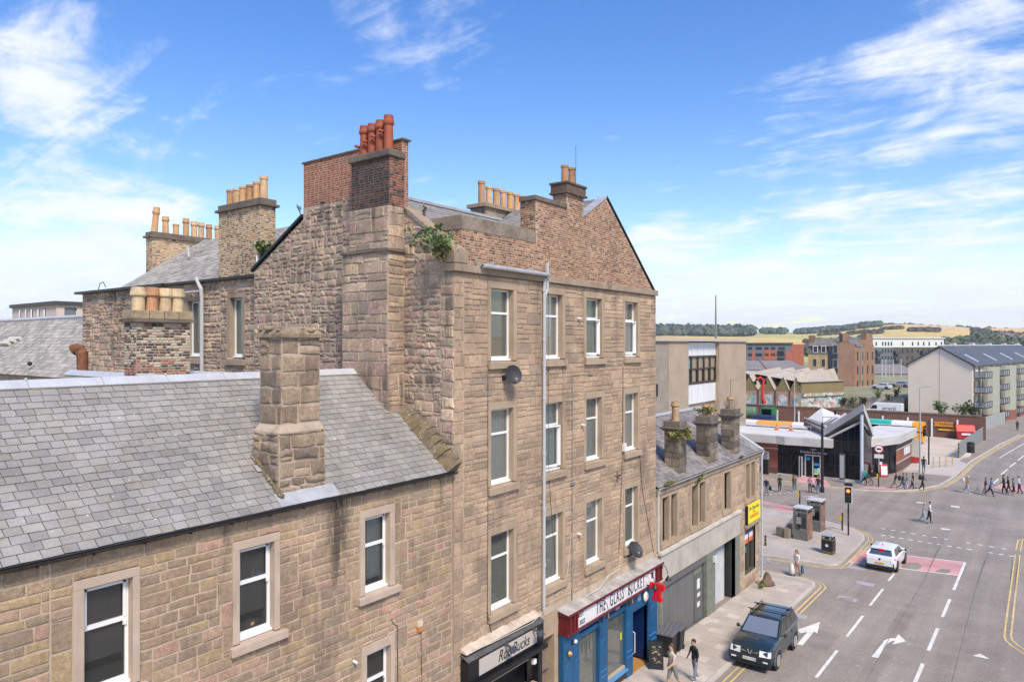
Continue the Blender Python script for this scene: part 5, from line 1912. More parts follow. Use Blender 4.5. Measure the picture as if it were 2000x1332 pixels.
# ================================================================ ground, road, pavements, markings
gd = random.Random(61)
m_ground = mat('rough town ground', (.24, .22, .15), .95, .4, .03, .2, 2)
m_asph = mat('worn asphalt', (.285, .243, .20), .92, .2, .3, .26, 12, .35, 60, mott=.1, lanes=.1, spots=.05, spcol=(.42, .40, .36), spscale=5, streak=0)
m_pave = mat('worn pavement', (.43, .37, .305), .93, .2, .5, .16, 14, .25, 50, spots=.1, spcol=(.15, .13, .11), spscale=7)
m_paved = mat('tarred pavement', (.275, .235, .195), .93, .2, .5, .2, 14, .25, 50)
m_slab = mat('concrete slab', (.3, .27, .23), .93, .16, .8, .16, 14, .25, 50, pieces=[(.45, .385, .315), (.47, .40, .33), (.42, .365, .30), (.49, .42, .345), (.45, .39, .32), (.46, .39, .32), (.56, .48, .40)], spots=.08, spcol=(.25, .22, .18), spscale=8)
m_kerb = mat('granite kerb', (.52, .47, .40), .9, .2, 1, .15, 20)
m_conc = mat('pale yard concrete', (.55, .47, .37), .93, .22, .12, .12, 4, streak=0)
m_yel = mat('yellow road paint', (.66, .48, .20), .85, .3, 1.2, .2, 12)
m_wht = mat('white road paint', (.72, .69, .62), .85, .2, 1.2, .2, 12)
m_pinkr = mat('pink road surface', (.58, .30, .28), .9, .22, .5, .15, 14)
m_red = m_red


def strip_mesh(name, x0, x1, ys, dz, mt, **k):
    b = MB()
    for a, c in zip(ys, ys[1:]):
        b.poly((x0, a, gz(a) + dz), (x1, a, gz(a) + dz), (x1, c, gz(c) + dz), (x0, c, gz(c) + dz))
    return b.build(name, mt, **k)


struct(strip_mesh('ground', -4000, 4000, [-3000, -60, 55, 300, 4000], -.06, m_ground))
struct(strip_mesh('road', -80, 60, [-60, 20, 55, 78, 128], -.0, m_asph))
ff = MB()
pts = [(-12, 80), (4, 80), (9, 260), (4, 260)]
ff.poly((-9, 127.9, -1.046), (8, 127.9, -1.046), (14, 330, -1.046), (0, 330, -1.046))
struct(ff.build('far_road', m_asph))


def slab_poly(name, pts, h, mt, kerb=None, kw=.15):
    """raised pavement: top sheet follows the slope, sides are the kerb face"""
    b = MB()
    top = [V((x, y, gz(y) + h)) for x, y in pts]
    b.poly(*top)
    for i in range(len(top)):
        p, q = top[i], top[(i + 1) % len(top)]
        b.poly(p, q, q - V((0, 0, h + .3)), p - V((0, 0, h + .3)))
    o = struct(b.build(name, mt))
    if kerb:
        seg = []
        cur = None
        for (x0, y0), (x1, y1) in zip(kerb, kerb[1:]):
            L_ = math.hypot(x1 - x0, y1 - y0)
            n = max(1, round(L_ / .9))
            for k in range(n):
                seg.append(((x0 + (x1 - x0) * k / n, y0 + (y1 - y0) * k / n), (x0 + (x1 - x0) * (k + 1) / n, y0 + (y1 - y0) * (k + 1) / n)))
        for (xa, ya), (xb, yb) in seg:
            t = V((xb - xa, yb - ya, 0)).normalized()
            nn = V((-t.y, t.x, 0)) * kw
            a, c = V((xa, ya, gz(ya))) + t * .006, V((xb, yb, gz(yb))) - t * .006
            m2 = MB()
            e = V((0, 0, h + .008))
            fx = V((0, 0, -.2))
            m2.hexa([a + fx - nn * .06, c + fx - nn * .06, c + fx + nn, a + fx + nn], [a + e - nn * .06, c + e - nn * .06, c + e + nn, a + e + nn])
            m2.build('kerb_stone', m_kerb, o)
    return o


def arc(cx, cy, r, a0, a1, n=6):
    return [(cx + r * math.cos(math.radians(a0 + (a1 - a0) * i / n)), cy + r * math.sin(math.radians(a0 + (a1 - a0) * i / n))) for i in range(n + 1)]


KA = [(-10.78, -20), (-10.78, 20), (-10.78, 43.7)] + arc(-11.68, 43.7, .9, 10, 90, 5) + [(-14.2, 44.55), (-40, 44.4)]
pa = slab_poly('pavement', KA + [(-40, 43.0), (-13.75, 43.0), (-13.75, -20)], .11, m_pave, KA[1:-1])
KB = [(-40, 48.2), (-15.45, 48.4), (-12.3, 48.72)] + arc(-11.75, 49.75, 1.03, -90, 0, 5) + [(-10.72, 52.5), (-10.75, 57.0)] + arc(-14.6, 57.4, 3.85, 5, 72, 8) + [(-16.5, 62.6), (-21, 63.4), (-45, 63)]
pb = slab_poly('pavement', KB, .11, m_pave, KB[1:-1])
KC = [(-60, 77.6), (-24.4, 77.2), (-18.5, 76.6), (-14.6, 76.9), (-12.0, 78.2), (-10.2, 80.3), (-8.6, 84.5), (-7.9, 91), (-7.3, 104), (-5.2, 124), (-3.2, 139), (0, 165), (5, 205)]
pc = slab_poly('pavement', KC + [(-9, 205), (-9, 130), (-14, 128), (-60, 128)], .11, m_paved, KC[1:-2])
slab_poly('pavement', [(3.2, -20), (12, -20), (12, 70), (3.2, 70)], .11, m_pave)


def flags(par, x0, x1, y0, y1, mt, h, sx=.62, sy=.9, lim=120, name='paving_slab'):
    g = []
    y = y0
    i = 0
    while y < y1:
        x = x0 - (sx / 2 if i % 2 else 0)
        while x < x1:
            a, c = max(x, x0), min(x + sx, x1)
            if c - a > .1:
                zz = lambda yy: gz(yy) + h + .004 + 0
                t = gd.uniform(0, .005)
                q = [V((a + .006, y + .006, 0)), V((c - .006, y + .006, 0)), V((c - .006, y + sy - .006, 0)), V((a + .006, y + sy - .006, 0))]
                top = [V((p.x, p.y, zz(p.y) + t)) for p in q]
                bot = [V((p.x, p.y, zz(p.y) - .02)) for p in q]
                g.append((bot + top, [(4, 5, 6, 7), (0, 1, 5, 4), (1, 2, 6, 5), (2, 3, 7, 6), (3, 0, 4, 7)], (top[0] + top[2]) / 2, sx * sy))
            x += sx
        y += sy
        i += 1
    emit_pieces(g, mt, par, name, lim)


flags(pa, -13.7, -10.98, 22, 43.4, m_slab, .11, .68, .6, 160)
flags(pb, -16.5, -11.1, 49.4, 54.2, m_slab, .11, .75, .6, 80)
tp = MB()
tp.poly(*[V((x, y, gz(y) + .1175)) for x, y in ((-14.6, 56), (-10.95, 55.6), (-10.95, 57.3), (-11.6, 59.3), (-14.6, 60.5))])
tp.build('tar_patch', m_paved, pb)
tp = MB()
for P in ([(-13.7, 60.3), (-11.7, 59.3), (-10.95, 57.0), (-10.95, 55.9), (-11.9, 56.9), (-13.9, 58.8)],):
    tp.poly(*[V((x, y, gz(y) + .122)) for x, y in P])
tp.build('tactile_paving', m_pinkr, pb)
tp = MB()
for P in ([(-20.6, 77.15), (-17.6, 76.8), (-17.6, 77.6), (-19.2, 81), (-21.4, 81), (-21.2, 78)], [(-15.1, 77.3), (-11.9, 78.9), (-10.3, 81.2), (-10.8, 81.9), (-12.4, 80.6), (-14.5, 79.0)]):
    tp.poly(*[V((x, y, gz(y) + .119)) for x, y in P])
tp.build('tactile_paving', m_pinkr, pc)
b = MB()
b.poly(*[V((x, y, -1.05 + .117)) for x, y in ((-14.2, 98.5), (-9.0, 97), (-8.3, 106), (-7.7, 108), (-8.4, 127.4), (-58, 127.4), (-58, 98.5))])
struct(b.build('bus_yard', m_conc))
b = MB()
b.poly(*[V((x, y, -1.05 + .121)) for x, y in ((-12.9, 90.5), (-8.0, 90.5), (-7.45, 101), (-8.9, 104), (-11.5, 100), (-13, 98.5))])
struct(b.build('vehicle_crossover', mat('pale crossover concrete', (.5, .445, .385), .93, .15, .4, .12, 6)))
b = MB()
b.poly(*[V((x, y, -1.05 + .118)) for x, y in ((-22.5, 62.9), (-17.3, 62.3), (-15.5, 57.5), (-16.8, 56.2), (-22.5, 58))])
b.build('pale_concrete_bay', mat('pale concrete', (.44, .40, .35), .9), pb)
b = MB()
for P in ([(-23, 65.6), (-17.9, 64.6), (-17.6, 65.5), (-23, 66.9)], [(-19.6, 63.7), (-17, 63.0), (-16.6, 63.9), (-19, 64.5)]):
    b.poly(*[V((x, y, gz(y) + .006)) for x, y in P])
struct(b.build('cycle_lane', m_pinkr))
# setts in the side lane
g = []
x = -18.5
while x < -14.4:
    y = 44.75 + gd.uniform(0, .1)
    while y < 48.1:
        if gd.random() < .97 and x < -14.2 - .6 * abs(math.sin(y * 2)):
            q = [(x, y), (x + .11, y), (x + .11, y + .2), (x, y + .2)]
            t = gd.uniform(.01, .02)
            bot = [V((p, r, gz(r) - .01)) for p, r in q]
            top = [V((p, r, gz(r) + t)) for p, r in q]
            g.append((bot + top, [(4, 5, 6, 7), (0, 1, 5, 4), (1, 2, 6, 5), (2, 3, 7, 6), (3, 0, 4, 7)], top[0], .02))
        y += .22
    x += .125
lane = struct(strip_mesh('side_lane', -40, -11.2, [44.6, 48.3], .004, m_asph))
emit_pieces(g, mat('granite sett', (.3, .3, .3), .85, .2, 1, .2, 20, pieces=[(.30, .30, .31), (.36, .355, .35), (.25, .25, .26), (.40, .39, .37)]), lane, 'granite_sett', 150, 'granite_setts')


def ribbon(b, pts, w, dz=.008, m=0):
    ps = [V((x, y, gz(y) + dz)) for x, y in pts]
    sd = []
    for i, p in enumerate(ps):
        t = (ps[min(i + 1, len(ps) - 1)] - ps[max(i - 1, 0)])
        t.z = 0
        t.normalize()
        sd.append(V((-t.y, t.x, 0)) * w / 2)
    for i in range(len(ps) - 1):
        b.poly(ps[i] - sd[i], ps[i + 1] - sd[i + 1], ps[i + 1] + sd[i + 1], ps[i] + sd[i], m=m)


def off(pts, d):
    out = []
    for i, (x, y) in enumerate(pts):
        x0, y0 = pts[max(i - 1, 0)]
        x1, y1 = pts[min(i + 1, len(pts) - 1)]
        L_ = math.hypot(x1 - x0, y1 - y0)
        out.append((x + (y1 - y0) / L_ * d, y - (x1 - x0) / L_ * d))
    return out


b = MB()
for d in (.30, .55):
    ribbon(b, off(KA[1:-1] + [(-20, 44.5)], d), .085)
    ribbon(b, off([(-18, 48.38)] + KB[1:-3], d), .085)
    ribbon(b, off(KC[4:-1], d), .12)
ribbon(b, off(KC[1:4], .3), .1)
for d in (0, .26):
    x = -1.6 + d
    ribbon(b, [(x + .9, 39.6 + d * .6), (x + .35, 40.5 + d * .8), (x + .08, 41.1 + d), (x, 42), (x - .04, 50), (x - .07, 60)], .085)
    ribbon(b, [(x - .08, 61.2), (x - .02, 64.5), (x + .3, 65.2), (x + .9, 65.6)], .085)
    ribbon(b, [(-1.9 + d, 33.6), (-1.75 + d, 34.4 - d), (-1.2, 35.1 - d), (-.5, 35.3 - d)], .085)
struct(b.build('yellow_lines', m_yel))
b = MB()
for y0_, y1_ in ((25, 28.6), (31, 34.6), (36.7, 40.3), (42.3, 45.95), (47.9, 49.8)):
    ribbon(b, [(-7.6, y0_), (-7.57, y1_)], .13)
for y0_, y1_ in ((27.5, 30.2), (32.3, 35.5), (37.3, 40.8), (42.8, 46.4), (48.5, 55.8)):
    ribbon(b, [(-4.28, y0_), (-4.28, y1_)], .15)
ribbon(b, [(-10.45, 50.8), (-4.35, 52.1)], .14, .012)
ribbon(b, [(-10.45, 54.6), (-4.35, 55.8)], .14, .012)
for i in range(14):
    t = i / 13
    for (xa, ya), (xb, yb) in (((-11.1, 62.2), (-1.8, 61.1)), ((-10.0, 59.9), (-2.0, 59.4))):
        x, y = xa + (xb - xa) * t, ya + (yb - ya) * t
        if gd.random() < .93:
            ribbon(b, [(x, y), (x + .3, y)], .2)
for i in range(9):
    t = i / 8
    for (xa, ya), (xb, yb) in (((-22.5, 68.2), (-20.2, 71.6)), ((-24, 69.4), (-21.9, 72.6)), ((-18.5, 70.6), (-17.2, 72.4)), ((-21.5, 64.2), (-18, 62.9)), ((-21.5, 63.9), (-17.7, 62.4))):
        ribbon(b, [(xa + (xb - xa) * t, ya + (yb - ya) * t), (xa + (xb - xa) * t + .25, ya + (yb - ya) * t)], .16)
for P in (((1955, 927), (1968, 916)), ((1972, 912), (1984, 903)), ((1988, 899), (2000, 890)), ((1938, 946), (1950, 935))):
    a, c = ground(*P[0]), ground(*P[1])
    ribbon(b, [(a.x, a.y), (c.x, c.y)], .16)
a, c = ground(1952, 894), ground(2000, 866)
ribbon(b, [(a.x, a.y), (c.x, c.y)], .14)
for P in ([(1702, 1282), (1716, 1285), (1727, 1266), (1733.5, 1256), (1741, 1251.5), (1748.5, 1251), (1743.5, 1258), (1769.5, 1252), (1754.7, 1238), (1749.5, 1246), (1737, 1246), (1728, 1250)],
          [(1556, 1258), (1568, 1259.5), (1590, 1233), (1596, 1237), (1602, 1214), (1556, 1230), (1564, 1236), (1577, 1234)], [(1900, 1280), (1915, 1276), (1933, 1287)],
          [(1838, 1031), (1856, 1033), (1856, 1035), (1838, 1033.5)], [(1790, 980), (1808, 981.5), (1808, 983), (1790, 982)], [(1857, 987), (1874, 989), (1874, 991.5), (1857, 989.5)]):
    b.poly(*[V((p.x, p.y, gz(p.y) + .008)) for p in [ground(*q) for q in P]])
struct(b.build('white_markings', m_wht))
b = MB()
b.poly(*[V((x, y, gz(y) + .006)) for x, y in ((-10.45, 50.8), (-7.6, 51.4), (-4.33, 52.1), (-4.33, 55.0), (-4.33, 55.8), (-7.6, 55.2), (-10.45, 54.6))])
b.poly(*[V((p.x, p.y, gz(p.y) + .006)) for p in [ground(*q) for q in ((1941, 953), (1958, 944), (2000, 948), (2000, 959))]])
struct(b.build('pink_stop_box', m_pinkr))
b = MB()
for P in ([(1762, 1102), (1768, 1098), (1792, 1099), (1799, 1103), (1800, 1108), (1790, 1113), (1760, 1111)], [(1826, 1115), (1838, 1111), (1856, 1112), (1857, 1116), (1848, 1120), (1832, 1118)], [(1640, 1208 - 42), (1668, 1210 - 42), (1664, 1213 - 38), (1636, 1211 - 40)]):
    b.poly(*[V((p.x, p.y, gz(p.y) + .010)) for p in [ground(*q) for q in P[:7]]])
for P in ([(-6.3, 24), (-5.6, 24), (-5.5, 44), (-6.2, 44)], [(-9.5, 34.2), (-7.9, 34.2), (-7.9, 36.8), (-9.5, 36.8)], [(-3.9, 37), (-2.6, 37), (-2.5, 41), (-3.8, 41)]):
    b.poly(*[V((x, y, gz(y) + .004)) for x, y in P])
struct(b.build('road_patch', mat('dark tar repair', (.264, .224, .185), .92, .25, .6, .25, 16)))
b = MB()
for P in ([(-5.95, 20), (-5.9, 30), (-5.98, 38), (-5.9, 50), (-6.1, 62)], [(-9.2, 44), (-8.9, 48), (-9.0, 60)], [(-15, 70), (-8, 69.4), (-2, 67)], [(-3.2, 20), (-3.1, 34), (-3.3, 50), (-3.2, 60)], [(-9.0, 56), (-5, 57.2), (-2, 57)], [(-16, 73.5), (-9, 74), (-3, 71)]):
    ribbon(b, [(x + gd.uniform(-.05, .05), y) for x, y in P], .03, .009)
struct(b.build('tar_seam', mat('tar seam', (.19, .165, .14), .8)))
b = MB()
for px, py in ((1655, 1169), (1556, 1201), (1690, 1230 - 90), (1672, 1109)):
    p = ground(px, py)
    b.poly(*[V((p.x + x, p.y + y, gz(p.y + y) + .009)) for x, y in ((-.5, -.35), (.5, -.35), (.5, .35), (-.5, .35))])
struct(b.build('manhole_cover', mat('worn metal cover', (.40, .36, .36), .6)))
# ================================================================ bus station and everything beyond
fr_ = random.Random(71)
GZ_ = -1.05
bst = thing('bus_station', 'bus station with dark glass walls and folded white canopy across the junction', 'bus station', (-18, 86, GZ_))
m_dglass = mat('black station glass', (.006, .008, .011), .08, .3, .5, 0, spec=.3)
m_wroof = mat('pale membrane roof', (.62, .595, .56), .8, .12, .3, .06, 4)
m_fasc = mat('grey white fascia', (.50, .485, .46), .6, .15, .6)
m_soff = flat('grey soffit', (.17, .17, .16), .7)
m_sbrick = mat('station red brick', (.30, .105, .065), .9, .2, .7, .2, 12)
m_steel = flat('pale steel', (.55, .58, .60), .35, metal=.3)
fy = FY(80.7)
X = lambda px: onY(px, 900, 80.7).x
x0, x1, x2, x3, x4 = X(1484), X(1520), X(1572), X(1603), X(1618)
xc = -15.3
b = MB()
b.box(x0 - 25, x1, 80.72, 92, -1.2, 2.5)
sb = b.build('brick_wall', m_sbrick, bst)
b = MB()
z = -.3
while z < 1.75:
    b.fbox(fy, x0 - 2, x1, z, z + .03, -.02, .012)
    z += .34
b.fbox(fy, x0 - 2, x1, -1.1, -.32, -.02, .03)
b.fbox(fy, x0 - 2, x1, 1.8, 1.9, -.02, .06, 1)
b.build('brick_banding', [flat('dark mortar band', (.12, .06, .05)), m_fasc], sb)
b = MB()
b.fbox(fy, x0 - .2, x0 + .9, -.3, 1.3, .02, .06)
b.build('poster_case', [flat('poster', (.25, .25, .3), .3)], bst)
b = MB()
b.fbox(fy, x0 + .85, x0 + 1.05, -1.0, 1.45, .02, .1)
b.fbox(fy, x0 - .2, x0 + .85, 1.3, 1.45, .02, .1)
b.build('poster_frame', m_fasc, bst)
b = MB()
b.fbox(fy, x1, x2, -.85, 2.5, -.4, -.02)
b.fbox(fy, x3, x4, -.85, 2.5, -.4, -.02)
b.build('glass_wall', m_dglass, bst)
for k in range(7):
    xx = x1 + (x2 - x1) * k / 6
    MB().fbox(fy, xx - .03, xx + .03, -.85, 2.5, -.02, .03).build('mullion', m_black, bst)
b = MB()
b.fbox(fy, x1 - .1, x2, -1.1, -.84, -.4, .08)
b.fbox(fy, x3, xc + .1, -1.1, -.7, -.4, .10)
b.build('plinth', m_fasc, bst)
# doors
b = MB()
for a in (x2, (x2 + x3) / 2 - .04, x3 - .09):
    b.fbox(fy, a, a + .09, -.93, 1.5, -.1, .06)
b.fbox(fy, x2, x3, 1.4, 1.52, -.1, .07)
for a in (x2 - .25, x2 - .5):
    b.fbox(fy, a, a + .05, -.93, 1.3, .02, .5)
dr = b.build('entrance_doors', m_steel, bst)
MB().fbox(fy, x2 + .1, x3 - .1, -.9, 1.4, -.2, -.1).build('door_glass', m_dglass, dr)
b = MB()
xm_ = (x2 + x3) / 2 + .12
for a, c, d, e, nm, cc in ((xm_, x3 - .15, .35, .65, 'blue', (.02, .3, .6)), (xm_, x3 - .15, -.45, .05, 'teal', (.1, .55, .45)), (xm_, x3 - .15, -.6, -.46, 'lime', (.6, .7, .1)), (x2 + .15, x2 + .5, .9, 1.2, 'blue', (.02, .3, .6))):
    MB().fbox(fy, a, c, d, e, -.09, -.08).build('door_sticker', flat(nm + ' sticker', cc), dr)
MB().fbox(fy, x2, x3, 1.53, 2.5, -.3, -.04).build('door_header', m_dglass, bst)
ftx = F((0, 80.66, 0), (1, 0, 0), (0, -1, 0))
text('Dundee Bus Station', ftx, (x2 + x3) / 2 + .1, 1.78, .34, .02, m_white, bst, 'lettering')
text('Seagate', ftx, (x2 + x3) / 2 + .1, 2.12, .2, .02, m_white, bst, 'lettering')
# left roof
b = MB()
RL = [(x0 - 26, 79.9), (x1, 79.9), (x1 + 1.0, 79.6), (x2, 79.9), (x4 + .5, 80.0), (x4 + .5, 87), (x0 - 26, 87)]
b.prism([V((x, y, 2.5)) for x, y in RL], (0, 0, .85))
b.build('left_roof', m_fasc, bst)
b = MB()
b.prism([V((x + (.15 if x < -30 else 0), y + .15, 3.35)) for x, y in RL], (0, 0, .06))
b.build('roof_membrane', m_wroof, bst)
b = MB()
for yy in (84, 86.5):
    b.tube([(x0 - 20, yy, 3.9), (x4 - 3, yy, 3.9)], .04, 6)
    for k in range(8):
        xx = x0 - 20 + k * 4
        b.tube([(xx, yy, 3.4), (xx, yy, 3.9)], .03, 5)
b.build('roof_rail', m_steel, bst)
b = MB()
for px, py in ((1517, 845), (1545, 838)):
    p = onY(px, py, 85)
    b.lathe((p.x, p.y, 3.4), [(.3, 0), (.3, .05), (.2, .06), (.06, .7), (.03, .72)], 10)
b.build('roof_cone', flat('orange cone', (.6, .16, .03)), bst)
# glass prism
zl, zr, zb_ = 3.45, 5.45, 3.65
b = MB()
b.poly((x4, 80.7, -.7), (xc, 80.7, -.7), (xc, 80.7, zr), (x4, 80.7, zl))
b.poly((xc, 80.7, -.7), (-15.0, 84.6, -.7), (-15.0, 84.6, zb_), (xc, 80.7, zr))
pg = b.build('glass_prism', m_dglass, bst, label='tall black glass corner under the tilted canopy')
b = MB()
for k in range(1, 5):
    xx = x4 + (xc - x4) * k / 5
    b.fbox(fy, xx - .025, xx + .025, -.7, zl + (zr - zl) * k / 5, .0, .04)
for zz in (.6, 1.9, 3.2):
    b.fbox(fy, x4, xc, zz, zz + .04, .0, .04)
b.build('glazing_bar', flat('thin dark bar', (.03, .03, .035), .4), pg)
b = MB()
b.tube([(x4, 80.62, zl), (xc, 80.62, zr)], .13, 6)
b.tube([(xc, 80.62, zr), (-14.93, 84.6, zb_)], .11, 6)
b.build('edge_trim', m_fasc, pg)
b = MB()
b.tube([(-15.2, 80.25, -.95), (-15.2, 80.25, 6.6)], .17, 12)
b.build('column', flat('pale blue steel', (.50, .56, .62), .4), bst)
b = MB()
A, T, R2, B2 = at(1608, 838, 77), at(1687, 788, 72.6), at(1705, 838, 76), at(1650, 806, 90)
b.prism([A, T, R2, B2], (0, 0, -.75))
cn = b.build('canopy', [m_fasc], bst)
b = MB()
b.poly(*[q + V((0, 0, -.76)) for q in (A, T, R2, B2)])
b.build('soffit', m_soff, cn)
b = MB()
P1, P2, P3, P4 = at(1573, 821, 86), at(1605, 796, 92), at(1645, 813, 90), at(1612, 839, 77.5)
b.prism([P1, P2, P3, P4], (0, 0, -.25))
b.build('tilted_roof', m_wroof, bst)
b = MB()
q1, q2 = at(1573, 832, 86), at(1613, 858, 78)
b.prism([V((q1.x, q1.y, 3.4)), V((q2.x, q2.y, 3.4)), V((q2.x + 3, q2.y + 5, 3.4)), V((q1.x + 3, q1.y + 5, 3.4))], (0, 0, 1.0))
lb = b.build('plant_box', flat('grey louvre', (.16, .155, .14)), bst)
b = MB()
b.tube([V((q1.x - .1, q1.y, 3.5)), V((q1.x - .1, q1.y, 4.5)), V((q2.x, q2.y - .1, 4.45))], .12, 6)
for k in range(5):
    t = k / 4
    p = q1.lerp(q2, t)
    b.tube([V((p.x, p.y, 4.4)), P1.lerp(P4, t) + V((.3, .3, -.3))], .07, 6)
b.build('strut', m_fasc, lb)
# right wing
W_ = [(-15.0, 84.6), (-13.4, 89.4), (-12.96, 97.5), (-24, 97.5), (-24, 84.6)]
b = MB()
b.poly(*[V((x, y, z)) for x, y, z in ((-15.0, 84.6, -.9), (-13.4, 89.4, -.9), (-13.4, 89.4, 2.4), (-15.0, 84.6, 2.4))])
b.build('glass_wall', m_dglass, bst)
b = MB()
b.poly((-13.4, 89.4, -1.1), (-12.96, 97.5, -1.1), (-12.96, 97.5, 2.4), (-13.4, 89.4, 2.4))
b.poly((-12.96, 97.5, -1.1), (-24, 97.5, -1.1), (-24, 97.5, 2.4), (-12.96, 97.5, 2.4))
bw = b.build('brick_wall', m_sbrick, bst)
u_ = V((.44, 8.1, 0)).normalized()
fw_ = F((-13.4, 89.4, 0), u_, V((u_.y, -u_.x, 0)))
b = MB()
z = .1
while z < 1.5:
    b.fbox(fw_, 0, 8.1, z, z + .03, -.01, .012)
    z += .3
b.fbox(fw_, 0, 8.1, -1.1, .02, -.01, .03)
b.fbox(fw_, 0, 8.1, .02, .12, -.01, .05, 1).fbox(fw_, 0, 8.1, 1.5, 1.6, -.01, .05, 1).fbox(fw_, 0, 8.1, 1.62, 2.4, -.01, .02, 2)
b.build('brick_banding', [flat('dark mortar band', (.12, .06, .05)), m_fasc, m_black], bw)
MB().fbox(fw_, 3.8, 7.0, .55, 1.4, .02, .06).build('white_poster', flat('white poster', (.62, .62, .63)), bw)
b = MB()
RR = [(-15.0, 84.3), (-14.3, 85.4), (-12.9, 89.1), (-12.4, 98), (-16.5, 98), (-18.5, 84.3)]
b.prism([V((x, y, 2.4)) for x, y in RR], (0, 0, .9))
b.build('right_roof', m_fasc, bst)
b = MB()
b.prism([V((x - .1, y + .1, 3.3)) for x, y in RR], (0, 0, .06))
b.build('roof_membrane', m_wroof, bst)


def bus(label, cx, cy, L_, rz, cols, group):
    o = thing('bus', label, 'bus', (cx, cy, GZ_ + .12), rz, group)
    w = 1.27
    n = 9
    prof = [(-w, .35), (-w, 2.6), (-w + .12, 2.95), (-w + .45, 3.12), (w - .45, 3.12), (w - .12, 2.95), (w, 2.6), (w, .35)]
    b = MB()
    for i in range(n):
        xa, xb = -L_ / 2 + L_ * i / n, -L_ / 2 + L_ * (i + 1) / n
        mi = 0 if i < n - 1 else 1
        if len(cols) > 2 and i in (3, 4, 5):
            mi = 2
        for (p, q) in zip(prof, prof[1:]):
            b.poly((xa, p[0], p[1]), (xb, p[0], p[1]), (xb, q[0], q[1]), (xa, q[0], q[1]), m=mi if p[1] > 2.5 or i == n - 1 else 0)
    for s in (-1, 1):
        b.poly(*[(s * L_ / 2, y, z) for y, z in prof], m=1 if s > 0 else 0)
    b.build('body', cols, o, world=False)
    b = MB()
    for s in (-1, 1):
        for k in range(7):
            xa = -L_ / 2 + .3 + (L_ - 1.2) / 7 * k
            b.box(xa, xa + (L_ - 1.2) / 7 - .06, s * (w + .012) - .01, s * (w + .012) + .01, 1.25, 2.5)
    b.box(L_ / 2 - .01, L_ / 2 + .015, -1.1, 1.1, 1.1, 2.6)
    b.build('windows', m_dglass, o, world=False)
    for sx in (-L_ / 2 + 2.6, L_ / 2 - 2.4):
        for s in (-1, 1):
            MB().lathe((sx, s * (w - .28), .48), [(.2, 0), (.46, 0), (.48, .05), (.48, .26), (.3, .29), (.1, .27)], 14, 0, (0, s, 0)).build('wheel', m_black, o, world=False)
    return o


m_bwh = flat('bus white', (.76, .74, .72), .3)
m_bor = flat('bus orange', (.80, .36, .03), .3)
m_btl = flat('bus teal', (.02, .42, .33), .3)
bus('long white and orange coach behind the left station roof', onY(1515, 850, 106).x, 106, 15, .06, [m_bwh, m_bor, m_bor], 'coaches parked at the bus station')
bus('white coach with teal roof band and orange nose behind the right wing', onY(1806, 850, 118).x - 6.1, 118, 12.2, -.05, [m_bwh, m_bor, m_btl], 'coaches parked at the bus station')

# brick boundary wall of the yard
bw = thing('boundary_wall', 'dark red brick wall with white posts closing the bus yard', 'wall', (-30, 127.5, GZ_))
m_dbrick = mat('sooty red wall brick', (.185, .095, .07), .95, .35, .25, .3, 6, streak=.5, scol=(.06, .045, .035))
fwl = FY(127.5)
xr = onY(1925, 830, 127.5).x
b = MB()
zt0 = 2.5
b.box(-75, xr, 127.5, 128.1, GZ_, zt0)
wl_ = b.build('wall', m_dbrick, bw)
b = MB()
z = GZ_ + .1
while z < zt0 - .4:
    b.fbox(fwl, -75, xr, z, z + .02, -.02, .008)
    z += .3
b.build('brick_joints', flat('wall joint', (.25, .17, .13)), wl_)
b = MB()
for k in range(66):
    b.box(-75 + k * 1.02, -75 + k * 1.02 + .98, 127.42, 128.18, zt0, zt0 + .16 + fr_.uniform(0, .1))
b.build('cope', mat('dirty wall cope', (.17, .13, .10), .95, .4, 1), wl_)
for px in (1408 + 110, 1560, 1724, 1753, 1773, 1797, 1820, 1870):
    xx = onY(px, 830, 127.3).x
    MB().box(xx - .12, xx + .12, 127.25, 127.45, GZ_, 1.9 if px not in (1753, 1797) else 1.2).build('painted_post', m_white, bw)
s_ = thing('yard_sign', 'orange no parking sign on the brick yard wall', 'sign', (onY(1843, 830, 127.4).x, 127.4, 1))
p1, p2 = onY(1824, 823, 127.4), onY(1862, 834, 127.4)
MB().box(p1.x, p2.x, 127.36, 127.46, p2.z, p1.z).build('board', flat('orange board', (.80, .30, .03)), s_)
text('NO PARKING', F((0, 127.36, 0), (1, 0, 0), (0, -1, 0)), (p1.x + p2.x) / 2, (p1.z + p2.z) / 2, .62, .01, m_black, s_, 'lettering', sx=.85)
s_ = thing('yard_sign', 'long yellow strip sign low on the brick yard wall', 'sign', (onY(1850, 839, 127.4).x, 127.4, 0))
p1, p2 = onY(1833, 837, 127.4), onY(1864, 842, 127.4)
MB().box(p1.x, p2.x, 127.36, 127.46, p2.z, p1.z).build('board', flat('yellow board', (.72, .45, .02)), s_)
s_ = thing('yard_sign', 'white sign above the red skip bin on the brick yard wall', 'sign', (onY(1890, 833, 127.4).x, 127.4, 0))
p1, p2 = onY(1881, 829, 127.4), onY(1899, 835, 127.4)
MB().box(p1.x, p2.x, 127.36, 127.46, p2.z, p1.z).build('board', flat('white board', (.62, .62, .58)), s_)
text('STORES', F((0, 127.36, 0), (1, 0, 0), (0, -1, 0)), (p1.x + p2.x) / 2, (p1.z + p2.z) / 2, .42, .01, m_black, s_, 'lettering')


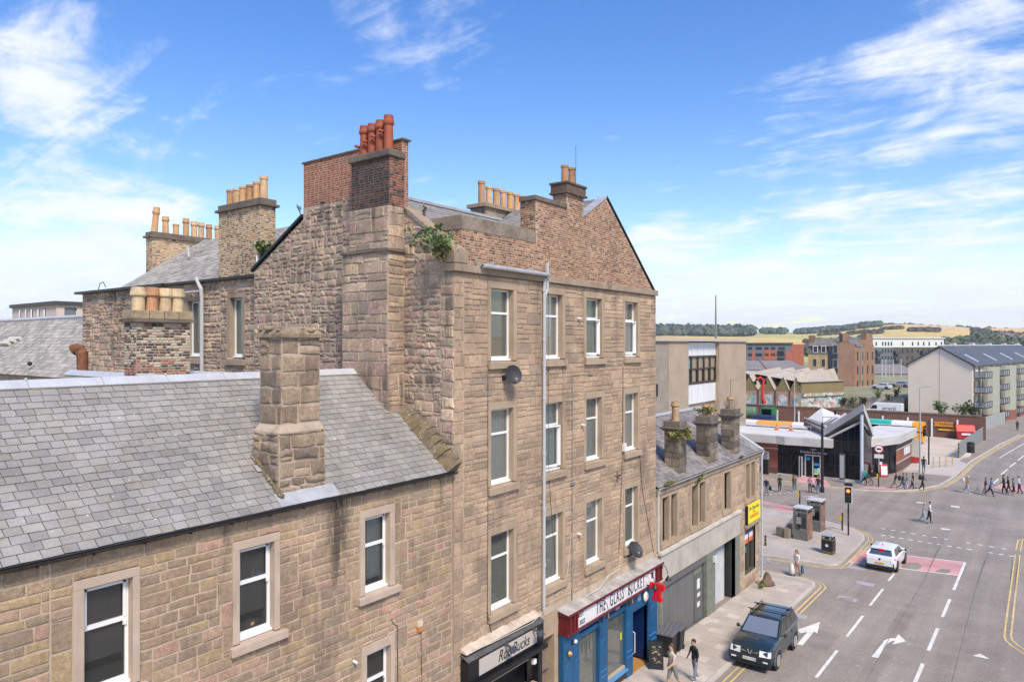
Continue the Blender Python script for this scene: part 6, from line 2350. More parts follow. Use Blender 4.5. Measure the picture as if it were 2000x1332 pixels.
def skip(label, px, py, d, w, h, rz, lid):
    p = at(px, py, d)
    o = thing('waste_bin', label, 'bin', (p.x, p.y, GZ_ + .12), rz, 'red waste bins in the bus yard')
    b = MB()
    b.hexa([(-w * .45, -.5, .15), (w * .45, -.5, .15), (w * .45, .5, .15), (-w * .45, .5, .15)], [(-w / 2, -.6, h), (w / 2, -.6, h), (w / 2, .6, h), (-w / 2, .6, h)])
    b.build('tub', m_red2, o, world=False)
    b = MB()
    b.hexa([(-w / 2 - .03, -.65, h), (w / 2 + .03, -.65, h), (w / 2 + .03, .65, h), (-w / 2 - .03, .65, h)], [(-w / 2, -.1 if lid else -.6, h + lid), (w / 2, -.1 if lid else -.6, h + lid), (w / 2, .6, h + lid + .03), (-w / 2, .6, h + lid + .03)])
    b.build('lid', flat('red lid', (.62, .06, .05)), o, world=False)
    MB().box(-w * .25, w * .25, -.64, -.60, h * .55, h * .8).build('label_plate', m_white, o, world=False)
    for s in (-1, 1):
        MB().lathe((s * w * .4, -.4, .1), [(.02, -.04), (.1, -.04), (.1, .04), (.02, .04)], 8, 0, (1, 0, 0)).build('wheel', m_black, o, world=False)


m_red2 = flat('waste bin red', (.45, .035, .035), .5)
skip('small red waste bin left of the big skip by the yard wall', 1852, 855, 113, 1.5, 1.2, .1, 0)
skip('large red waste bin with pitched lid by the palisade', 1885, 860, 107, 2.4, 1.25, .3, .9)
skip('middle red waste bin partly behind the pitched lid one', 1870, 857, 112, 1.3, 1.2, .2, .0)
# palisade fence
fe = thing('palisade_fence', 'grey steel palisade fence along the far pavement', 'fence', (-8, 118, GZ_))
A, B = V((-8.7, 105.5, GZ_)), V((-7.3, 131, GZ_))
n = 110
b = MB()
for k in range(n):
    p = A.lerp(B, k / n)
    b.box(p.x - .02, p.x + .02, p.y, p.y + .17, GZ_, GZ_ + 2.1 + .05 * (k % 2))
b.build('pales', flat('grey pale', (.30, .305, .30), .6), fe, kind='stuff')
b = MB()
for z in (.5, 1.7):
    b.tube([A + V((-.05, 0, z)), B + V((-.05, 0, z))], .03, 5)
b.build('rail', flat('grey rail', (.25, .25, .25)), fe)
# upper terraces
b = MB()
b.box(-140, -36, 129, 260, -1.05, 1.2)
b.box(-35.99, -21.5, 129, 260, -1.05, .2)
struct(b.build('yard_terrace', mat('dusty yard', (.34, .28, .21), .95, .3, .1)))
b = MB()
b.prism([V((x, y, 1.19)) for x, y in ((-64, 150), (-21, 152), (-21, 420), (-200, 420), (-120, 190))], (0, 0, 2.1))
struct(b.build('upper_terrace', mat('rough terrace bank', (.29, .27, .16), .95, .4, .15)))
rw = thing('retaining_wall', 'stained concrete retaining wall with plants along its top', 'wall', (-40, 149.5, 1))
b = MB()
for k in range(12):
    xa = -66 + k * 3.75
    b.box(xa, xa + 3.68, 149.3 + .15 * (k % 2), 150.1, .0, 3.3 + .1 * (k % 3))
b.build('wall', mat('stained concrete', (.46, .39, .31), .95, .35, .3, .2, 5, streak=.7, scol=(.11, .09, .07)), rw)
for i, (px, py, s) in enumerate(((1648, 783, 1.3), (1668, 785, 2.0), (1688, 782, 1.6), (1716, 768, 1.5), (1750, 765, 1.7), (1735, 775, 1.0))):
    p = onY(px, py, 149.0)
    shrub('bank_shrub', ['small', 'broad', 'dark', 'tall', 'upright', 'low'][i] + ' green shrub ' + ['first from the left', 'second from the left', 'third from the left', 'fourth from the left', 'rightmost', 'fifth from the left'][i] + ' on the retaining wall', p, (s * .6, .6, s * .6), 120, .34, [m_leaf if i % 2 else m_tree, m_bloom], 8, loc=p - V((0, 0, s * .6)), group='shrubs on the retaining wall')
# graffiti sheds
gs = thing('sawtooth_shed', 'old shed with pointed roof gables and graffiti covered walls', 'shed', (-55, 140, 1.2))
m_graf = bpy.data.materials.new('graffiti')
m_graf.use_nodes = True
nt = m_graf.node_tree
vo = nt.nodes.new('ShaderNodeTexVoronoi')
vo.inputs['Scale'].default_value = 1.7
ps = nt.nodes.new('ShaderNodeNewGeometry')
nz = nt.nodes.new('ShaderNodeTexNoise')
nz.inputs['Scale'].default_value = 1.2
av = nt.nodes.new('ShaderNodeVectorMath')
av.operation = 'ADD'
nt.links.new(ps.outputs['Position'], nz.inputs['Vector'])
nt.links.new(ps.outputs['Position'], av.inputs[0])
nt.links.new(nz.outputs['Color'], av.inputs[1])
nt.links.new(av.outputs[0], vo.inputs['Vector'])
cr = nt.nodes.new('ShaderNodeValToRGB')
cr.color_ramp.interpolation = 'CONSTANT'
gc = [(.56, .53, .5), (.18, .38, .36), (.46, .38, .48), (.6, .57, .53), (.08, .18, .2), (.5, .32, .2), (.32, .4, .26), (.56, .52, .52), (.22, .44, .42), (.44, .27, .24), (.35, .24, .18), (.5, .46, .42)]
while len(cr.color_ramp.elements) < len(gc):
    cr.color_ramp.elements.new(.5)
for i, c in enumerate(gc):
    cr.color_ramp.elements[i].position = i / len(gc)
    cr.color_ramp.elements[i].color = C(*c)
sp = nt.nodes.new('ShaderNodeSeparateColor')
nt.links.new(vo.outputs['Color'], sp.inputs[0])
nt.links.new(sp.outputs[0], cr.inputs[0])
nt.links.new(cr.outputs[0], nt.nodes['Principled BSDF'].inputs['Base Color'])
nt.nodes['Principled BSDF'].inputs['Roughness'].default_value = .7
m_olive = mat('olive weatherboard', (.235, .185, .085), .9, .12, .4)
m_pbrick = mat('pale pink brick', (.42, .26, .19), .95, .3, .4, .25, 5)
YS = 139.0
pk = [1435, 1464, 1498.5, 1530, 1555]
zt, zb = onY(1500, 735, YS).z, onY(1500, 757, YS).z
b1, b2, b3, b4 = MB(), MB(), MB(), MB()
xs = [onY(p, 740, YS).x for p in pk]
hw = [(xs[i + 1] - xs[i]) / 2 for i in range(4)]
edges = [xs[0] - hw[0]] + [(a + c) / 2 for a, c in zip(xs, xs[1:])] + [xs[-1] + hw[-1] * .8]
for i, x in enumerate(xs):
    a, c = edges[i], edges[i + 1]
    zc = zb - .6
    b1.prism([V((a, YS, zc)), V((x, YS, zt)), V((c, YS, zc))], (0, .25, 0))
    b2.box(a + .02, c - .02, YS + .03, YS + .3, 1.2, zc)
    b2.box(a - .12, a + .12, YS - .1, YS + .3, 1.2, zc + .2, 1)
    b4.fbox(FY(YS), a + .5, c - .5, 1.2, 1.2 + 2.6, 0, .06)
    for s, e in ((a, zc), (c, zc)):
        b3.poly((x, YS - .1, zt + .03), (s, YS - .1, e + .03), (s, YS + 30, e + 1.2), (x, YS + 30, zt + .9))
b1.build('gable_boarding', m_olive, gs)
b2.build('brick_front', [m_pbrick, flat('dark pier', (.1, .085, .06))], gs)
b4.build('painted_front', m_graf, gs)
b3.build('roof', mat('pale felt roof', (.47, .40, .32), .9, .15, .3), gs)
b = MB()
Pa, Pb = V((edges[-1], YS, 0)), onY(1648, 740, 150)
Pb.z = 0
u_ = (Pb - Pa).normalized()
LL = (Pb - Pa).length
fgx = F(Pa, u_, V((u_.y, -u_.x, 0)))
b.fbox(fgx, 0, LL, zb - .9, zb + 1.2, -.3, 0)
b.build('long_eaves', m_olive, gs)
b = MB()
b.fbox(fgx, 0, LL, 1.2, zb - .9, -.3, -.02)
b.build('long_wall', m_graf, gs)
MB().fbox(fgx, 0, LL, 3.4, 3.55, -.02, .12).build('wall_ledge', flat('dark ledge', (.1, .09, .08)), gs)
b = MB()
b.poly(fgx.p(-.3, zb + 1.25, .3), fgx.p(LL, zb + 1.25, .3), fgx.p(LL - 2, zb + 2.6, -14), fgx.p(-2, zb + 3.0, -14))
b.build('roof', MATS['pale felt roof'], gs)
# crane, lorry, container, white van and parked cars
cr_ = thing('crane_arm', 'red folded grab crane in front of the graffiti shed', 'crane', at(1490, 790, 128))
b = MB()
m_cred = flat('crane red', (.55, .04, .03), .5)
b.tube([at(1493, 788, 128), at(1489, 775, 128), at(1490, 758, 128), at(1491, 742, 128), at(1485, 737, 128), at(1478, 741, 128)], [.45, .28, .26, .26, .24, .18], 8)
b.build('boom', m_cred, cr_)
b = MB()
b.tube([at(1478, 741, 128), at(1474, 746, 128), at(1477, 752, 128)], [.3, .35, .1], 6)
b.tube([at(1494, 741, 128), at(1496, 750, 128)], .22, 6)
b.build('grab', m_black, cr_)
lo = thing('lorry', 'lorry with green cab and dull green tank behind the blue container', 'lorry', at(1480, 806, 122))
p = at(1480, 808, 122)
p.z = GZ_ + .1
b = MB()
q = at(1489, 800, 122)
b.box(q.x, q.x + 2.0, q.y - 1, q.y + 1.4, .2, 2.6)
b.build('cab', flat('lorry green', (.03, .20, .07), .4), lo)
b = MB()
b.box(q.x + .2, q.x + 1.8, q.y - 1.03, q.y - 1.0, 1.4, 2.4)
b.build('windscreen', m_dglass, lo)
b = MB()
b.lathe((q.x - 6.5, q.y + .2, 1.6), [(.2, 0), (.9, .1), (1.0, .3), (1.0, 5.2), (.9, 5.4), (.2, 5.5)], 14, 0, (1, 0, 0))
b.build('tank', flat('dull green tank', (.13, .22, .13), .6), lo)
b = MB()
b.box(q.x - 6.5, q.x + 1.9, q.y - .9, q.y + 1.2, -.3, .3)
for k in range(4):
    b.lathe((q.x - 5.5 + k * 2.2, q.y - 1.0, -.4), [(.1, 0), (.5, 0), (.5, .3), (.1, .3)], 12, 0, (0, -1, 0))
b.build('chassis', m_black, lo)
ct = thing('container', 'dark blue site container behind the station roof', 'container', at(1492, 820, 118))
p1, p2 = at(1470, 811, 118), at(1515, 811, 118)
b = MB()
b.box(p1.x, p2.x, p1.y, p1.y + 2.4, GZ_ + .1, p1.z)
b.build('body', mat('container blue', (.02, .04, .11), .6), ct)
b = MB()
for t in (.32, .82):
    xx = p1.x + (p2.x - p1.x) * t
    b.box(xx - .15, xx + .15, p1.y - .03, p1.y - .0, .3, .9)
b.build('notice', m_white, ct)


# ---------------- cream flats with balconies
cf = thing('cream_flats', 'long cream rendered flats with grey slate roof and street balconies', 'flats', (-10.1, 146, GZ_), -math.radians(9.3))
m_crm = mat('cream render', (.80, .68, .54), .92, .05, .4, .05, 10)
m_crs = mat('grey slate sheet', (.10, .105, .115), .6, .2, .4, .2, 4)
YF = 146.0
xl, xr_ = -20.3, -10.1
ze, za = 9.75, 12.95
xm = (xl + xr_) / 2
NU, UL = 5, 13.0
YE = YF + NU * UL
b = MB()
b.prism([V((xl, YF, GZ_)), V((xr_, YF, GZ_)), V((xr_, YF, ze)), V((xm, YF, za - .15)), V((xl, YF, ze))], (0, NU * UL, 0))
b.build('wall', m_crm, cf)
b = MB()
b.fbox(FY(YF), xm - .03, xm + .03, GZ_, za - .2, 0, .03)
b.build('expansion_joint', flat('joint', (.4, .33, .26)), cf)
b = MB()
for s, xe in ((-1, xl - .3), (1, xr_ + .5)):
    ze2 = ze - .15
    b.hexa([(xm, YF - .35, za), (xe, YF - .35, ze2), (xe, YE, ze2), (xm, YE, za)], [(xm, YF - .35, za + .25), (xe, YF - .35, ze2 + .25), (xe, YE, ze2 + .25), (xm, YE, za + .25)])
cro = b.build('roof', m_crs, cf)
b = MB()
b.tube([(xm, YF - .4, za + .28), (xm, YE, za + .28)], .12, 6)
for k in range(NU):
    y = YF + 7.5 + k * UL
    b.box(xm - .35, xm + .35, y, y + 1.6, za + .2, za + .75)
b.build('ridge', mat('pale ridge', (.55, .54, .52), .7), cro)
dirv = V((xr_ + .5 - xm, 0, ze - .15 - za))
b = MB()
for k in range(NU):
    y = YF + 4.2 + k * UL
    p0, p1 = V((xm, y, za + .27)) + dirv * .5, V((xm, y, za + .27)) + dirv * .86
    b.hexa([p0, p0 + V((0, .9, 0)), p1 + V((0, .9, 0)), p1], [p0 + V((0, 0, .12)), p0 + V((0, .9, .12)), p1 + V((0, .9, .12)), p1 + V((0, 0, .12))])
b.build('roof_light', mat('pale roof light', (.55, .56, .58), .25), cro)
m_bay = mat('sage grey cladding', (.36, .36, .29), .8, .08)
m_balc = flat('grey balcony panel', (.27, .29, .31), .4)
m_bfr = flat('dark balcony rail', (.07, .075, .08), .5)
m_rbase = mat('red base brick', (.26, .10, .07), .9, .2, 1)
m_win = flat('dark far glass', (.05, .055, .06), .12)
fl_z = [-.2, 2.4, 5.0, 7.6]
for k in range(NU):
    y0 = YF + .3 + k * UL
    bay = MB()
    for s in range(8):
        a0, a1 = math.pi * (-.5 + s / 8), math.pi * (-.5 + (s + 1) / 8)
        c_ = (xr_ + .15, y0 + 8.6)
        bay.poly(*[(c_[0] + 1.9 * math.cos(a), c_[1] + 2.9 * math.sin(a), z) for a, z in ((a0, .9), (a1, .9), (a1, ze - .3), (a0, ze - .3))])
        bay.poly(*[(c_[0] + 1.95 * math.cos(a), c_[1] + 2.94 * math.sin(a), z) for a, z in ((a0, GZ_), (a1, GZ_), (a1, .9), (a0, .9))], m=1)
    bay.box(xr_, xr_ + .45, y0 + 11.8, y0 + UL - .3, GZ_, ze - .2)
    bay.build('stair_bay', [m_bay, m_rbase], cf)
    for f, z in enumerate(fl_z):
        w = MB()
        w.box(xr_ + .01, xr_ + .06, y0 + .2, y0 + 1.2, z + .1, z + 2.1).box(xr_ + .01, xr_ + .06, y0 + 3.4, y0 + 4.6, z + .1, z + 2.1)
        w.build('window', m_win, cf)
        if f == 0 and k < 1:
            continue
        bl = MB()
        bl.box(xr_ + .07, xr_ + 1.75, y0 + .3, y0 + 5.2, z - .12, z + .04)
        for yy in (y0 + .3, y0 + 1.9, y0 + 3.5, y0 + 5.1):
            bl.box(xr_ + 1.66, xr_ + 1.74, yy, yy + .08, z - .1, z + 1.1)
        bl.box(xr_ + .07, xr_ + 1.75, y0 + .28, y0 + .34, z + 1.02, z + 1.1).box(xr_ + 1.68, xr_ + 1.75, y0 + .3, y0 + 5.2, z + 1.02, z + 1.1)
        bo = bl.build('balcony', m_bfr, cf)
        pn = MB()
        for j in range(3):
            pn.box(xr_ + 1.64, xr_ + 1.68, y0 + .42 + 1.6 * j, y0 + 1.85 + 1.6 * j, z + .1, z + 1.0)
        for j in range(2):
            pn.box(xr_ + .15 + .8 * j, xr_ + .85 + .8 * j, y0 + .30, y0 + .34, z + .1, z + 1.0)
        pn.build('panels', m_balc, bo)
b = MB()
b.box(xr_ + 2.2, xr_ + 2.3, YF - 3, YF + 12, GZ_, GZ_ + 2.2)
b.build('front_fence', flat('grey front fence', (.33, .34, .34)), cf)
for i, (px, py, s) in enumerate(((1840, 797, 1.6), (1878, 804, 1.7), (1905, 800, 1.9))):
    p = onY(px, py, 143.5)
    shrub('wall_shrub', ('bushy shrub at the left foot of the cream gable', 'loose shrub right of centre before the cream gable', 'dark shrub at the corner of the cream flats')[i], p, (s, 1.0, s * .95), 420, .3, [m_leaf if i < 2 else m_tree, m_bloom], 9, loc=p - V((0, 0, s * .9)))


# ---------------- distant buildings
def far_block(name, label, cat, px0, px1, d, ytop, zbase, depth, mt, rz_dx=0.):
    """box whose long face looks back along the view; returns thing, frame and width"""
    a, c = at(px0, ytop, d), at(px1, ytop, d + rz_dx)
    u = V((c.x - a.x, c.y - a.y, 0))
    w = u.length
    u.normalize()
    n = V((u.y, -u.x, 0))
    o = thing(name, label, cat, (a.x, a.y, zbase))
    fr = F((a.x, a.y, 0), u, n)
    MB().fbox(fr, 0, w, zbase, a.z, -depth, 0).build('wall', mt, o)
    return o, fr, w, a.z


def windows(o, fr, us, vs, w, h, mt, off_=.05, skipf=None, frame=None):
    for i, u in enumerate(us):
        for j, v in enumerate(vs):
            if skipf and skipf(i, j):
                continue
            x = MB().fbox(fr, u, u + w, v, v + h, -.05, off_).build('window', frame or mt, o)
            if frame:
                MB().fbox(fr, u + .12, u + w - .12, v + .12, v + h - .12, off_, off_ + .02).build('pane', mt, x)


o, fr, w, zt = far_block('brick_flats', 'red brick and slate grey apartment block below the hill', 'flats', 1440, 1546, 262, 672, 2, 18, mat('slate grey cladding', (.13, .145, .17), .7, .1, .1), 0)
b = MB()
b.fbox(fr, -.5, w + .5, zt, zt + .5, -18, .5)
b.build('roof', flat('dark flat roof', (.06, .06, .065)), o)
m_obr = mat('orange red cladding', (.36, .11, .065), .8, .12, .3)
for a, c, e, g_ in ((.26, .32, 3, zt - 2.4), (.48, .72, 3, zt - 2.2), (.885, 1.003, 3, zt - 2.4)):
    MB().fbox(fr, w * a, w * c, e, g_, -.1, .12).build('brick_panel', m_obr, o)
windows(o, fr, [w * t for t in (.2, .235, .34, .38, .42, .5, .54, .62, .66, .76, .80, .84)], [zt - 2.0, zt - 4.4, zt - 6.9, zt - 9.3], .7, .95, flat('far window', (.04, .045, .05), .1), .16)
b = MB()
for z in (zt - 2.5, zt - 5, zt - 7.4):
    b.fbox(fr, w * .745, w * .87, z - .15, z + .1, .1, 1.4)
    b.fbox(fr, w * .745, w * .87, z + .9, z + 1.0, 1.3, 1.4)
b.build('balcony', m_bfr, o)
sd = MB()
fs_ = F(fr.p(w, 0, 0), (-fr.n.x, -fr.n.y, 0), fr.u)
a_ = at(1546, 672, 262)
c_ = at(1570, 673, 270)
sd.prism([V((a_.x, a_.y, 2)), V((c_.x, c_.y, 2)), V((c_.x - 3, c_.y + 9, 2)), V((a_.x - 3, a_.y + 9, 2))], (0, 0, zt - 2.1))
sd.build('end_wing', m_obr, o)

o, fr, w, zt = far_block('white_flats', 'pale topped grey and stone apartment block on the skyline', 'flats', 1705, 1842, 285, 662, 2, 20, mat('grey stone cladding', (.11, .10, .085), .85, .2, .3, .2, 2), 12)
m_pw = mat('off white render', (.66, .65, .62), .8, .06)
MB().fbox(fr, -.2, w + .2, zt - 3.4, zt + .2, -20.2, .15).build('white_storey', m_pw, o)
MB().fbox(fr, 0, w * .27, 2, zt - 3.4, -.1, .1).build('grey_panel', mat('blue grey cladding', (.15, .165, .18), .7, .05), o)
MB().fbox(fr, -.5, w + .5, zt + .2, zt + .7, -20.5, .6).build('roof_edge', flat('pale edge', (.55, .55, .54)), o)
m_fw = flat('far window dark', (.05, .055, .065), .1)
windows(o, fr, [w * t for t in (.03, .12, .16, .2, .24, .4, .47, .54, .62, .7, .78, .88, .92, .96)], [zt - 2.7, zt - 5.6, zt - 8.4, zt - 11.2], .75, 1.5, m_fw, .2, lambda i, j: fr_.random() < .12)
for t in (.03, .28, .66, .82):
    for z in (zt - 5.9, zt - 8.7, zt - 11.5):
        MB().fbox(fr, w * t, w * t + 2.6, z - .1, z + 1.0, .1, 1.3).build('balcony', m_bfr, o)

o, fr, w, zt = far_block('metal_shed', 'long industrial shed with brown roof and white wall', 'shed', 1440, 1578, 205, 722, 1, 16, mat('white metal cladding', (.56, .58, .60), .5, .06, .5), 0)
b = MB()
ztt = at(1500, 704, 220).z
b.poly(fr.p(-1, zt, .4), fr.p(w + .5, zt, .4), fr.p(w + .5, ztt, -14), fr.p(-1, ztt, -14))
sr_ = b.build('roof', mat('brown grey roof sheet', (.24, .21, .19), .8, .2, .3, .2, 3), o)
b = MB()
b.tube([fr.p(w * .42, zt + .1, .3), fr.p(w * .56, ztt + .1, -14)], .3, 5)
b.build('roof_flashing', flat('rust flashing', (.35, .2, .15)), sr_)
o, fr, w, zt = far_block('low_shed', 'low brown roofed shed behind the flagpoles', 'shed', 1706, 1800, 235, 730, 2, 14, mat('dark shed front', (.10, .09, .085), .7, .3, .3), 0)
ztt = at(1740, 711, 250).z
MB().poly(fr.p(-1, zt - .5, .4), fr.p(w + .5, zt - .5, .4), fr.p(w + .5, ztt, -14), fr.p(-1, ztt, -14)).build('roof', MATS['brown grey roof sheet'], o)
# brown four storey tenement in the middle distance
bt = thing('brown_tenement', 'tall brown brick tenement with four storeys and big chimneys beyond the sheds', 'tenement', (at(1640, 760, 170).x, at(1640, 760, 170).y, 3))
m_bb = mat('brown rubble brick', (.25, .15, .105), .95, .22, .5, .35, 6, streak=.3, scol=(.12, .08, .06))
m_bb2 = mat('orange sandstone', (.31, .185, .115), .95, .22, .5, .25, 5, streak=.3, scol=(.15, .1, .07))
m_ys = mat('yellow sandstone', (.46, .32, .16), .9, .25, .6, .25, 5, streak=.3, scol=(.15, .11, .07))
m_mans = mat('mansard slate', (.12, .105, .09), .8, .2, .6)
A, B, Cc, D = at(1578, 700, 172), at(1636, 700, 169), at(1670, 700, 170), at(1708, 700, 177)
zt = 13.5 - 16 / FL * 170
z1 = at(1600, 691, 174).z
z2 = at(1600, 676, 174).z


def face(P, Q):
    u = V((Q.x - P.x, Q.y - P.y, 0))
    L_ = u.length
    u.normalize()
    return F((P.x, P.y, 0), u, V((u.y, -u.x, 0))), L_


f1, L1 = face(A, B)
f2, L2 = face(B, Cc)
f3, L3 = face(Cc, D)
MB().fbox(f1, 0, L1 * .68, 3, z1, -9, 0).build('yellow_front', m_ys, bt)
MB().fbox(f1, L1 * .68, L1, 3, z2, -9, .08).build('dark_stair_tower', flat('black cladding', (.035, .04, .045), .5), bt)
MB().hexa([f1.p(0, z1, .1), f1.p(L1 * .68, z1, .1), f1.p(L1 * .68, z1, -9), f1.p(0, z1, -9)], [f1.p(.1, z2, -.6), f1.p(L1 * .68, z2, -.6), f1.p(L1 * .68, z2, -8.4), f1.p(.1, z2, -8.4)]).build('mansard', m_mans, bt)
ztop = at(1600, 661, 180).z
MB().hexa([f1.p(0, z2, -.2), f1.p(L1, z2, .1), f1.p(L1, z2, -9), f1.p(0, z2, -9)], [f1.p(.8, ztop, -4), f1.p(L1 - .5, ztop, -4), f1.p(L1 - .5, ztop, -5), f1.p(.8, ztop, -5)]).build('roof', mat('streaky slate', (.17, .155, .145), .8, .35, 1, .3, 3), bt)
za_ = at(1653, 662, 168).z
b = MB()
b.prism([f2.p(0, 3, 0), f2.p(L2, 3, 0), f2.p(L2, z2 + .3, 0), f2.p(L2 * .62, za_ - .6, 0), f2.p(L2 * .30, za_ - .6, 0), f2.p(0, z2, 0)], f2.n * -7)
b.fbox(f2, L2 * .28, L2 * .66, za_ - .8, za_ + 1.3, -1.2, 0)
b.build('brown_gable', m_bb, bt)
b = MB()
b.fbox(f3, 0, L3, 3, z2 - .2, -8, 0)
b.prism([f3.p(L3 * .45, z2 - .2, 0), f3.p(L3 * .98, z2 - .2, 0), f3.p(L3 * .84, za_ + .2, 0), f3.p(L3 * .58, za_ + .2, 0)], f3.n * -2)
b.fbox(f3, L3 * .56, L3 * .88, za_ - .4, za_ + 1.4, -1.2, .02)
b.build('orange_front', m_bb2, bt)
MB().fbox(f1, 0, 1.4, z2, za_ + .9, -4, -2).build('end_chimney', m_bb, bt)
b = MB()
b.poly(f2.p(L2 * .7, za_ - .6, -1), f3.p(L3 * .3, z2 - .1, .1), f3.p(L3 * .1, z2 - .1, .1), f2.p(L2, z2 + .35, .1))
b.poly(f3.p(0, z2 - .1, .1), f3.p(L3 * .45, z2 - .1, .1), f3.p(L3 * .58, za_, -3), f2.p(L2 * .66, za_ - .5, -4))
b.build('valley_roof', MATS['streaky slate'], bt)
m_dw = flat('sash dark', (.03, .03, .035), .15)
windows(bt, f1, [L1 * .16, L1 * .45], [z1 - 3.1, z1 - 6.6, z1 - 10], 1.0, 2.0, m_win, .1, frame=flat('pale sash frame', (.5, .47, .4)))
windows(bt, f1, [L1 * .17, L1 * .45], [z1 + .3], 1.1, 1.7, m_win, .12, frame=m_white)
windows(bt, f1, [L1 * .84], [z1 - 6.8, z1 - 3.3, z1 + .1], 1.1, 2.1, m_win, .18, frame=flat('grey steel frame', (.3, .32, .34)))
windows(bt, f3, [L3 * .1, L3 * .34, L3 * .6, L3 * .86], [z2 - 3.4, z2 - 6.8, z2 - 10.4, z2 - 13.4], .62, 2.0, m_dw, .06)
b = MB()
for t in (.3,):
    b.tube([f3.p(L3 * t, 3, .15), f3.p(L3 * t, z2, .15)], .1, 6)
b.build('drainpipe', m_plast, bt)
# lamp posts, flagpoles
def lamp_post(label, base, top, arm, group=None, r=.09, mt=None):
    o = thing('lamp_post', label, 'lamp post', base, 0, group)
    b = MB()
    b.tube([base, base.lerp(top, .15), top], [r * 1.5, r, r * .7], 8)
    b.build('pole', mt or flat('galvanised grey', (.42, .42, .41), .5), o)
    b = MB()
    for a in arm:
        b.tube([top, top + V(a) + V((0, 0, .12))], r * .5, 6)
        d_ = V(a).normalized()
        b.hexa([top + V(a) + V((-.12, -.12, .06)), top + V(a) + V((.12, -.12, .06)), top + V(a) + V((.12, .12, .06)), top + V(a) + V((-.12, .12, .06))],
               [top + V(a) * 1.5 + V((-.1, -.1, .2)), top + V(a) * 1.5 + V((.1, -.1, .2)), top + V(a) * 1.5 + V((.1, .1, .2)), top + V(a) * 1.5 + V((-.1, .1, .2))])
    b.build('lamp_head', flat('lamp head grey', (.3, .3, .3)), o)


p = ground(1797, 926)
lamp_post('tall grey lamp post beside the bus station right wing', p + V((0, 0, .1)), V((p.x, p.y, onY(1797, 757, p.y).z)), [(.9, .2, 0)])
p = at(1552, 830, 116)
lamp_post('twin headed floodlight post in front of the graffiti wall', V((p.x, p.y, GZ_)), V((p.x, p.y, at(1552, 727, 116).z)), [(-1.0, 0, .1), (1.0, 0, .1)])
p = at(1737, 750, 215)
lamp_post('lamp post with white globe among the flagpoles', V((p.x, p.y, 3)), V((p.x, p.y, at(1737, 712, 215).z)), [(.6, 0, 0)], r=.12)
for i, px in enumerate((1723, 1730, 1745, 1760)):
    p = at(px, 750, 214 + i)
    t = at(px, 703, 214 + i)
    o = thing('flagpole', ('leftmost', 'second', 'third', 'rightmost')[i] + ' bare white flagpole of the row by the low shed', 'flagpole', (p.x, p.y, 3.2), 0, 'flagpoles by the low shed')
    MB().tube([V((p.x, p.y, 3.2)), V((p.x, p.y, t.z))], [.14, .09], 6).build('pole', flat('off white pole', (.6, .58, .52)), o)
    b = MB()
    b.ball(V((p.x, p.y, t.z)), .14, 4)
    b.build('finial', m_white, o)
hd = thing('hedge', 'clipped dark hedge below the flagpoles', 'hedge', at(1740, 752, 200))
b = MB()
for k in range(11):
    p = at(1715 + k * 5, 750, 200)
    leaves((p.x, p.y, p.z), (1.2, .8, 1.1), 90, .5, fr_, b)
b.build('foliage', m_tree, hd)
# far bridge
br_ = thing('river_bridge', 'long grey bridge deck crossing beyond the roofs', 'bridge', at(1940, 675, 520))
A, B = at(1884, 667, 620), at(2120, 690, 430)
u = (B - A)
b = MB()
b.hexa([A + V((0, 0, -2.2)), B + V((0, 0, -2.2)), B + V((4, 8, -2.2)), A + V((4, 8, -2.2))], [A, B, B + V((4, 8, 0)), A + V((4, 8, 0))])
b.build('deck', mat('pale concrete deck', (.45, .44, .42), .9), br_)
b = MB()
b.hexa([A + V((0, 0, .0)), B + V((0, 0, .0)), B + V((.4, .8, 0)), A + V((.4, .8, 0))], [A + V((0, 0, 1.3)), B + V((0, 0, 1.3)), B + V((.4, .8, 1.3)), A + V((.4, .8, 1.3))])
b.build('parapet', flat('dark bridge rail', (.14, .145, .15)), br_)
b = MB()
for k in range(16):
    p = A.lerp(B, k / 15)
    b.box(p.x - .8, p.x + .8, p.y, p.y + 6, -2, p.z - 2.2)
b.build('piers', flat('bridge pier', (.28, .26, .24)), br_, kind='stuff')
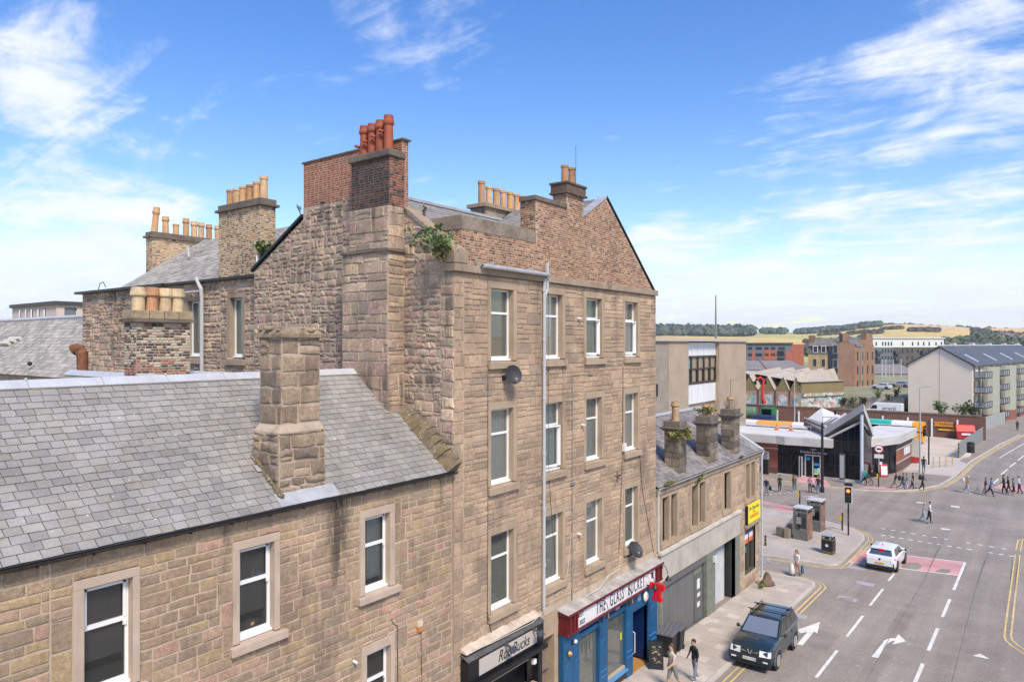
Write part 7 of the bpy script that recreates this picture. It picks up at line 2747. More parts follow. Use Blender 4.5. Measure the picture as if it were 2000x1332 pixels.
# ================================================================ vehicles
def car(label, x, y, rz, P, z=None, name='car', cat='car', group=None):
    o = thing(name, label, cat, (x, y, gz(y) if z is None else z), 0, group)
    o.rotation_euler = ((-.03 * math.cos(rz)) if z is None and y < 55 else 0, 0, rz)
    hl, hw, H = P['L'] / 2, P['W'] / 2, P['H']
    zb, zh, zt, bl = P['gc'], P['hood'], P['tail'], P['belt']
    ya, yb, yc, yd = P['cab']          # windscreen foot, roof front, roof rear, tail foot (forward is +y)
    st = [(hl, .80, zb + .12, zh - .24, .0), (hl - .08, .90, zb + .03, zh - .12, .02), (hl - .35, .97, zb, zh - .04, .04), ((hl + ya) / 2, 1, zb, (zh + bl) / 2 - .02, .05), (ya, 1, zb, bl, .03), (0, 1, zb, bl, .02), (yd + .25, 1, zb, bl + .01, .02), (-hl + .22, .97, zb, zt, .02), (-hl + .05, .92, zb + .04, zt - .05, .02), (-hl, .84, zb + .14, zt - .2, 0)]
    b = MB()
    rings = []
    for (yy, f, z0, z1, cr) in st:
        w = hw * f
        r = [(-w * .93, z0), (-w, z0 + .16), (-w * 1.0, (z0 + z1) / 2), (-w * .975, z1 - .07), (-w * .92, z1), (-w * .5, z1 + cr), (0, z1 + cr * 1.2)]
        r = r + [(-p[0], p[1]) for p in r[-2::-1]]
        rings.append([(p[0], yy, p[1]) for p in r])
    n = len(rings[0])
    for a, c in zip(rings, rings[1:]):
        for i in range(n - 1):
            b.poly(a[i], a[i + 1], c[i + 1], c[i])
    b.poly(*rings[0])
    b.poly(*rings[-1][::-1])
    for a, c in zip(rings, rings[1:]):
        b.poly(a[0], c[0], c[-1], a[-1])
    body = b.build('body', P['paint'], o, smooth=False, world=False)
    b = MB()
    wb, wt = hw * .93, hw * P.get('tumble', .76)
    lo = [V((-wb, ya, bl)), V((wb, ya, bl)), V((wb, yd, bl)), V((-wb, yd, bl))]
    hi = [V((-wt, yb, H - .03)), V((wt, yb, H - .03)), V((wt, yc, H - .05)), V((-wt, yc, H - .05))]
    for i in range(4):
        b.poly(lo[i], lo[(i + 1) % 4], hi[(i + 1) % 4], hi[i])
    ns = 6
    for i in range(ns):
        t0, t1 = i / ns, (i + 1) / ns
        for j in range(4):
            s0, s1 = j / 4, (j + 1) / 4
            q = lambda s, t: hi[0].lerp(hi[1], s).lerp(hi[3].lerp(hi[2], s), t) + V((0, 0, .055 * math.sin(math.pi * s) ** .6 * (.6 + .4 * math.sin(math.pi * t)))) if 0 < s < 1 else hi[0].lerp(hi[1], s).lerp(hi[3].lerp(hi[2], s), t)
            b.poly(q(s0, t0), q(s1, t0), q(s1, t1), q(s0, t1))
    for qd in ((hi[0], hi[1]), (hi[3], hi[2])):
        b.poly(*[qd[0].lerp(qd[1], s / 4) + V((0, 0, 0 if s in (0, 4) else .055 * math.sin(math.pi * s / 4) ** .6 * .6)) for s in range(5)])
    b.build('cabin', P.get('roofpaint', P['paint']), o, world=False)

    def pane(A, B, C2, D, s0, s1, t0, t1, e, nm='side_window', s0t=None, s1t=None, mt=None):
        s0t, s1t = s0 if s0t is None else s0t, s1 if s1t is None else s1t
        f = lambda s, t: A.lerp(B, s).lerp(D.lerp(C2, s), t) + e
        MB().poly(f(s0, t0), f(s1, t0), f(s1t, t1), f(s0t, t1)).build(nm, mt or m_cglass, o, world=False)
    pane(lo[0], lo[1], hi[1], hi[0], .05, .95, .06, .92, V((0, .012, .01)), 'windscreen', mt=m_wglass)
    pane(lo[2], lo[3], hi[3], hi[2], .08, .92, P.get('rw', .2), .88, V((0, -.015, .01)), 'rear_window')
    for k, (a, c) in enumerate(P['sides']):
        pane(lo[1], lo[2], hi[2], hi[1], a, c, .08, .88, V((.012, 0, 0)))
        pane(lo[0], lo[3], hi[3], hi[0], a, c, .08, .88, V((-.012, 0, 0)))
    R_w = P['wr']
    for yy in P['axles']:
        for s in (-1, 1):
            b = MB()
            b.lathe((s * (hw + .004), yy, R_w + .02), [(.01, 0), (R_w + .07, 0), (R_w + .07, .006), (.01, .006)], 22, 0, (s, 0, 0))
            b.build('wheel_arch', m_black, o, world=False)
            w_ = MB().lathe((s * (hw - .17), yy, R_w), [(.1, 0), (R_w - .03, 0), (R_w, .04), (R_w, .15), (R_w - .04, .2), (R_w * .66, .2), (R_w * .62, .16), (.05, .16)], 22, 0, (s, 0, 0)).build('wheel', flat('tyre rubber', (.02, .02, .02), .8), o, world=False)
            r_ = MB()
            for k in range(5):
                a = 2 * math.pi * k / 5
                r_.hexa([(s * (hw + .0), yy + R_w * .1 * math.cos(a + 1.4), R_w + R_w * .1 * math.sin(a + 1.4)), (s * (hw + .0), yy + R_w * .1 * math.cos(a - 1.4), R_w + R_w * .1 * math.sin(a - 1.4)), (s * (hw + .0), yy + R_w * .64 * math.cos(a - .22), R_w + R_w * .64 * math.sin(a - .22)), (s * (hw + .0), yy + R_w * .64 * math.cos(a + .22), R_w + R_w * .64 * math.sin(a + .22))],
                        [(s * (hw + .03), yy + R_w * .1 * math.cos(a + 1.4), R_w + R_w * .1 * math.sin(a + 1.4)), (s * (hw + .03), yy + R_w * .1 * math.cos(a - 1.4), R_w + R_w * .1 * math.sin(a - 1.4)), (s * (hw + .025), yy + R_w * .64 * math.cos(a - .22), R_w + R_w * .64 * math.sin(a - .22)), (s * (hw + .025), yy + R_w * .64 * math.cos(a + .22), R_w + R_w * .64 * math.sin(a + .22))])
            r_.lathe((s * hw, yy, R_w), [(R_w * .60, .02), (R_w * .68, .02), (R_w * .68, .045), (R_w * .60, .045)], 20, 0, (s, 0, 0))
            r_.build('rim', P['rim'], w_, world=False)
            if P.get('flare'):
                b = MB()
                b.tube([(s * (hw - .01), yy + (R_w + .09) * math.cos(a), R_w + .02 + (R_w + .09) * math.sin(a)) for a in [math.radians(q) for q in range(-10, 191, 20)]], .055, 6)
                b.build('arch_flare', P['flare'], o, world=False)
    for s in (-1, 1):
        b = MB()
        b.ball((s * (hw + .13), ya - .35, bl + .12), .1, 5, sx=1.2, sy=.7, sz=.8)
        b.tube([(s * (hw - .06), ya - .3, bl + .05), (s * (hw + .08), ya - .35, bl + .1)], .025, 5)
        b.build('door_mirror', m_black, o, world=False)
    return o


def carpaint(name, c):
    return mat(name, c, .3, .06, 2, 0, coat=1., spec=.5)


m_cglass = glass_mat('car glass', (.02, .024, .025), .3, refl=.38)
m_wglass = glass_mat('windscreen glass', (.27, .29, .285), .2, refl=.4)  # pale grey base: bright sky reflection put into the glass colour
m_hl = flat('clear lamp', (.74, .75, .73), .12)
m_tl = flat('red tail lamp', (.60, .02, .02), .2)
m_alloy = flat('alloy silver', (.55, .52, .46), .35, metal=.5)
pg_ = carpaint('dark green paint', (.013, .024, .025))
suvP = dict(L=4.66, W=1.80, H=1.72, gc=.30, hood=1.10, tail=1.12, belt=1.14, cab=(1.08, .28, -1.75, -2.15), paint=pg_, wr=.37, axles=(1.42, -1.30), sides=((.06, .34), (.37, .64), (.68, .93)), rim=m_alloy, flare=flat('grey arch plastic', (.09, .095, .10), .5), tumble=.78)
sv = car('dark green four wheel drive car parked at the kerb with roof bars', -10.02, 32.2, math.pi + .02, suvP)
b = MB()
b.box(-.9, .9, 2.18, 2.40, .40, .70)
b.box(-.84, .84, 2.1, 2.36, .28, .40)
b.build('front_bumper', flat('dark bumper', (.022, .03, .033), .35), sv, world=False, bevel=.05)
b = MB()
b.hexa([(-.36, 2.30, .74), (.36, 2.30, .74), (.34, 2.26, .92), (-.34, 2.26, .92)], [(-.36, 2.335, .74), (.36, 2.335, .74), (.34, 2.30, .92), (-.34, 2.30, .92)])
gl = b.build('grille', m_black, sv, world=False)
b = MB()
for s in (-1, 1):
    b.hexa([(s * .02, 2.34, .78), (s * .06, 2.34, .78), (s * .34, 2.34, .86), (s * .34, 2.34, .83)], [(s * .02, 2.35, .78), (s * .06, 2.35, .78), (s * .34, 2.345, .86), (s * .34, 2.345, .83)])
    b.tube([(s * .02, 2.36, .74), (s * .09, 2.35, .92)], .015, 5)
b.build('badge', m_alloy, gl, world=False)
for s in (-1, 1):
    b = MB()
    b.hexa([(s * .40, 2.26, .71), (s * .84, 2.16, .71), (s * .82, 2.1, .93), (s * .40, 2.2, .94)], [(s * .40, 2.385, .71), (s * .84, 2.315, .71), (s * .82, 2.26, .93), (s * .40, 2.34, .94)])
    b.build('headlight', m_hl, sv, world=False)
    MB().box(s * .66 - .1, s * .66 + .1, 2.40, 2.415, .50, .56).build('fog_lamp', m_hl, sv, world=False)
pl = MB().box(-.27, .27, 2.40, 2.425, .50, .62).build('number_plate', flat('white plate', (.74, .72, .68), .4), sv, world=False)
text('YE03 WHB', F((0, 2.425, 0), (-1, 0, 0), (0, 1, 0)), 0, .56, .115, .001, m_blk, pl, 'plate_lettering', world=False, ext=.001)
b = MB()
for s in (-1, 1):
    b.tube([(s * .66, .2, 1.74), (s * .67, .1, 1.79), (s * .67, -1.6, 1.78), (s * .66, -1.7, 1.72)], .022, 6)
for yy in (-.1, -1.0):
    b.tube([(-.86, yy, 1.83), (.86, yy, 1.83)], .022, 6)
    for s in (-1, 1):
        b.box(s * .68 - .05, s * .68 + .05, yy - .05, yy + .05, 1.76, 1.84)
b.build('roof_bars', m_black, sv, world=False)
b = MB()
b.tube([(-.6, 1.0, 1.16), (.0, .93, 1.21)], .012, 5)
b.tube([(.05, 1.0, 1.17), (.6, .93, 1.21)], .012, 5)
b.build('wipers', m_black, sv, world=False)
b = MB()
for s in (-1, 1):
    for yy in (.12, -.9):
        b.box(s * .905 - .01, s * .905 + .01, yy - .1, yy + .1, .92, .96)
    b.box(s * .905 - .012, s * .905 + .012, -1.0, 1.0, .52, .62)
b.build('door_trim', suvP['flare'], sv, world=False)
pw_ = carpaint('white car paint', (.74, .74, .73))
hatP = dict(L=4.06, W=1.77, H=1.44, gc=.24, hood=.95, tail=.98, belt=.95, cab=(.85, .15, -1.35, -1.90), paint=pw_, wr=.32, axles=(1.28, -1.28), sides=((.08, .46), (.50, .86)), rim=flat('dark alloy', (.08, .08, .085), .4), tumble=.72, rw=.12)
hc = car('white hatchback with lit red tail lamps stopped at the pink box', -8.32, 51.75, -.03, hatP)
b = MB()
for s in (-1, 1):
    b.hexa([(s * .38, -1.92, .80), (s * .86, -1.80, .82), (s * .86, -1.72, .92), (s * .45, -1.88, .88)], [(s * .38, -2.03, .80), (s * .86, -1.93, .82), (s * .86, -1.88, .92), (s * .45, -2.0, .88)])
b.build('tail_lamp', mat('lit red lamp', (.6, .02, .01), .3, 0, fine=0, emit=((1, .05, .02), .8)), hc, world=False)
b = MB()
b.box(-.82, .82, -2.045, -1.8, .22, .42)
b.build('rear_bumper', flat('black diffuser', (.025, .025, .027), .5), hc, world=False, bevel=.03)
b = MB()
for s in (-1, 1):
    b.box(s * .78 - .025, s * .78 + .025, -2.03, -1.98, .42, .62)
b.build('bumper_vent', m_black, hc, world=False)
MB().box(-.26, .26, -2.055, -2.03, .50, .61).build('number_plate', flat('yellow plate', (.66, .42, .02), .4), hc, world=False)
MB().lathe((0, -2.06, .80), [(.01, 0), (.06, 0), (.06, .03), (.01, .03)], 10, 0, (0, 1, 0)).build('badge', m_black, hc, world=False)
b = MB()
b.hexa([(-.58, -1.30, 1.36), (.58, -1.30, 1.36), (.56, -1.62, 1.33), (-.56, -1.62, 1.33)], [(-.58, -1.30, 1.44), (.58, -1.30, 1.44), (.56, -1.62, 1.38), (-.56, -1.62, 1.38)])
b.build('spoiler', pw_, hc, world=False)
MB().box(-.14, .14, -1.655, -1.62, 1.33, 1.38).build('brake_light', MATS['lit red lamp'], hc, world=False)
b = MB()
b.tube([(0, -1.1, 1.47), (0, -1.2, 1.62)], .02, 5)
b.build('aerial', m_black, hc, world=False)
for i, (px, py, d, c, rz, lb) in enumerate(((1722, 762, 160, (.62, .63, .64), 1.4, 'pale silver car on the upper terrace by the hedge'), (1758, 757, 168, (.30, .31, .33), 1.45, 'mid grey car on the upper terrace near the cream gable'),
                                            (1722, 805, 131, (.66, .67, .68), 1.5, 'white car parked beside the white van behind the yard wall'))):
    p = at(px, py, d)
    P = dict(hatP)
    P['paint'] = carpaint('far car paint %s' % 'abc'[i], c)
    car(lb, p.x, p.y, rz, P, z=3.28 if i < 2 else .21, group='cars parked above the yard')
p = V((-23.6, 144.9, 0))
vn = thing('van', 'white van with dark lettering parked against the cream gable', 'van', (p.x, p.y, .21))
b = MB()
prof = [(-3.2, .35), (3.0, .35), (3.0, 2.35), (2.8, 2.5), (-1.6, 2.5), (-2.5, 1.4), (-3.2, 1.1)]
b.prism([V((x, -1, z)) for x, z in prof], (0, 2, 0))
b.build('body', flat('van white', (.72, .72, .71), .3), vn, world=False, bevel=.06)
text('practi', F((0, -1.01, 0), (1, 0, 0), (0, -1, 0)), .9, 1.6, .95, .005, m_black, vn, 'lettering', world=False)
b = MB()
for x in (-2.0, 2.0):
    b.lathe((x, -.85, .36), [(.1, 0), (.36, 0), (.36, .2), (.1, .2)], 12, 0, (0, -1, 0))
b.build('wheel', m_black, vn, world=False)
MB().hexa([(-2.3, -1.012, 1.45), (-1.1, -1.012, 1.45), (-1.1, -1.012, 2.1), (-1.75, -1.012, 2.1)], [(-2.3, -1.02, 1.45), (-1.1, -1.02, 1.45), (-1.1, -1.02, 2.1), (-1.75, -1.02, 2.1)]).build('side_window', m_cglass, vn, world=False)

# ================================================================ street furniture
H_ = .11


def gp(px, py, h=H_):
    """point on the pavement under a picture point"""
    p = ground(px, py)
    for _ in range(4):
        d = -SN * p.x + CS * p.y
        d2 = (CZ - gz(p.y) - h) * FL / (py - HY)
        r = ray(px)
        p = V((r[0] * d2, r[1] * d2, 0))
        p.z = gz(p.y) + h
    return p


tl = gp(1657, 1046)
o = thing('traffic_light', 'pole traffic light showing red on the pink paving', 'traffic light', tl)
b = MB()
b.tube([(0, 0, 0), (0, 0, 3.3)], .06, 10)
b.box(-.06, .06, -.09, .0, 1.9, 2.0)
b.build('pole', m_black, o, world=False)
# head faces back towards the camera
o.rotation_euler = (0, 0, .12)
b = MB()
b.box(-.27, .27, -.10, -.07, 2.45, 3.72)
bo = b.build('backing_board', flat('white edged board', (.70, .69, .66)), o, world=False)
b = MB()
b.box(-.22, .22, -.14, -.10, 2.5, 3.67)
b.box(-.15, .15, -.12, .15, 2.6, 3.6)
b.box(-.27, .27, -.05, .35, 3.74, 3.95)
b.build('signal_head', m_black, o, world=False)
for k, (z, c, e) in enumerate(((3.40, (.6, .05, .01), 3.), (3.05, (.07, .05, .02), 0), (2.72, (.01, .05, .03), 0))):
    b = MB()
    b.lathe((0, -.14, z), [(.01, .03), (.11, .02), (.13, 0)], 14, 0, (0, -1, 0))
    b.build(('red_lamp', 'amber_lamp', 'green_lamp')[k], mat(('lit red signal', 'dark amber', 'dark green')[k], c, .3, 0, fine=0, emit=((1, .12, .02), e) if e else None), o, world=False)
    v_ = MB()
    v_.tube([(.14 * math.cos(a), -.2, z + .14 * math.sin(a)) for a in [math.pi * q / 8 for q in range(9)]], .02, 5)
    v_.build('visor', m_black, o, world=False)


def post(px, py, label, h=1.35, box=True):
    o = thing('push_button_post', label, 'crossing post', gp(px, py), .1, 'black crossing posts with yellow units')
    MB().tube([(0, 0, 0), (0, 0, h), (0, 0, h + .03)], [.06, .06, .03], 10).build('post', m_black, o, world=False)
    if box:
        MB().box(-.16, -.03, -.14, .05, h - .55, h - .15).build('push_button_unit', flat('signal yellow', (.70, .40, .02), .5), o, world=False)


post(1645, 1036, 'black post with yellow button unit beside the traffic light')
post(1562, 988, 'black post with yellow button unit behind the phone boxes')
post(1549, 951, 'black post with yellow button unit across the road by the station')
post(1716, 951, 'tall black and yellow post under the round sign', 1.5)
b0 = gp(1606, 1008)
o = thing('street_pole', 'tall black pole with camera bracket between phone boxes and station', 'street pole', b0)
zt = onY(1606, 826, b0.y).z - b0.z
b = MB()
b.tube([(0, 0, 0), (0, 0, 2.4), (0, 0, 2.45), (0, 0, zt * .55), (0, 0, zt)], [.17, .17, .12, .12, .09], 12)
b.build('pole', m_black, o, world=False)
b = MB()
b.tube([(0, 0, zt), (0, 0, zt + .5), (.9, .5, zt + .5), (.9, .5, zt + .9)], .03, 6)
b.tube([(0, 0, zt - .1), (.7, .4, zt + .45)], .03, 6)
b.box(.82, .98, .42, .58, zt + .75, zt + 1.05)
b.build('camera_bracket', m_black, o, world=False)
b = MB()
b.box(-.35, -.15, -.2, .1, 3.6, 4.0)
b.build('white_box', flat('dirty white box', (.55, .53, .5)), o, world=False)
b = MB()
b.box(-.18, .18, -.2, -.1, 1.2, 2.0)
b.build('sticker_patch', flat('torn poster', (.4, .38, .35)), o, world=False)
# phone boxes
m_ph = mat('grey phone box metal', (.17, .165, .15), .5, .25, 2)
for i, (px, py, lb) in enumerate(((1568, 1054, 'near grey phone box with orange panel and pale roof'), (1594, 1036, 'far grey phone box behind its twin'))):
    p = gp(px, py)
    o = thing('phone_box', lb, 'phone box', p, -.08, 'grey phone boxes on the corner')
    w, hh = .47, 2.35
    b = MB()
    for sx in (-1, 1):
        for sy in (-1, 1):
            b.box(sx * w - .05, sx * w + .05, sy * w - .05, sy * w + .05, 0, hh)
    for z in (0, .7, 2.05):
        b.box(-w, w, -w - .045, -w + .02, z, z + .1)
        b.box(-w, w, w - .02, w + .045, z, z + .1)
        b.box(-w - .045, -w + .02, -w, w, z, z + .1)
    b.box(-w, w, -w - .03, -w + .0, .1, .7)
    b.build('frame', m_ph, o, world=False)
    b = MB()
    b.box(-w - .08, w + .08, -w - .08, w + .08, hh, hh + .12)
    b.build('roof', flat('pale phone box roof', (.52, .52, .50), .6), o, world=False, bevel=.03)
    b = MB()
    b.box(-w + .05, w - .05, -w - .01, -w, .8, 2.05)
    b.box(-w + .05, w - .05, w, w + .01, .8, 2.05)
    b.build('glazing', m_glassd, o, world=False)
    b = MB()
    b.box(w - .02, w + .05, -w + .05, w - .05, .15, 2.05)
    b.build('advert_panel', mat('orange advert', (.26, .12, .07), .4, .7, 2.5, .4, 8), o, world=False)
    b = MB()
    b.box(-.25, .2, -.05, .25, .9, 1.6)
    b.box(-.3, .05, -w - .03, -w - .015, 1.25, 1.75)
    b.build('telephone', flat('grey telephone', (.28, .28, .28)), o, world=False)
p = gp(1618, 1081)
o = thing('litter_bin', 'black litter bin with gold bands and round crest', 'litter bin', p, -.12)
b = MB()
b.box(-.38, .38, -.3, .3, .04, 1.0)
b.box(-.36, .36, -.28, .28, 1.0, 1.25)
b.build('body', flat('gloss black', (.02, .02, .021), .35), o, world=False, bevel=.02)
b = MB()
b.hexa([(-.4, -.32, 1.25), (.4, -.32, 1.25), (.4, .32, 1.25), (-.4, .32, 1.25)], [(-.33, -.25, 1.36), (.33, -.25, 1.36), (.33, .25, 1.36), (-.33, .25, 1.36)])
b.build('lid', flat('grey bin lid', (.33, .35, .37), .4), o, world=False, bevel=.02)
b = MB()
for z in (.12, .2, 1.0):
    b.box(-.39, .39, -.31, .31, z, z + .02)
b.build('gold_band', flat('gold band', (.42, .30, .10), .4), o, world=False)
b = MB()
b.lathe((0, -.31, .62), [(.01, .006), (.1, .006), (.105, 0)], 16, 0, (0, -1, 0))
b.build('crest', flat('pale crest', (.6, .64, .68)), o, world=False)
b = MB()
for s in (-.22, .22):
    b.box(s - .06, s + .06, -.295, -.284, 1.06, 1.2)
b.build('posting_plate', flat('grey plate', (.35, .36, .37)), o, world=False)
# low wall, bollard, rail, totem, round sign, A boards, bins
o = thing('low_wall', 'low brown stone wall running back to the phone boxes', 'wall', gp(1540, 1056))
A, B, Cc = gp(1516, 1048), gp(1540, 1054), gp(1558, 1025)
b = MB()
for P, Q in ((A, B), (B, Cc)):
    u = (Q - P).normalized()
    nn = V((-u.y, u.x, 0)) * .3
    b.hexa([P, Q, Q + nn, P + nn], [P + V((0, 0, .75)), Q + V((0, 0, .75)), Q + nn + V((0, 0, .75)), P + nn + V((0, 0, .75))])
b.build('wall', mat('low wall stone', (.22, .18, .135), .95, .4, 2, .3, 20, .6, 20), o)
o = thing('bollard', 'thin dark bollard with yellow bands near the building corner', 'bollard', gp(1495, 1066))
MB().tube([(0, 0, 0), (0, 0, .75)], .07, 8).build('post', m_black, o, world=False)
b = MB()
for z in (.3, .55):
    b.tube([(0, 0, z), (0, 0, z + .06)], .075, 8)
b.build('band', flat('dull yellow band', (.4, .28, .04)), o, world=False)
p = gp(1645, 942)
o = thing('station_totem', 'slim white information totem before the glass corner', 'totem', p, -.4)
MB().box(-.28, .28, -.08, .08, 0, 3.0).build('body', flat('dark totem edge', (.1, .1, .1)), o, world=False)
MB().box(-.22, .22, -.10, -.08, .5, 2.85).build('panel', flat('pale totem panel', (.60, .62, .58)), o, world=False)
MB().box(-.5, .5, -.3, .3, 0, .28).build('base', flat('totem base', (.4, .38, .36)), o, world=False)
p = gp(1715, 950)
o = thing('road_sign', 'round red ringed road sign with white plate on a grey post', 'road sign', p + V((.02, .3, 0)), .25)
zc = onY(1715, 877, p.y).z - p.z
MB().tube([(0, 0, 0), (0, 0, zc + .4)], .05, 8).build('post', flat('sign post grey', (.35, .36, .37)), o, world=False)
for r, c, e in ((.42, flat('sign red', (.5, .04, .05)), 0), (.32, m_white, .012)):
    MB().lathe((0, -.06, zc), [(.01, e), (r, e), (r, e + .02), (.01, e + .02)], 20, 0, (0, -1, 0)).build('disc', c, o, world=False)
b = MB()
b.box(-.2, .2, -.105, -.095, zc - .1, zc + .08)
b.build('bus_symbol', m_blk, o, world=False)
MB().box(-.42, .42, -.08, -.06, zc - .95, zc - .55).build('plate', flat('sign plate white', (.6, .6, .58)), o, world=False)
MB().box(.06, .3, -.08, -.06, zc - 1.6, zc - 1.3).build('small_plate', m_white, o, world=False)
MB().box(-.2, .22, -.08, -.06, zc + .42, zc + .55).build('top_plate', m_white, o, world=False)


def aboard(name, label, p, rz, w, h, m1, m2):
    o = thing(name, label, 'pavement sign', p, rz)
    for s in (-1, 1):
        b = MB()
        b.hexa([(-w / 2, s * .28, .05), (w / 2, s * .28, .05), (w / 2, s * .03, h), (-w / 2, s * .03, h)], [(-w / 2, s * .30, .05), (w / 2, s * .30, .05), (w / 2, s * .05, h), (-w / 2, s * .05, h)])
        f = b.build('panel', m1, o, world=False)
        b = MB()
        b.hexa([(-w * .38, s * .275, .25), (w * .38, s * .275, .25), (w * .38, s * .09, h * .85), (-w * .38, s * .09, h * .85)], [(-w * .38, s * .285, .25), (w * .38, s * .285, .25), (w * .38, s * .11, h * .85), (-w * .38, s * .11, h * .85)])
        b.build('writing_face', m2, f, world=False)
    b = MB()
    for sx in (-1, 1):
        for s in (-1, 1):
            b.tube([(sx * w * .46, s * .30, 0), (sx * w * .46, s * .05, h)], .02, 5)
    b.build('leg', m_black, o, world=False)
    return o


aboard('a_board', 'black chalkboard with yellow and red scribbles outside the pub', gp(1281, 1302), .5, .6, 1.1, m_black, mat('chalk scribbles', (.02, .02, .02), .8, .2, 3, .3, 9, spots=1.2, spcol=(.42, .32, .2), spscale=11))
aboard('a_board', 'white and red pavement sign beside the station wing', gp(1726, 931), .4, .8, 1.4, flat('sign board red', (.55, .04, .05)), m_white)
for i, (px, py, lb) in enumerate(((1293, 1277, 'wheelie bin with ribbed grey lid nearest the pub door'), (1305, 1264, 'wheelie bin behind the first against the garage door'))):
    p = gp(px, py)
    p.x = -13.25
    o = thing('wheelie_bin', lb, 'wheelie bin', p, .1, 'black wheelie bins beside the pub')
    b = MB()
    b.hexa([(-.3, -.26, .1), (.3, -.26, .1), (.3, .26, .1), (-.3, .26, .1)], [(-.36, -.34, 1.0), (.36, -.34, 1.0), (.36, .34, 1.0), (-.36, .34, 1.0)])
    b.build('body', flat('black bin plastic', (.022, .022, .024), .5), o, world=False, bevel=.02)
    b = MB()
    for k in range(4):
        a = -.39 + .197 * k
        b.hexa([(a, -.38, 1.0), (a + .18, -.38, 1.0), (a + .18, .4, 1.0), (a, .4, 1.0)], [(a + .01, -.36, 1.07), (a + .17, -.36, 1.07), (a + .17, .38, 1.12), (a + .01, .38, 1.12)])
    b.tube([(-.36, .42, 1.05), (.36, .42, 1.05)], .03, 6)
    b.build('lid', flat('grey bin lid plastic', (.13, .13, .14), .4), o, world=False)
    b = MB()
    for s in (-1, 1):
        b.lathe((s * .28, .28, .1), [(.02, -.04), (.1, -.04), (.1, .04), (.02, .04)], 10, 0, (1, 0, 0))
    b.build('wheel', m_black, o, world=False)
p = gp(1498, 1142)
o = thing('rubble_sack', 'collapsed brown sack on the pavement at the building corner', 'sack', p)
b = MB()
b.lathe((0, 0, 0), [(.5, 0), (.48, .12), (.36, .3), (.22, .48), (.13, .62), (.15, .72), (.05, .74)], 10, sy=.8)
for i, v in enumerate(b.v):
    b.v[i] = (v[0] + .05 * math.sin(i * 1.7), v[1] + .05 * math.cos(i * 2.3), v[2])
b.build('sack', mat('brown sacking', (.16, .105, .075), .95, .4, 6, .3), o, world=False, smooth=True)
p = gp(1487, 1148)
shrub('pavement_weed', 'weeds at the foot of the low stone building corner', p + V((0, 0, .15)), (.35, .5, .25), 160, .09, [m_leafy, m_bloom], 6, loc=p)
MB().box(-13.72, -13.42, 43.5, 43.75, 5.6, 6.5).build('corner_lamp', m_black, gar)
p = gp(1896, 884)
o = thing('litter_bin', 'plain black litter bin beside the grey palisade fence', 'litter bin', p)
b = MB()
b.lathe((0, 0, 0), [(.42, 0), (.45, .05), (.45, 1.2), (.47, 1.22), (.47, 1.3), (.3, 1.42)], 14)
b.build('body', m_black, o, world=False)
MB().lathe((0, 0, 1.0), [(.455, 0), (.46, .02), (.455, .04)], 14).build('band', flat('bin band', (.25, .2, .1)), o, world=False)
o = thing('crowd_barrier', 'yellow stub posts and rail beside the yard entrance', 'barrier', gp(1823, 914))
b = MB()
for k in range(4):
    q = V((.55 * k, .9 * k, 0))
    b.tube([q, q + V((0, 0, 1.3))], .06, 6)
b.tube([(0, 0, .6), (1.65, 2.7, .6)], .03, 5)
b.build('posts', flat('faded yellow post', (.55, .38, .14)), o, world=False)
o = thing('entry_gate', 'white gate panel with red band and black hoop behind the station wing', 'gate', gp(1788, 905))
b = MB()
b.box(-2.2, .6, -.05, .05, .8, 3.0)
b.build('panel', flat('pale gate panel', (.55, .53, .48)), o, world=False)
MB().box(-2.2, .62, -.07, -.05, .1, .8).build('red_band', flat('gate red', (.45, .04, .03)), o, world=False)
b = MB()
b.tube([(1.4, 0, 0), (1.4, 0, 3.4), (1.1, 0, 3.8), (-2, 0, 3.8)], .09, 6)
b.build('hoop', m_black, o, world=False)
o = thing('gate_post', 'yellow and black striped post at the end of the palisade fence', 'post', gp(1874, 888))
b = MB()
for k in range(6):
    b.box(-.16, .16, -.16, .16, .25 * k, .25 * k + .25, k % 2)
b.build('post', [flat('stripe yellow', (.65, .38, .02)), m_black], o, world=False)
# ================================================================ people
SKIN = flat('skin', (.50, .30, .21), .6)
SKD = flat('brown skin', (.22, .12, .075), .6)
HAIRS = dict(dark=flat('dark hair', (.025, .018, .014), .6), brown=flat('brown hair', (.10, .05, .025), .6), ginger=flat('ginger hair', (.28, .09, .035), .6), grey=flat('grey hair', (.38, .36, .34), .6), fair=flat('fair hair', (.42, .29, .14), .6))


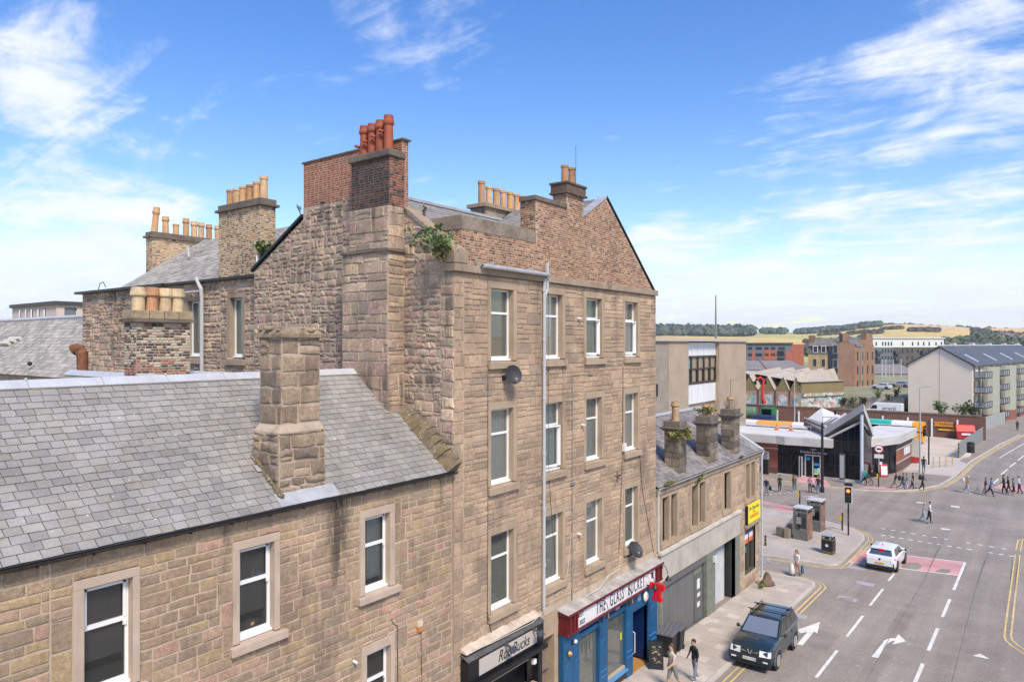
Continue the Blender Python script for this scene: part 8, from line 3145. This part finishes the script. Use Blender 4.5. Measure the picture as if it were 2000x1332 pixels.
def person(label, p, rz, h, top, leg, shoe, hair='dark', stride=.28, skin=None, sleeve=1., legw=1., longhair=False, hat=None, build=1., phase=1, reach=None, lean=.03, group='people crossing and walking on the street'):
    """one continuous skinned body; rz is the way it faces (0 = +y). sleeve/legw: how far the sleeve and trouser leg come down, 0..1"""
    skin = skin or SKIN
    vs, es, rs, roots, tag_ = [], [], [], [], []

    def vtx(q, r, t):
        vs.append(V(q))
        rs.append(r)
        tag_.append(t)
        return len(vs) - 1

    def chain(a, items):
        for q, r, t in items:
            b_ = vtx(q, r, t)
            es.append((a, b_))
            a = b_
        return a
    f = lean
    pel = vtx((0, 0, .525), .078 * build, 'leg')
    roots.append(pel)
    sp = chain(pel, [((0, .004 + f * .3, .61), .072 * build, 'top'), ((0, f * .7, .72), .082 * build, 'top'), ((0, f * .95, .79), .06, 'top')])
    nk = chain(sp, [((0, f + .004, .838), .031, 'skin'), ((0, f + .014, .885), .043, 'skin'), ((0, f + .014, .925), .050, 'skin'), ((0, f + .008, .965), .036, 'skin')])
    chain(nk - 2, [((0, f + .066, .893), .009, 'skin')])
    for s in (-1, 1):
        sw = stride * s * phase
        th = math.asin(max(-.9, min(.9, sw * .95)))
        kb = .10 + (.55 if sw < 0 else .12) * abs(stride) * 2
        hip = (.048 * s, 0, .50)
        kn = (hip[0] * 1.05, hip[1] + .245 * math.sin(th), hip[2] - .245 * math.cos(th))
        t2 = th - kb
        an = (hip[0] * 1.0, kn[1] + .225 * math.sin(t2), kn[2] - .225 * math.cos(t2))
        mid1 = tuple((a + b_) / 2 for a, b_ in zip(kn, an))
        tt = 'leg' if legw > .5 else 'skin'
        tn = 'leg' if legw > .9 else 'skin'
        lg = chain(pel, [(hip, .056 * build, 'leg'), (tuple(a * .5 + b_ * .5 for a, b_ in zip(hip, kn)), .048 * build, 'leg'), (kn, .036, tt), (mid1, .034, tn), (an, .022, tn)])
        chain(lg, [((an[0], an[1] - .006, an[2] - .022), .022, 'shoe'), ((an[0] * 1.15, an[1] + .075 * math.cos(t2 * .5), an[2] - .028 + .05 * math.sin(t2 * .3)), .018, 'shoe'), ((an[0] * 1.18, an[1] + .10 * math.cos(t2 * .5), an[2] - .030 + .06 * math.sin(t2 * .3)), .013, 'shoe')])
        aw = -sw * 1.05
        sh = (.098 * s * build, f * .9, .785)
        e = (.125 * s * build, f * .9 + .155 * math.sin(aw), .785 - .158 * math.cos(aw))
        bend = .35 + abs(sw)
        if reach and reach == s:
            e = (.115 * s, f + .05, .655)
            bend = 1.5
        wr = (e[0] * .96, e[1] + .13 * math.sin(aw + bend), e[2] - .13 * math.cos(aw + bend))
        te = 'top' if sleeve > .5 else 'skin'
        tw = 'top' if sleeve > .9 else 'skin'
        arm = chain(sp - 1, [(sh, .036, 'top'), (tuple(a * .5 + b_ * .5 for a, b_ in zip(sh, e)), .031, 'top'), (e, .025, te), (wr, .017, tw)])
        d_ = (V(wr) - V(e)).normalized()
        pm = V(wr) + d_ * .03
        chain(arm, [(tuple(V(wr) + d_ * .012), .015, 'skin'), (tuple(pm), .017, 'skin')])
        sd = V((0, 1, 0)).cross(d_).normalized() if abs(d_.y) < .9 else V((1, 0, 0))
        fw2 = V((0, .8, -.2)) - d_ * V((0, .8, -.2)).dot(d_)
        fw2.normalize()
        for k in range(4):
            o_ = fw2 * (.012 - .008 * k)
            a0 = vtx(tuple(pm + o_), .0058, 'skin')
            roots.append(a0)
            ln_ = (.024, .028, .026, .020)[k]
            chain(a0, [(tuple(pm + o_ + d_ * ln_), .0052, 'skin'), (tuple(pm + o_ + d_ * ln_ * 1.5 - sd * s * .010), .0045, 'skin')])
        a0 = vtx(tuple(V(wr) + d_ * .018 + fw2 * .010), .0062, 'skin')
        roots.append(a0)
        chain(a0, [(tuple(V(wr) + d_ * .032 + fw2 * .026), .0055, 'skin'), (tuple(V(wr) + d_ * .046 + fw2 * .028), .0046, 'skin')])
    zmin = min(v.z - r for v, r in zip(vs, rs))
    me = bpy.data.meshes.new('person')
    me.from_pydata([tuple((v - V((0, 0, zmin))) * h) for v in vs], es, [])
    ob = bpy.data.objects.new('tmp', me)
    COL.objects.link(ob)
    ob.modifiers.new('skin', 'SKIN')
    su = ob.modifiers.new('sub', 'SUBSURF')
    su.levels = su.render_levels = 1
    sv_ = me.skin_vertices[0].data
    for i, r in enumerate(rs):
        sv_[i].radius = (r * h * 1.04, r * h * (.98 if tag_[i] != 'top' else .8))
        sv_[i].use_root = i in roots
    dg = bpy.context.evaluated_depsgraph_get()
    bm_ = bpy.data.meshes.new_from_object(ob.evaluated_get(dg))
    bpy.data.objects.remove(ob)
    kinds = ['skin', 'top', 'leg', 'shoe']
    bm_.materials.clear()
    for m_ in (skin, top, leg, shoe):
        bm_.materials.append(m_)
    P_ = [(v - V((0, 0, zmin))) * h for v in vs]
    segs = [(P_[a], P_[b_], tag_[b_], (rs[a] + rs[b_]) / 2 * h) for a, b_ in es]
    for pl in bm_.polygons:
        c = pl.center
        best, bt_ = 9, 'top'
        for a, b_, t, r in segs:
            ab = b_ - a
            tt = max(0, min(1, (c - a).dot(ab) / max(ab.length_squared, 1e-9)))
            dd = (c - (a + ab * tt)).length - r
            if dd < best:
                best, bt_ = dd, t
        pl.material_index = kinds.index(bt_)
        pl.use_smooth = True
    root = thing('person', label, 'person', p, rz, group)
    body = bpy.data.objects.new('body', bm_)
    COL.objects.link(body)
    body.parent = root
    hc_ = P_[nk - 1]
    b = MB()
    r = .058 * h
    b.ball((hc_.x, hc_.y - .012 * h, hc_.z + .012 * h), r, 6, sx=.92, sy=1.0, sz=1.0)
    if longhair:
        b.hexa([(-r * .9, hc_.y - r * 1.1, hc_.z - .11 * h), (r * .9, hc_.y - r * 1.1, hc_.z - .11 * h), (r * .8, hc_.y - r * .3, hc_.z - .10 * h), (-r * .8, hc_.y - r * .3, hc_.z - .10 * h)], [(-r * .9, hc_.y - r * .9, hc_.z), (r * .9, hc_.y - r * .9, hc_.z), (r * .9, hc_.y + r * .1, hc_.z), (-r * .9, hc_.y + r * .1, hc_.z)])
    else:
        b.v = [(x, min(y, hc_.y + .030 * h) if z < hc_.z + .03 * h else y, max(z, hc_.z - .02 * h)) for x, y, z in b.v]
        b.v = [(x, y, z if y < hc_.y + .01 * h else max(z, hc_.z + .018 * h)) for x, y, z in b.v]
    b.build('hair', HAIRS[hair], root, smooth=True, world=False)
    b = MB()
    for s in (-1, 1):
        b.ball((s * .018 * h, hc_.y + .049 * h, hc_.z - .012 * h), .006 * h, 4)
    b.build('eyes', m_black, root, world=False)
    if hat:
        b = MB()
        b.lathe((0, hc_.y - .005 * h, hc_.z + .012 * h), [(.10 * h, 0), (.10 * h, .008 * h), (.058 * h, .012 * h), (.052 * h, .05 * h), (.02 * h, .06 * h)], 14)
        b.build('hat', hat, root, world=False)
    return root


def cl(n, c):
    return flat('cloth ' + n, c, .9, var=.18)


BLK, NAVY, JEAN, PJEAN, WHT, GRY, DGR, TEAL, BEI, KHA = cl('black', (.016, .016, .018)), cl('navy', (.02, .028, .055)), cl('denim', (.09, .13, .20)), cl('pale denim', (.30, .37, .48)), cl('white', (.66, .65, .62)), cl('grey', (.24, .24, .25)), cl('dark green', (.018, .05, .032)), cl('teal', (.02, .36, .33)), cl('beige', (.52, .43, .34)), cl('khaki grey', (.21, .20, .16))
PAT = mat('cloth patterned', (.16, .16, .15), .9, .5, 9, .6, 14)
SWH, SBK = flat('white shoe', (.7, .69, .67)), flat('black shoe', (.02, .02, .02))
R90 = math.pi / 2
p1 = gp(1314, 1347)
person('man in beige t-shirt and khaki shorts walking past the pub', p1, math.pi - .5, 1.86, cl('oatmeal', (.50, .43, .36)), KHA, SWH, 'brown', .30, sleeve=.3, legw=.6, build=1.02)
pb_ = gp(1357, 1330)
person('boy in black sweatshirt and grey jeans beside the dark green car', pb_, math.pi - .45, 1.72, BLK, cl('washed grey denim', (.20, .22, .27)), SWH, 'dark', .16, phase=-1, build=.95)
p3 = ground(1557, 1125)
p3.z = gz(p3.y) + .004
person('ginger haired woman with two carrier bags crossing the side lane', p3, math.pi - .4, 1.64, cl('pale blouse', (.62, .60, .54)), cl('rose leggings', (.42, .20, .17)), SBK, 'ginger', .16, longhair=True, legw=1)


def bag(label, px, py, w, h, mt, z0=.12, group=None):
    p = ground(px, py)
    o = thing('carrier_bag', label, 'bag', (p.x, p.y, p.z + z0), .6, group)
    b = MB()
    b.lathe((0, 0, 0), [(w * .35, 0), (w * .5, h * .12), (w * .52, h * .5), (w * .38, h * .82), (w * .15, h)], 10, sy=.6)
    for i, v in enumerate(b.v):
        b.v[i] = (v[0] + .03 * math.sin(i * 2.1), v[1] + .02 * math.cos(i * 1.3), v[2])
    b.build('sack', mt, o, world=False, smooth=True)
    b = MB()
    b.tube([(-.06, 0, h * .95), (-.04, 0, h + .12), (.04, 0, h + .12), (.06, 0, h * .95)], .012, 5)
    b.build('handles', mt, o, world=False)


bag('big white carrier bag hanging at the ginger woman\'s right hand', 1546, 1124, .50, .62, WHT)
bag('small teal carrier bag in the ginger woman\'s left hand', 1567, 1123, .28, .48, cl('dull teal', (.06, .20, .22)))
CR = [  # px, py, label, facing, height, top, legs, shoe, hair, kwargs
    (1497, 968, 'balding man in navy jacket carrying a dark bag on the left crossing', math.pi, 1.78, NAVY, GRY, SBK, 'grey', dict(build=1.1, stride=.14)),
    (1523, 961, 'person in dark green tracksuit raising a hand to the face', math.pi + .3, 1.72, DGR, DGR, SWH, 'dark', dict(reach=-1, stride=.2)),
    (1552, 960, 'person in black and white patterned outfit on the left crossing', math.pi, 1.72, PAT, PAT, SWH, 'dark', dict(stride=.12)),
    (1582, 962, 'woman in lilac top and black leggings with a handbag', math.pi, 1.66, cl('lilac', (.38, .27, .36)), BLK, SBK, 'brown', dict(longhair=True, stride=.14)),
    (1598, 964, 'man in dark brown jacket and jeans with a white carrier bag', math.pi, 1.78, cl('dark brown', (.045, .034, .03)), JEAN, SBK, 'dark', dict(stride=.16)),
    (1689, 946, 'walker in bright teal top by the glass corner', -R90, 1.72, TEAL, NAVY, SWH, 'brown', dict(stride=.34)),
    (1701, 949, 'walker in black hoodie with pale bag just right of the teal one', -R90, 1.74, BLK, cl('taupe', (.22, .19, .17)), SWH, 'dark', dict(stride=.3, phase=-1)),
    (1748, 955, 'student in dark top and grey trousers leading the group by the tactile paving', -R90, 1.74, BLK, cl('stone', (.24, .21, .18)), SBK, 'brown', dict(stride=.36, lean=.06)),
    (1762, 957, 'student in black with backpack second in the group', -R90, 1.74, cl('charcoal', (.05, .05, .055)), cl('dark taupe', (.13, .12, .115)), SWH, 'dark', dict(stride=.36, phase=-1, lean=.06)),
    (1769, 958, 'student in teal grey top and pale jeans third in the group', -R90, 1.72, cl('teal grey', (.08, .18, .18)), PJEAN, SWH, 'brown', dict(stride=.3, lean=.05)),
    (1782, 957, 'student in black t-shirt with a red bag behind the group', -R90, 1.74, BLK, NAVY, SWH, 'dark', dict(stride=.2, sleeve=.3)),
    (1802, 958, 'tall student in navy with dark backpack stepping off the kerb', -R90, 1.84, NAVY, BLK, SWH, 'brown', dict(stride=.22)),
    (1804, 922, 'person in black hooded coat by the grey lamp post', 0, 1.8, BLK, JEAN, SBK, 'dark', dict(stride=.1, build=1.1)),
    (1804, 1021, 'person in grey coat and pale jeans in the middle of the junction', R90 + math.pi, 1.68, cl('mid grey', (.30, .28, .27)), PJEAN, SBK, 'fair', dict(stride=.34)),
    (1815, 1021, 'person in white top and black trousers walking with the grey coat', R90 + math.pi, 1.76, cl('off white', (.60, .55, .54)), BLK, SBK, 'dark', dict(stride=.18, phase=-1)),
    (1889, 963, 'person in sun hat and pale jeans with white backpack', -R90, 1.70, cl('mustard brown', (.28, .19, .09)), PJEAN, SWH, 'brown', dict(stride=.32, hat=cl('straw', (.62, .48, .34)))),
    (1910, 963, 'small child in lilac walking ahead of the sun hat', -R90, 1.10, cl('lavender', (.32, .27, .42)), BEI, SWH, 'fair', dict(stride=.34)),
    (1924, 967, 'person in dark maroon jacket beside the one in blue', -R90, 1.72, cl('dark maroon', (.06, .03, .03)), cl('pink', (.55, .33, .34)), SWH, 'brown', dict(stride=.2, legw=.6)),
    (1934, 969, 'striding person in blue top and black trousers right of the crossing', -R90, 1.80, cl('royal blue', (.08, .12, .30)), BLK, SBK, 'dark', dict(stride=.42, lean=.06)),
    (1961, 964, 'tall person in dark green hoodie on the right crossing', R90, 1.86, cl('bottle green', (.012, .04, .034)), BLK, SWH, 'dark', dict(stride=.24)),
    (1970, 965, 'person in black top and plum trousers beside the green hoodie', R90, 1.74, BLK, cl('plum', (.06, .02, .035)), SWH, 'brown', dict(stride=.3, phase=-1)),
    (1980, 968, 'person in black shorts and grey top on the right crossing', R90, 1.66, cl('slate', (.10, .11, .11)), BLK, SWH, 'dark', dict(stride=.14, legw=.6)),
    (1991, 964, 'person in white and blue top at the right edge of the crossing', R90, 1.74, cl('white and blue', (.50, .52, .58)), cl('aubergine', (.06, .03, .07)), SBK, 'ginger', dict(stride=.2)),
    (1987, 841, 'distant person in black walking by the flats', 0, 1.75, BLK, BLK, SBK, 'dark', dict(stride=.2)),
]
for px, py, lb, fc, hh, tp_, lg_, sh_, hr_, kw in CR:
    p = ground(px, py)
    on = py < 947 or 1700 < px < 1760 and py < 956
    p = gp(px, py) if on else V((p.x, p.y, gz(p.y) + .004))
    person(lb, p, fc, hh, tp_, lg_, sh_, hr_, **kw)
p = at(1466, 808, 119)
p.z = GZ_ + .11
person('site worker in yellow high visibility vest by the green lorry', p, math.pi, 1.8, flat('hi vis yellow', (.72, .78, .03), .7), BLK, SBK, 'dark', stride=.08)


def pack(label, px, py, w, h, d, mt, z0):
    p = ground(px, py)
    o = thing('backpack', label, 'backpack', (p.x, p.y, p.z + z0), 0, 'backpacks and bags carried on the crossings')
    b = MB()
    b.lathe((0, 0, 0), [(w * .4, 0), (w * .52, h * .1), (w * .5, h * .6), (w * .36, h * .92), (w * .1, h)], 10, sy=.8)
    b.build('sack', mt, o, world=False, smooth=True)
    b = MB()
    b.tube([(w * .3, .1, h * .2), (w * .55, .14, h * .55), (w * .3, .1, h * .92)], .018, 5)
    b.build('strap', mt, o, world=False)


pack('white backpack on the back of the sun hat walker', 1882, 962, .36, .5, .3, WHT, 1.0)
pack('dark backpack on the tall navy student', 1797, 957, .34, .5, .3, cl('dark wine', (.05, .02, .025)), 1.05)
pack('black backpack on the second student of the group', 1757, 957, .34, .5, .3, BLK, .98)
bag('dark holdall carried by the man in navy', 1504, 964, .40, .42, BLK, .35)
bag('white carrier bag beside the man in the brown jacket', 1592, 962, .34, .5, WHT, .25)
bag('small dark handbag carried by the lilac topped woman', 1588, 963, .26, .3, BLK, .55)
# ================================================================ hills, woods, fields
hr_ = random.Random(81)


def az_px(x, y):
    d = -SN * x + CS * y
    return CX + FL * (CS * x + SN * y) / d if d > 1 else None


PROF = [(-400, 650), (0, 642), (200, 650), (600, 655), (1000, 655), (1240, 655), (1300, 648), (1400, 650), (1450, 651), (1500, 649), (1570, 650), (1640, 645), (1700, 637), (1760, 633), (1850, 636), (1900, 640), (2000, 641), (2200, 640), (2600, 648)]


def ridge_y(px):
    px = max(-400, min(2600, px))
    for (a, c), (e, g_) in zip(PROF, PROF[1:]):
        if a <= px <= e:
            t = (px - a) / (e - a)
            t = t * t * (3 - 2 * t)
            return c + (g_ - c) * t
    return 650


RADS = [330, 420, 560, 760, 1000, 1300, 1600, 1900, 2150, 2400, 2700, 3200, 4000]


def hill_z(x, y):
    r = math.hypot(x, y)
    px = az_px(x, y)
    ry = ridge_y(px) if px is not None and -400 < px < 2600 else 650
    d = max(.35, (-SN * x + CS * y) / r) if px is not None else .5
    top = CZ + (HY - ry) / FL * 2400 * (d if d > .4 else .7)
    t = max(0, min(1, (r - 480) / (2400 - 480)))
    z = -2 + (top + 2) * (t ** 1.25)
    z += 3.5 * mnoise.noise(V((x / 260, y / 260, 0))) * t
    if r > 2400:
        z -= (r - 2400) * .05
    return z


b = MB()
NA = 360
grid = []
for r in RADS:
    row = []
    for i in range(NA):
        a = 2 * math.pi * i / NA
        x, y = r * math.sin(a), r * math.cos(a)
        row.append((x, y, hill_z(x, y) if r > 340 else -2.5))
    grid.append(row)
for j in range(len(RADS) - 1):
    for i in range(NA):
        k = (i + 1) % NA
        b.poly(grid[j][i], grid[j][k], grid[j + 1][k], grid[j + 1][i])
m_field = bpy.data.materials.new('farm fields')
m_field.use_nodes = True
nt = m_field.node_tree
vo = nt.nodes.new('ShaderNodeTexVoronoi')
vo.inputs['Scale'].default_value = 1 / 330
gg = nt.nodes.new('ShaderNodeNewGeometry')
nt.links.new(gg.outputs['Position'], vo.inputs['Vector'])
sp = nt.nodes.new('ShaderNodeSeparateColor')
nt.links.new(vo.outputs['Color'], sp.inputs[0])
cr = nt.nodes.new('ShaderNodeValToRGB')
cr.color_ramp.interpolation = 'CONSTANT'
fc_ = [(.66, .44, .14), (.62, .46, .14), (.50, .43, .12), (.70, .44, .20), (.64, .46, .15), (.42, .39, .11)]
while len(cr.color_ramp.elements) < len(fc_):
    cr.color_ramp.elements.new(.5)
for i, c in enumerate(fc_):
    cr.color_ramp.elements[i].position = i / len(fc_)
    cr.color_ramp.elements[i].color = C(*c)
nt.links.new(sp.outputs[0], cr.inputs[0])
n2 = nt.nodes.new('ShaderNodeTexNoise')
n2.inputs['Scale'].default_value = .02
n2.inputs['Detail'].default_value = 6
nt.links.new(gg.outputs['Position'], n2.inputs['Vector'])
mm = nt.nodes.new('ShaderNodeMixRGB')
mm.blend_type = 'OVERLAY'
mm.inputs[0].default_value = .5
nt.links.new(cr.outputs[0], mm.inputs[1])
nt.links.new(n2.outputs[0], mm.inputs[2])
nt.links.new(mm.outputs[0], nt.nodes['Principled BSDF'].inputs['Base Color'])
nt.nodes['Principled BSDF'].inputs['Roughness'].default_value = 1
struct(b.build('hills', m_field, smooth=True))
m_wood = mat('woodland green', (.06, .085, .045), 1, .3, .05, .2, .4, pieces=[(.085, .115, .07), (.105, .135, .075), (.075, .10, .075), (.12, .14, .075), (.09, .115, .085)])  # lightened, bluish greens: some of the distance haze is put into the colour
m_gorse = mat('gorse scrub', (.10, .085, .05), 1, .3, .05, pieces=[(.11, .09, .055), (.085, .08, .045), (.13, .105, .06)])


def clump(b, x, y, r, h, tris=24):
    z = hill_z(x, y)
    for q in range(tris):
        a, t = hr_.uniform(0, 6.283), hr_.random()
        rr = r * math.sqrt(max(.05, 1 - (2 * t - 1) ** 2))
        c = V((x + rr * math.cos(a), y + rr * math.sin(a), z + h * (.15 + .85 * t)))
        s = r * hr_.uniform(.35, .7)
        n_ = V((math.cos(a), math.sin(a), .8 * t)).normalized()
        u_ = n_.cross(V((0, 0, 1))).normalized() * s
        v_ = n_.cross(u_).normalized() * s
        b.add([c + u_, c + v_ * .8, c - u_, c - v_], [(0, 1, 2), (0, 2, 3)])


def wood(name, label_, spec, mt, r=(7, 12), h=(9, 15)):
    b = MB()
    for (pa, pb2, da, db, n) in spec:
        for _ in range(n):
            px, d = hr_.uniform(pa, pb2), hr_.uniform(da, db)
            q = ray(px)
            clump(b, q[0] * d, q[1] * d, hr_.uniform(*r), hr_.uniform(*h))
    o = b.build(name, mt, kind='stuff')
    return o


wood('woodland', '', [(1490, 1535, 2000, 2300, 70), (1555, 1660, 2000, 2260, 170), (1640, 1720, 1950, 2150, 60), (1700, 1855, 2230, 2420, 330), (1868, 2030, 2150, 2400, 420), (-120, 40, 1500, 2300, 120)], m_wood)
wood('woodland', '', [(1270, 1470, 1800, 2250, 420)], m_wood, (9, 18), (12, 26))
wood('scrub', '', [(1722, 1762, 1650, 1750, 40), (1775, 1832, 1450, 1600, 90), (1655, 1690, 1500, 1600, 26), (1600, 1640, 1700, 1800, 20), (1690, 1722, 1400, 1500, 26), (1900, 1930, 1500, 1650, 14), (1560, 1700, 1150, 1250, 30)], m_gorse, (4, 8), (3, 6))
wood('valley_trees', '', [(1830, 1900, 640, 900, 60), (1900, 2040, 760, 1250, 150), (1710, 1760, 600, 800, 26), (1575, 1600, 640, 800, 10)], m_wood, (5, 8), (6, 10))
for k in range(16):
    px, d = 1952 + k * 4.2, hr_.uniform(900, 1150)
    q = ray(px)
    x, y = q[0] * d, q[1] * d
    z = hill_z(x, y) + 2
    o = thing('hillside_house', 'small hillside house with %s walls and %s roof among the trees' % (('tan', 'pale', 'brown')[k % 3], ('red', 'grey')[k % 2]), 'house', (x, y, z), 0, 'houses scattered on the far hillside')
    w = hr_.uniform(4, 7)
    MB().box(-w, w, -4, 4, -3, 4.5).build('wall', flat('far house wall %s' % 'abc'[k % 3], ((.5, .44, .38), (.58, .55, .5), (.42, .33, .27))[k % 3]), o, world=False)
    MB().prism([V((-w - .4, -4.6, 4.5)), V((-w - .4, 4.6, 4.5)), V((-w - .4, 0, 8))], (2 * w + .8, 0, 0)).build('roof', flat('far house roof %s' % 'ab'[k % 2], ((.34, .15, .10), (.22, .19, .17))[k % 2]), o, world=False)

hz_ = MB()
hz_.box(-4300, 4300, -4300, 4300, -420, 150)
mh = bpy.data.materials.new('thin haze')
mh.use_nodes = True
nt = mh.node_tree
nt.nodes.clear()
pv = nt.nodes.new('ShaderNodeVolumePrincipled')
pv.inputs['Color'].default_value = (.86, .91, 1, 1)
pv.inputs['Density'].default_value = .0001
ou = nt.nodes.new('ShaderNodeOutputMaterial')
nt.links.new(pv.outputs[0], ou.inputs['Volume'])
hz_.build('haze', mh, kind='stuff')
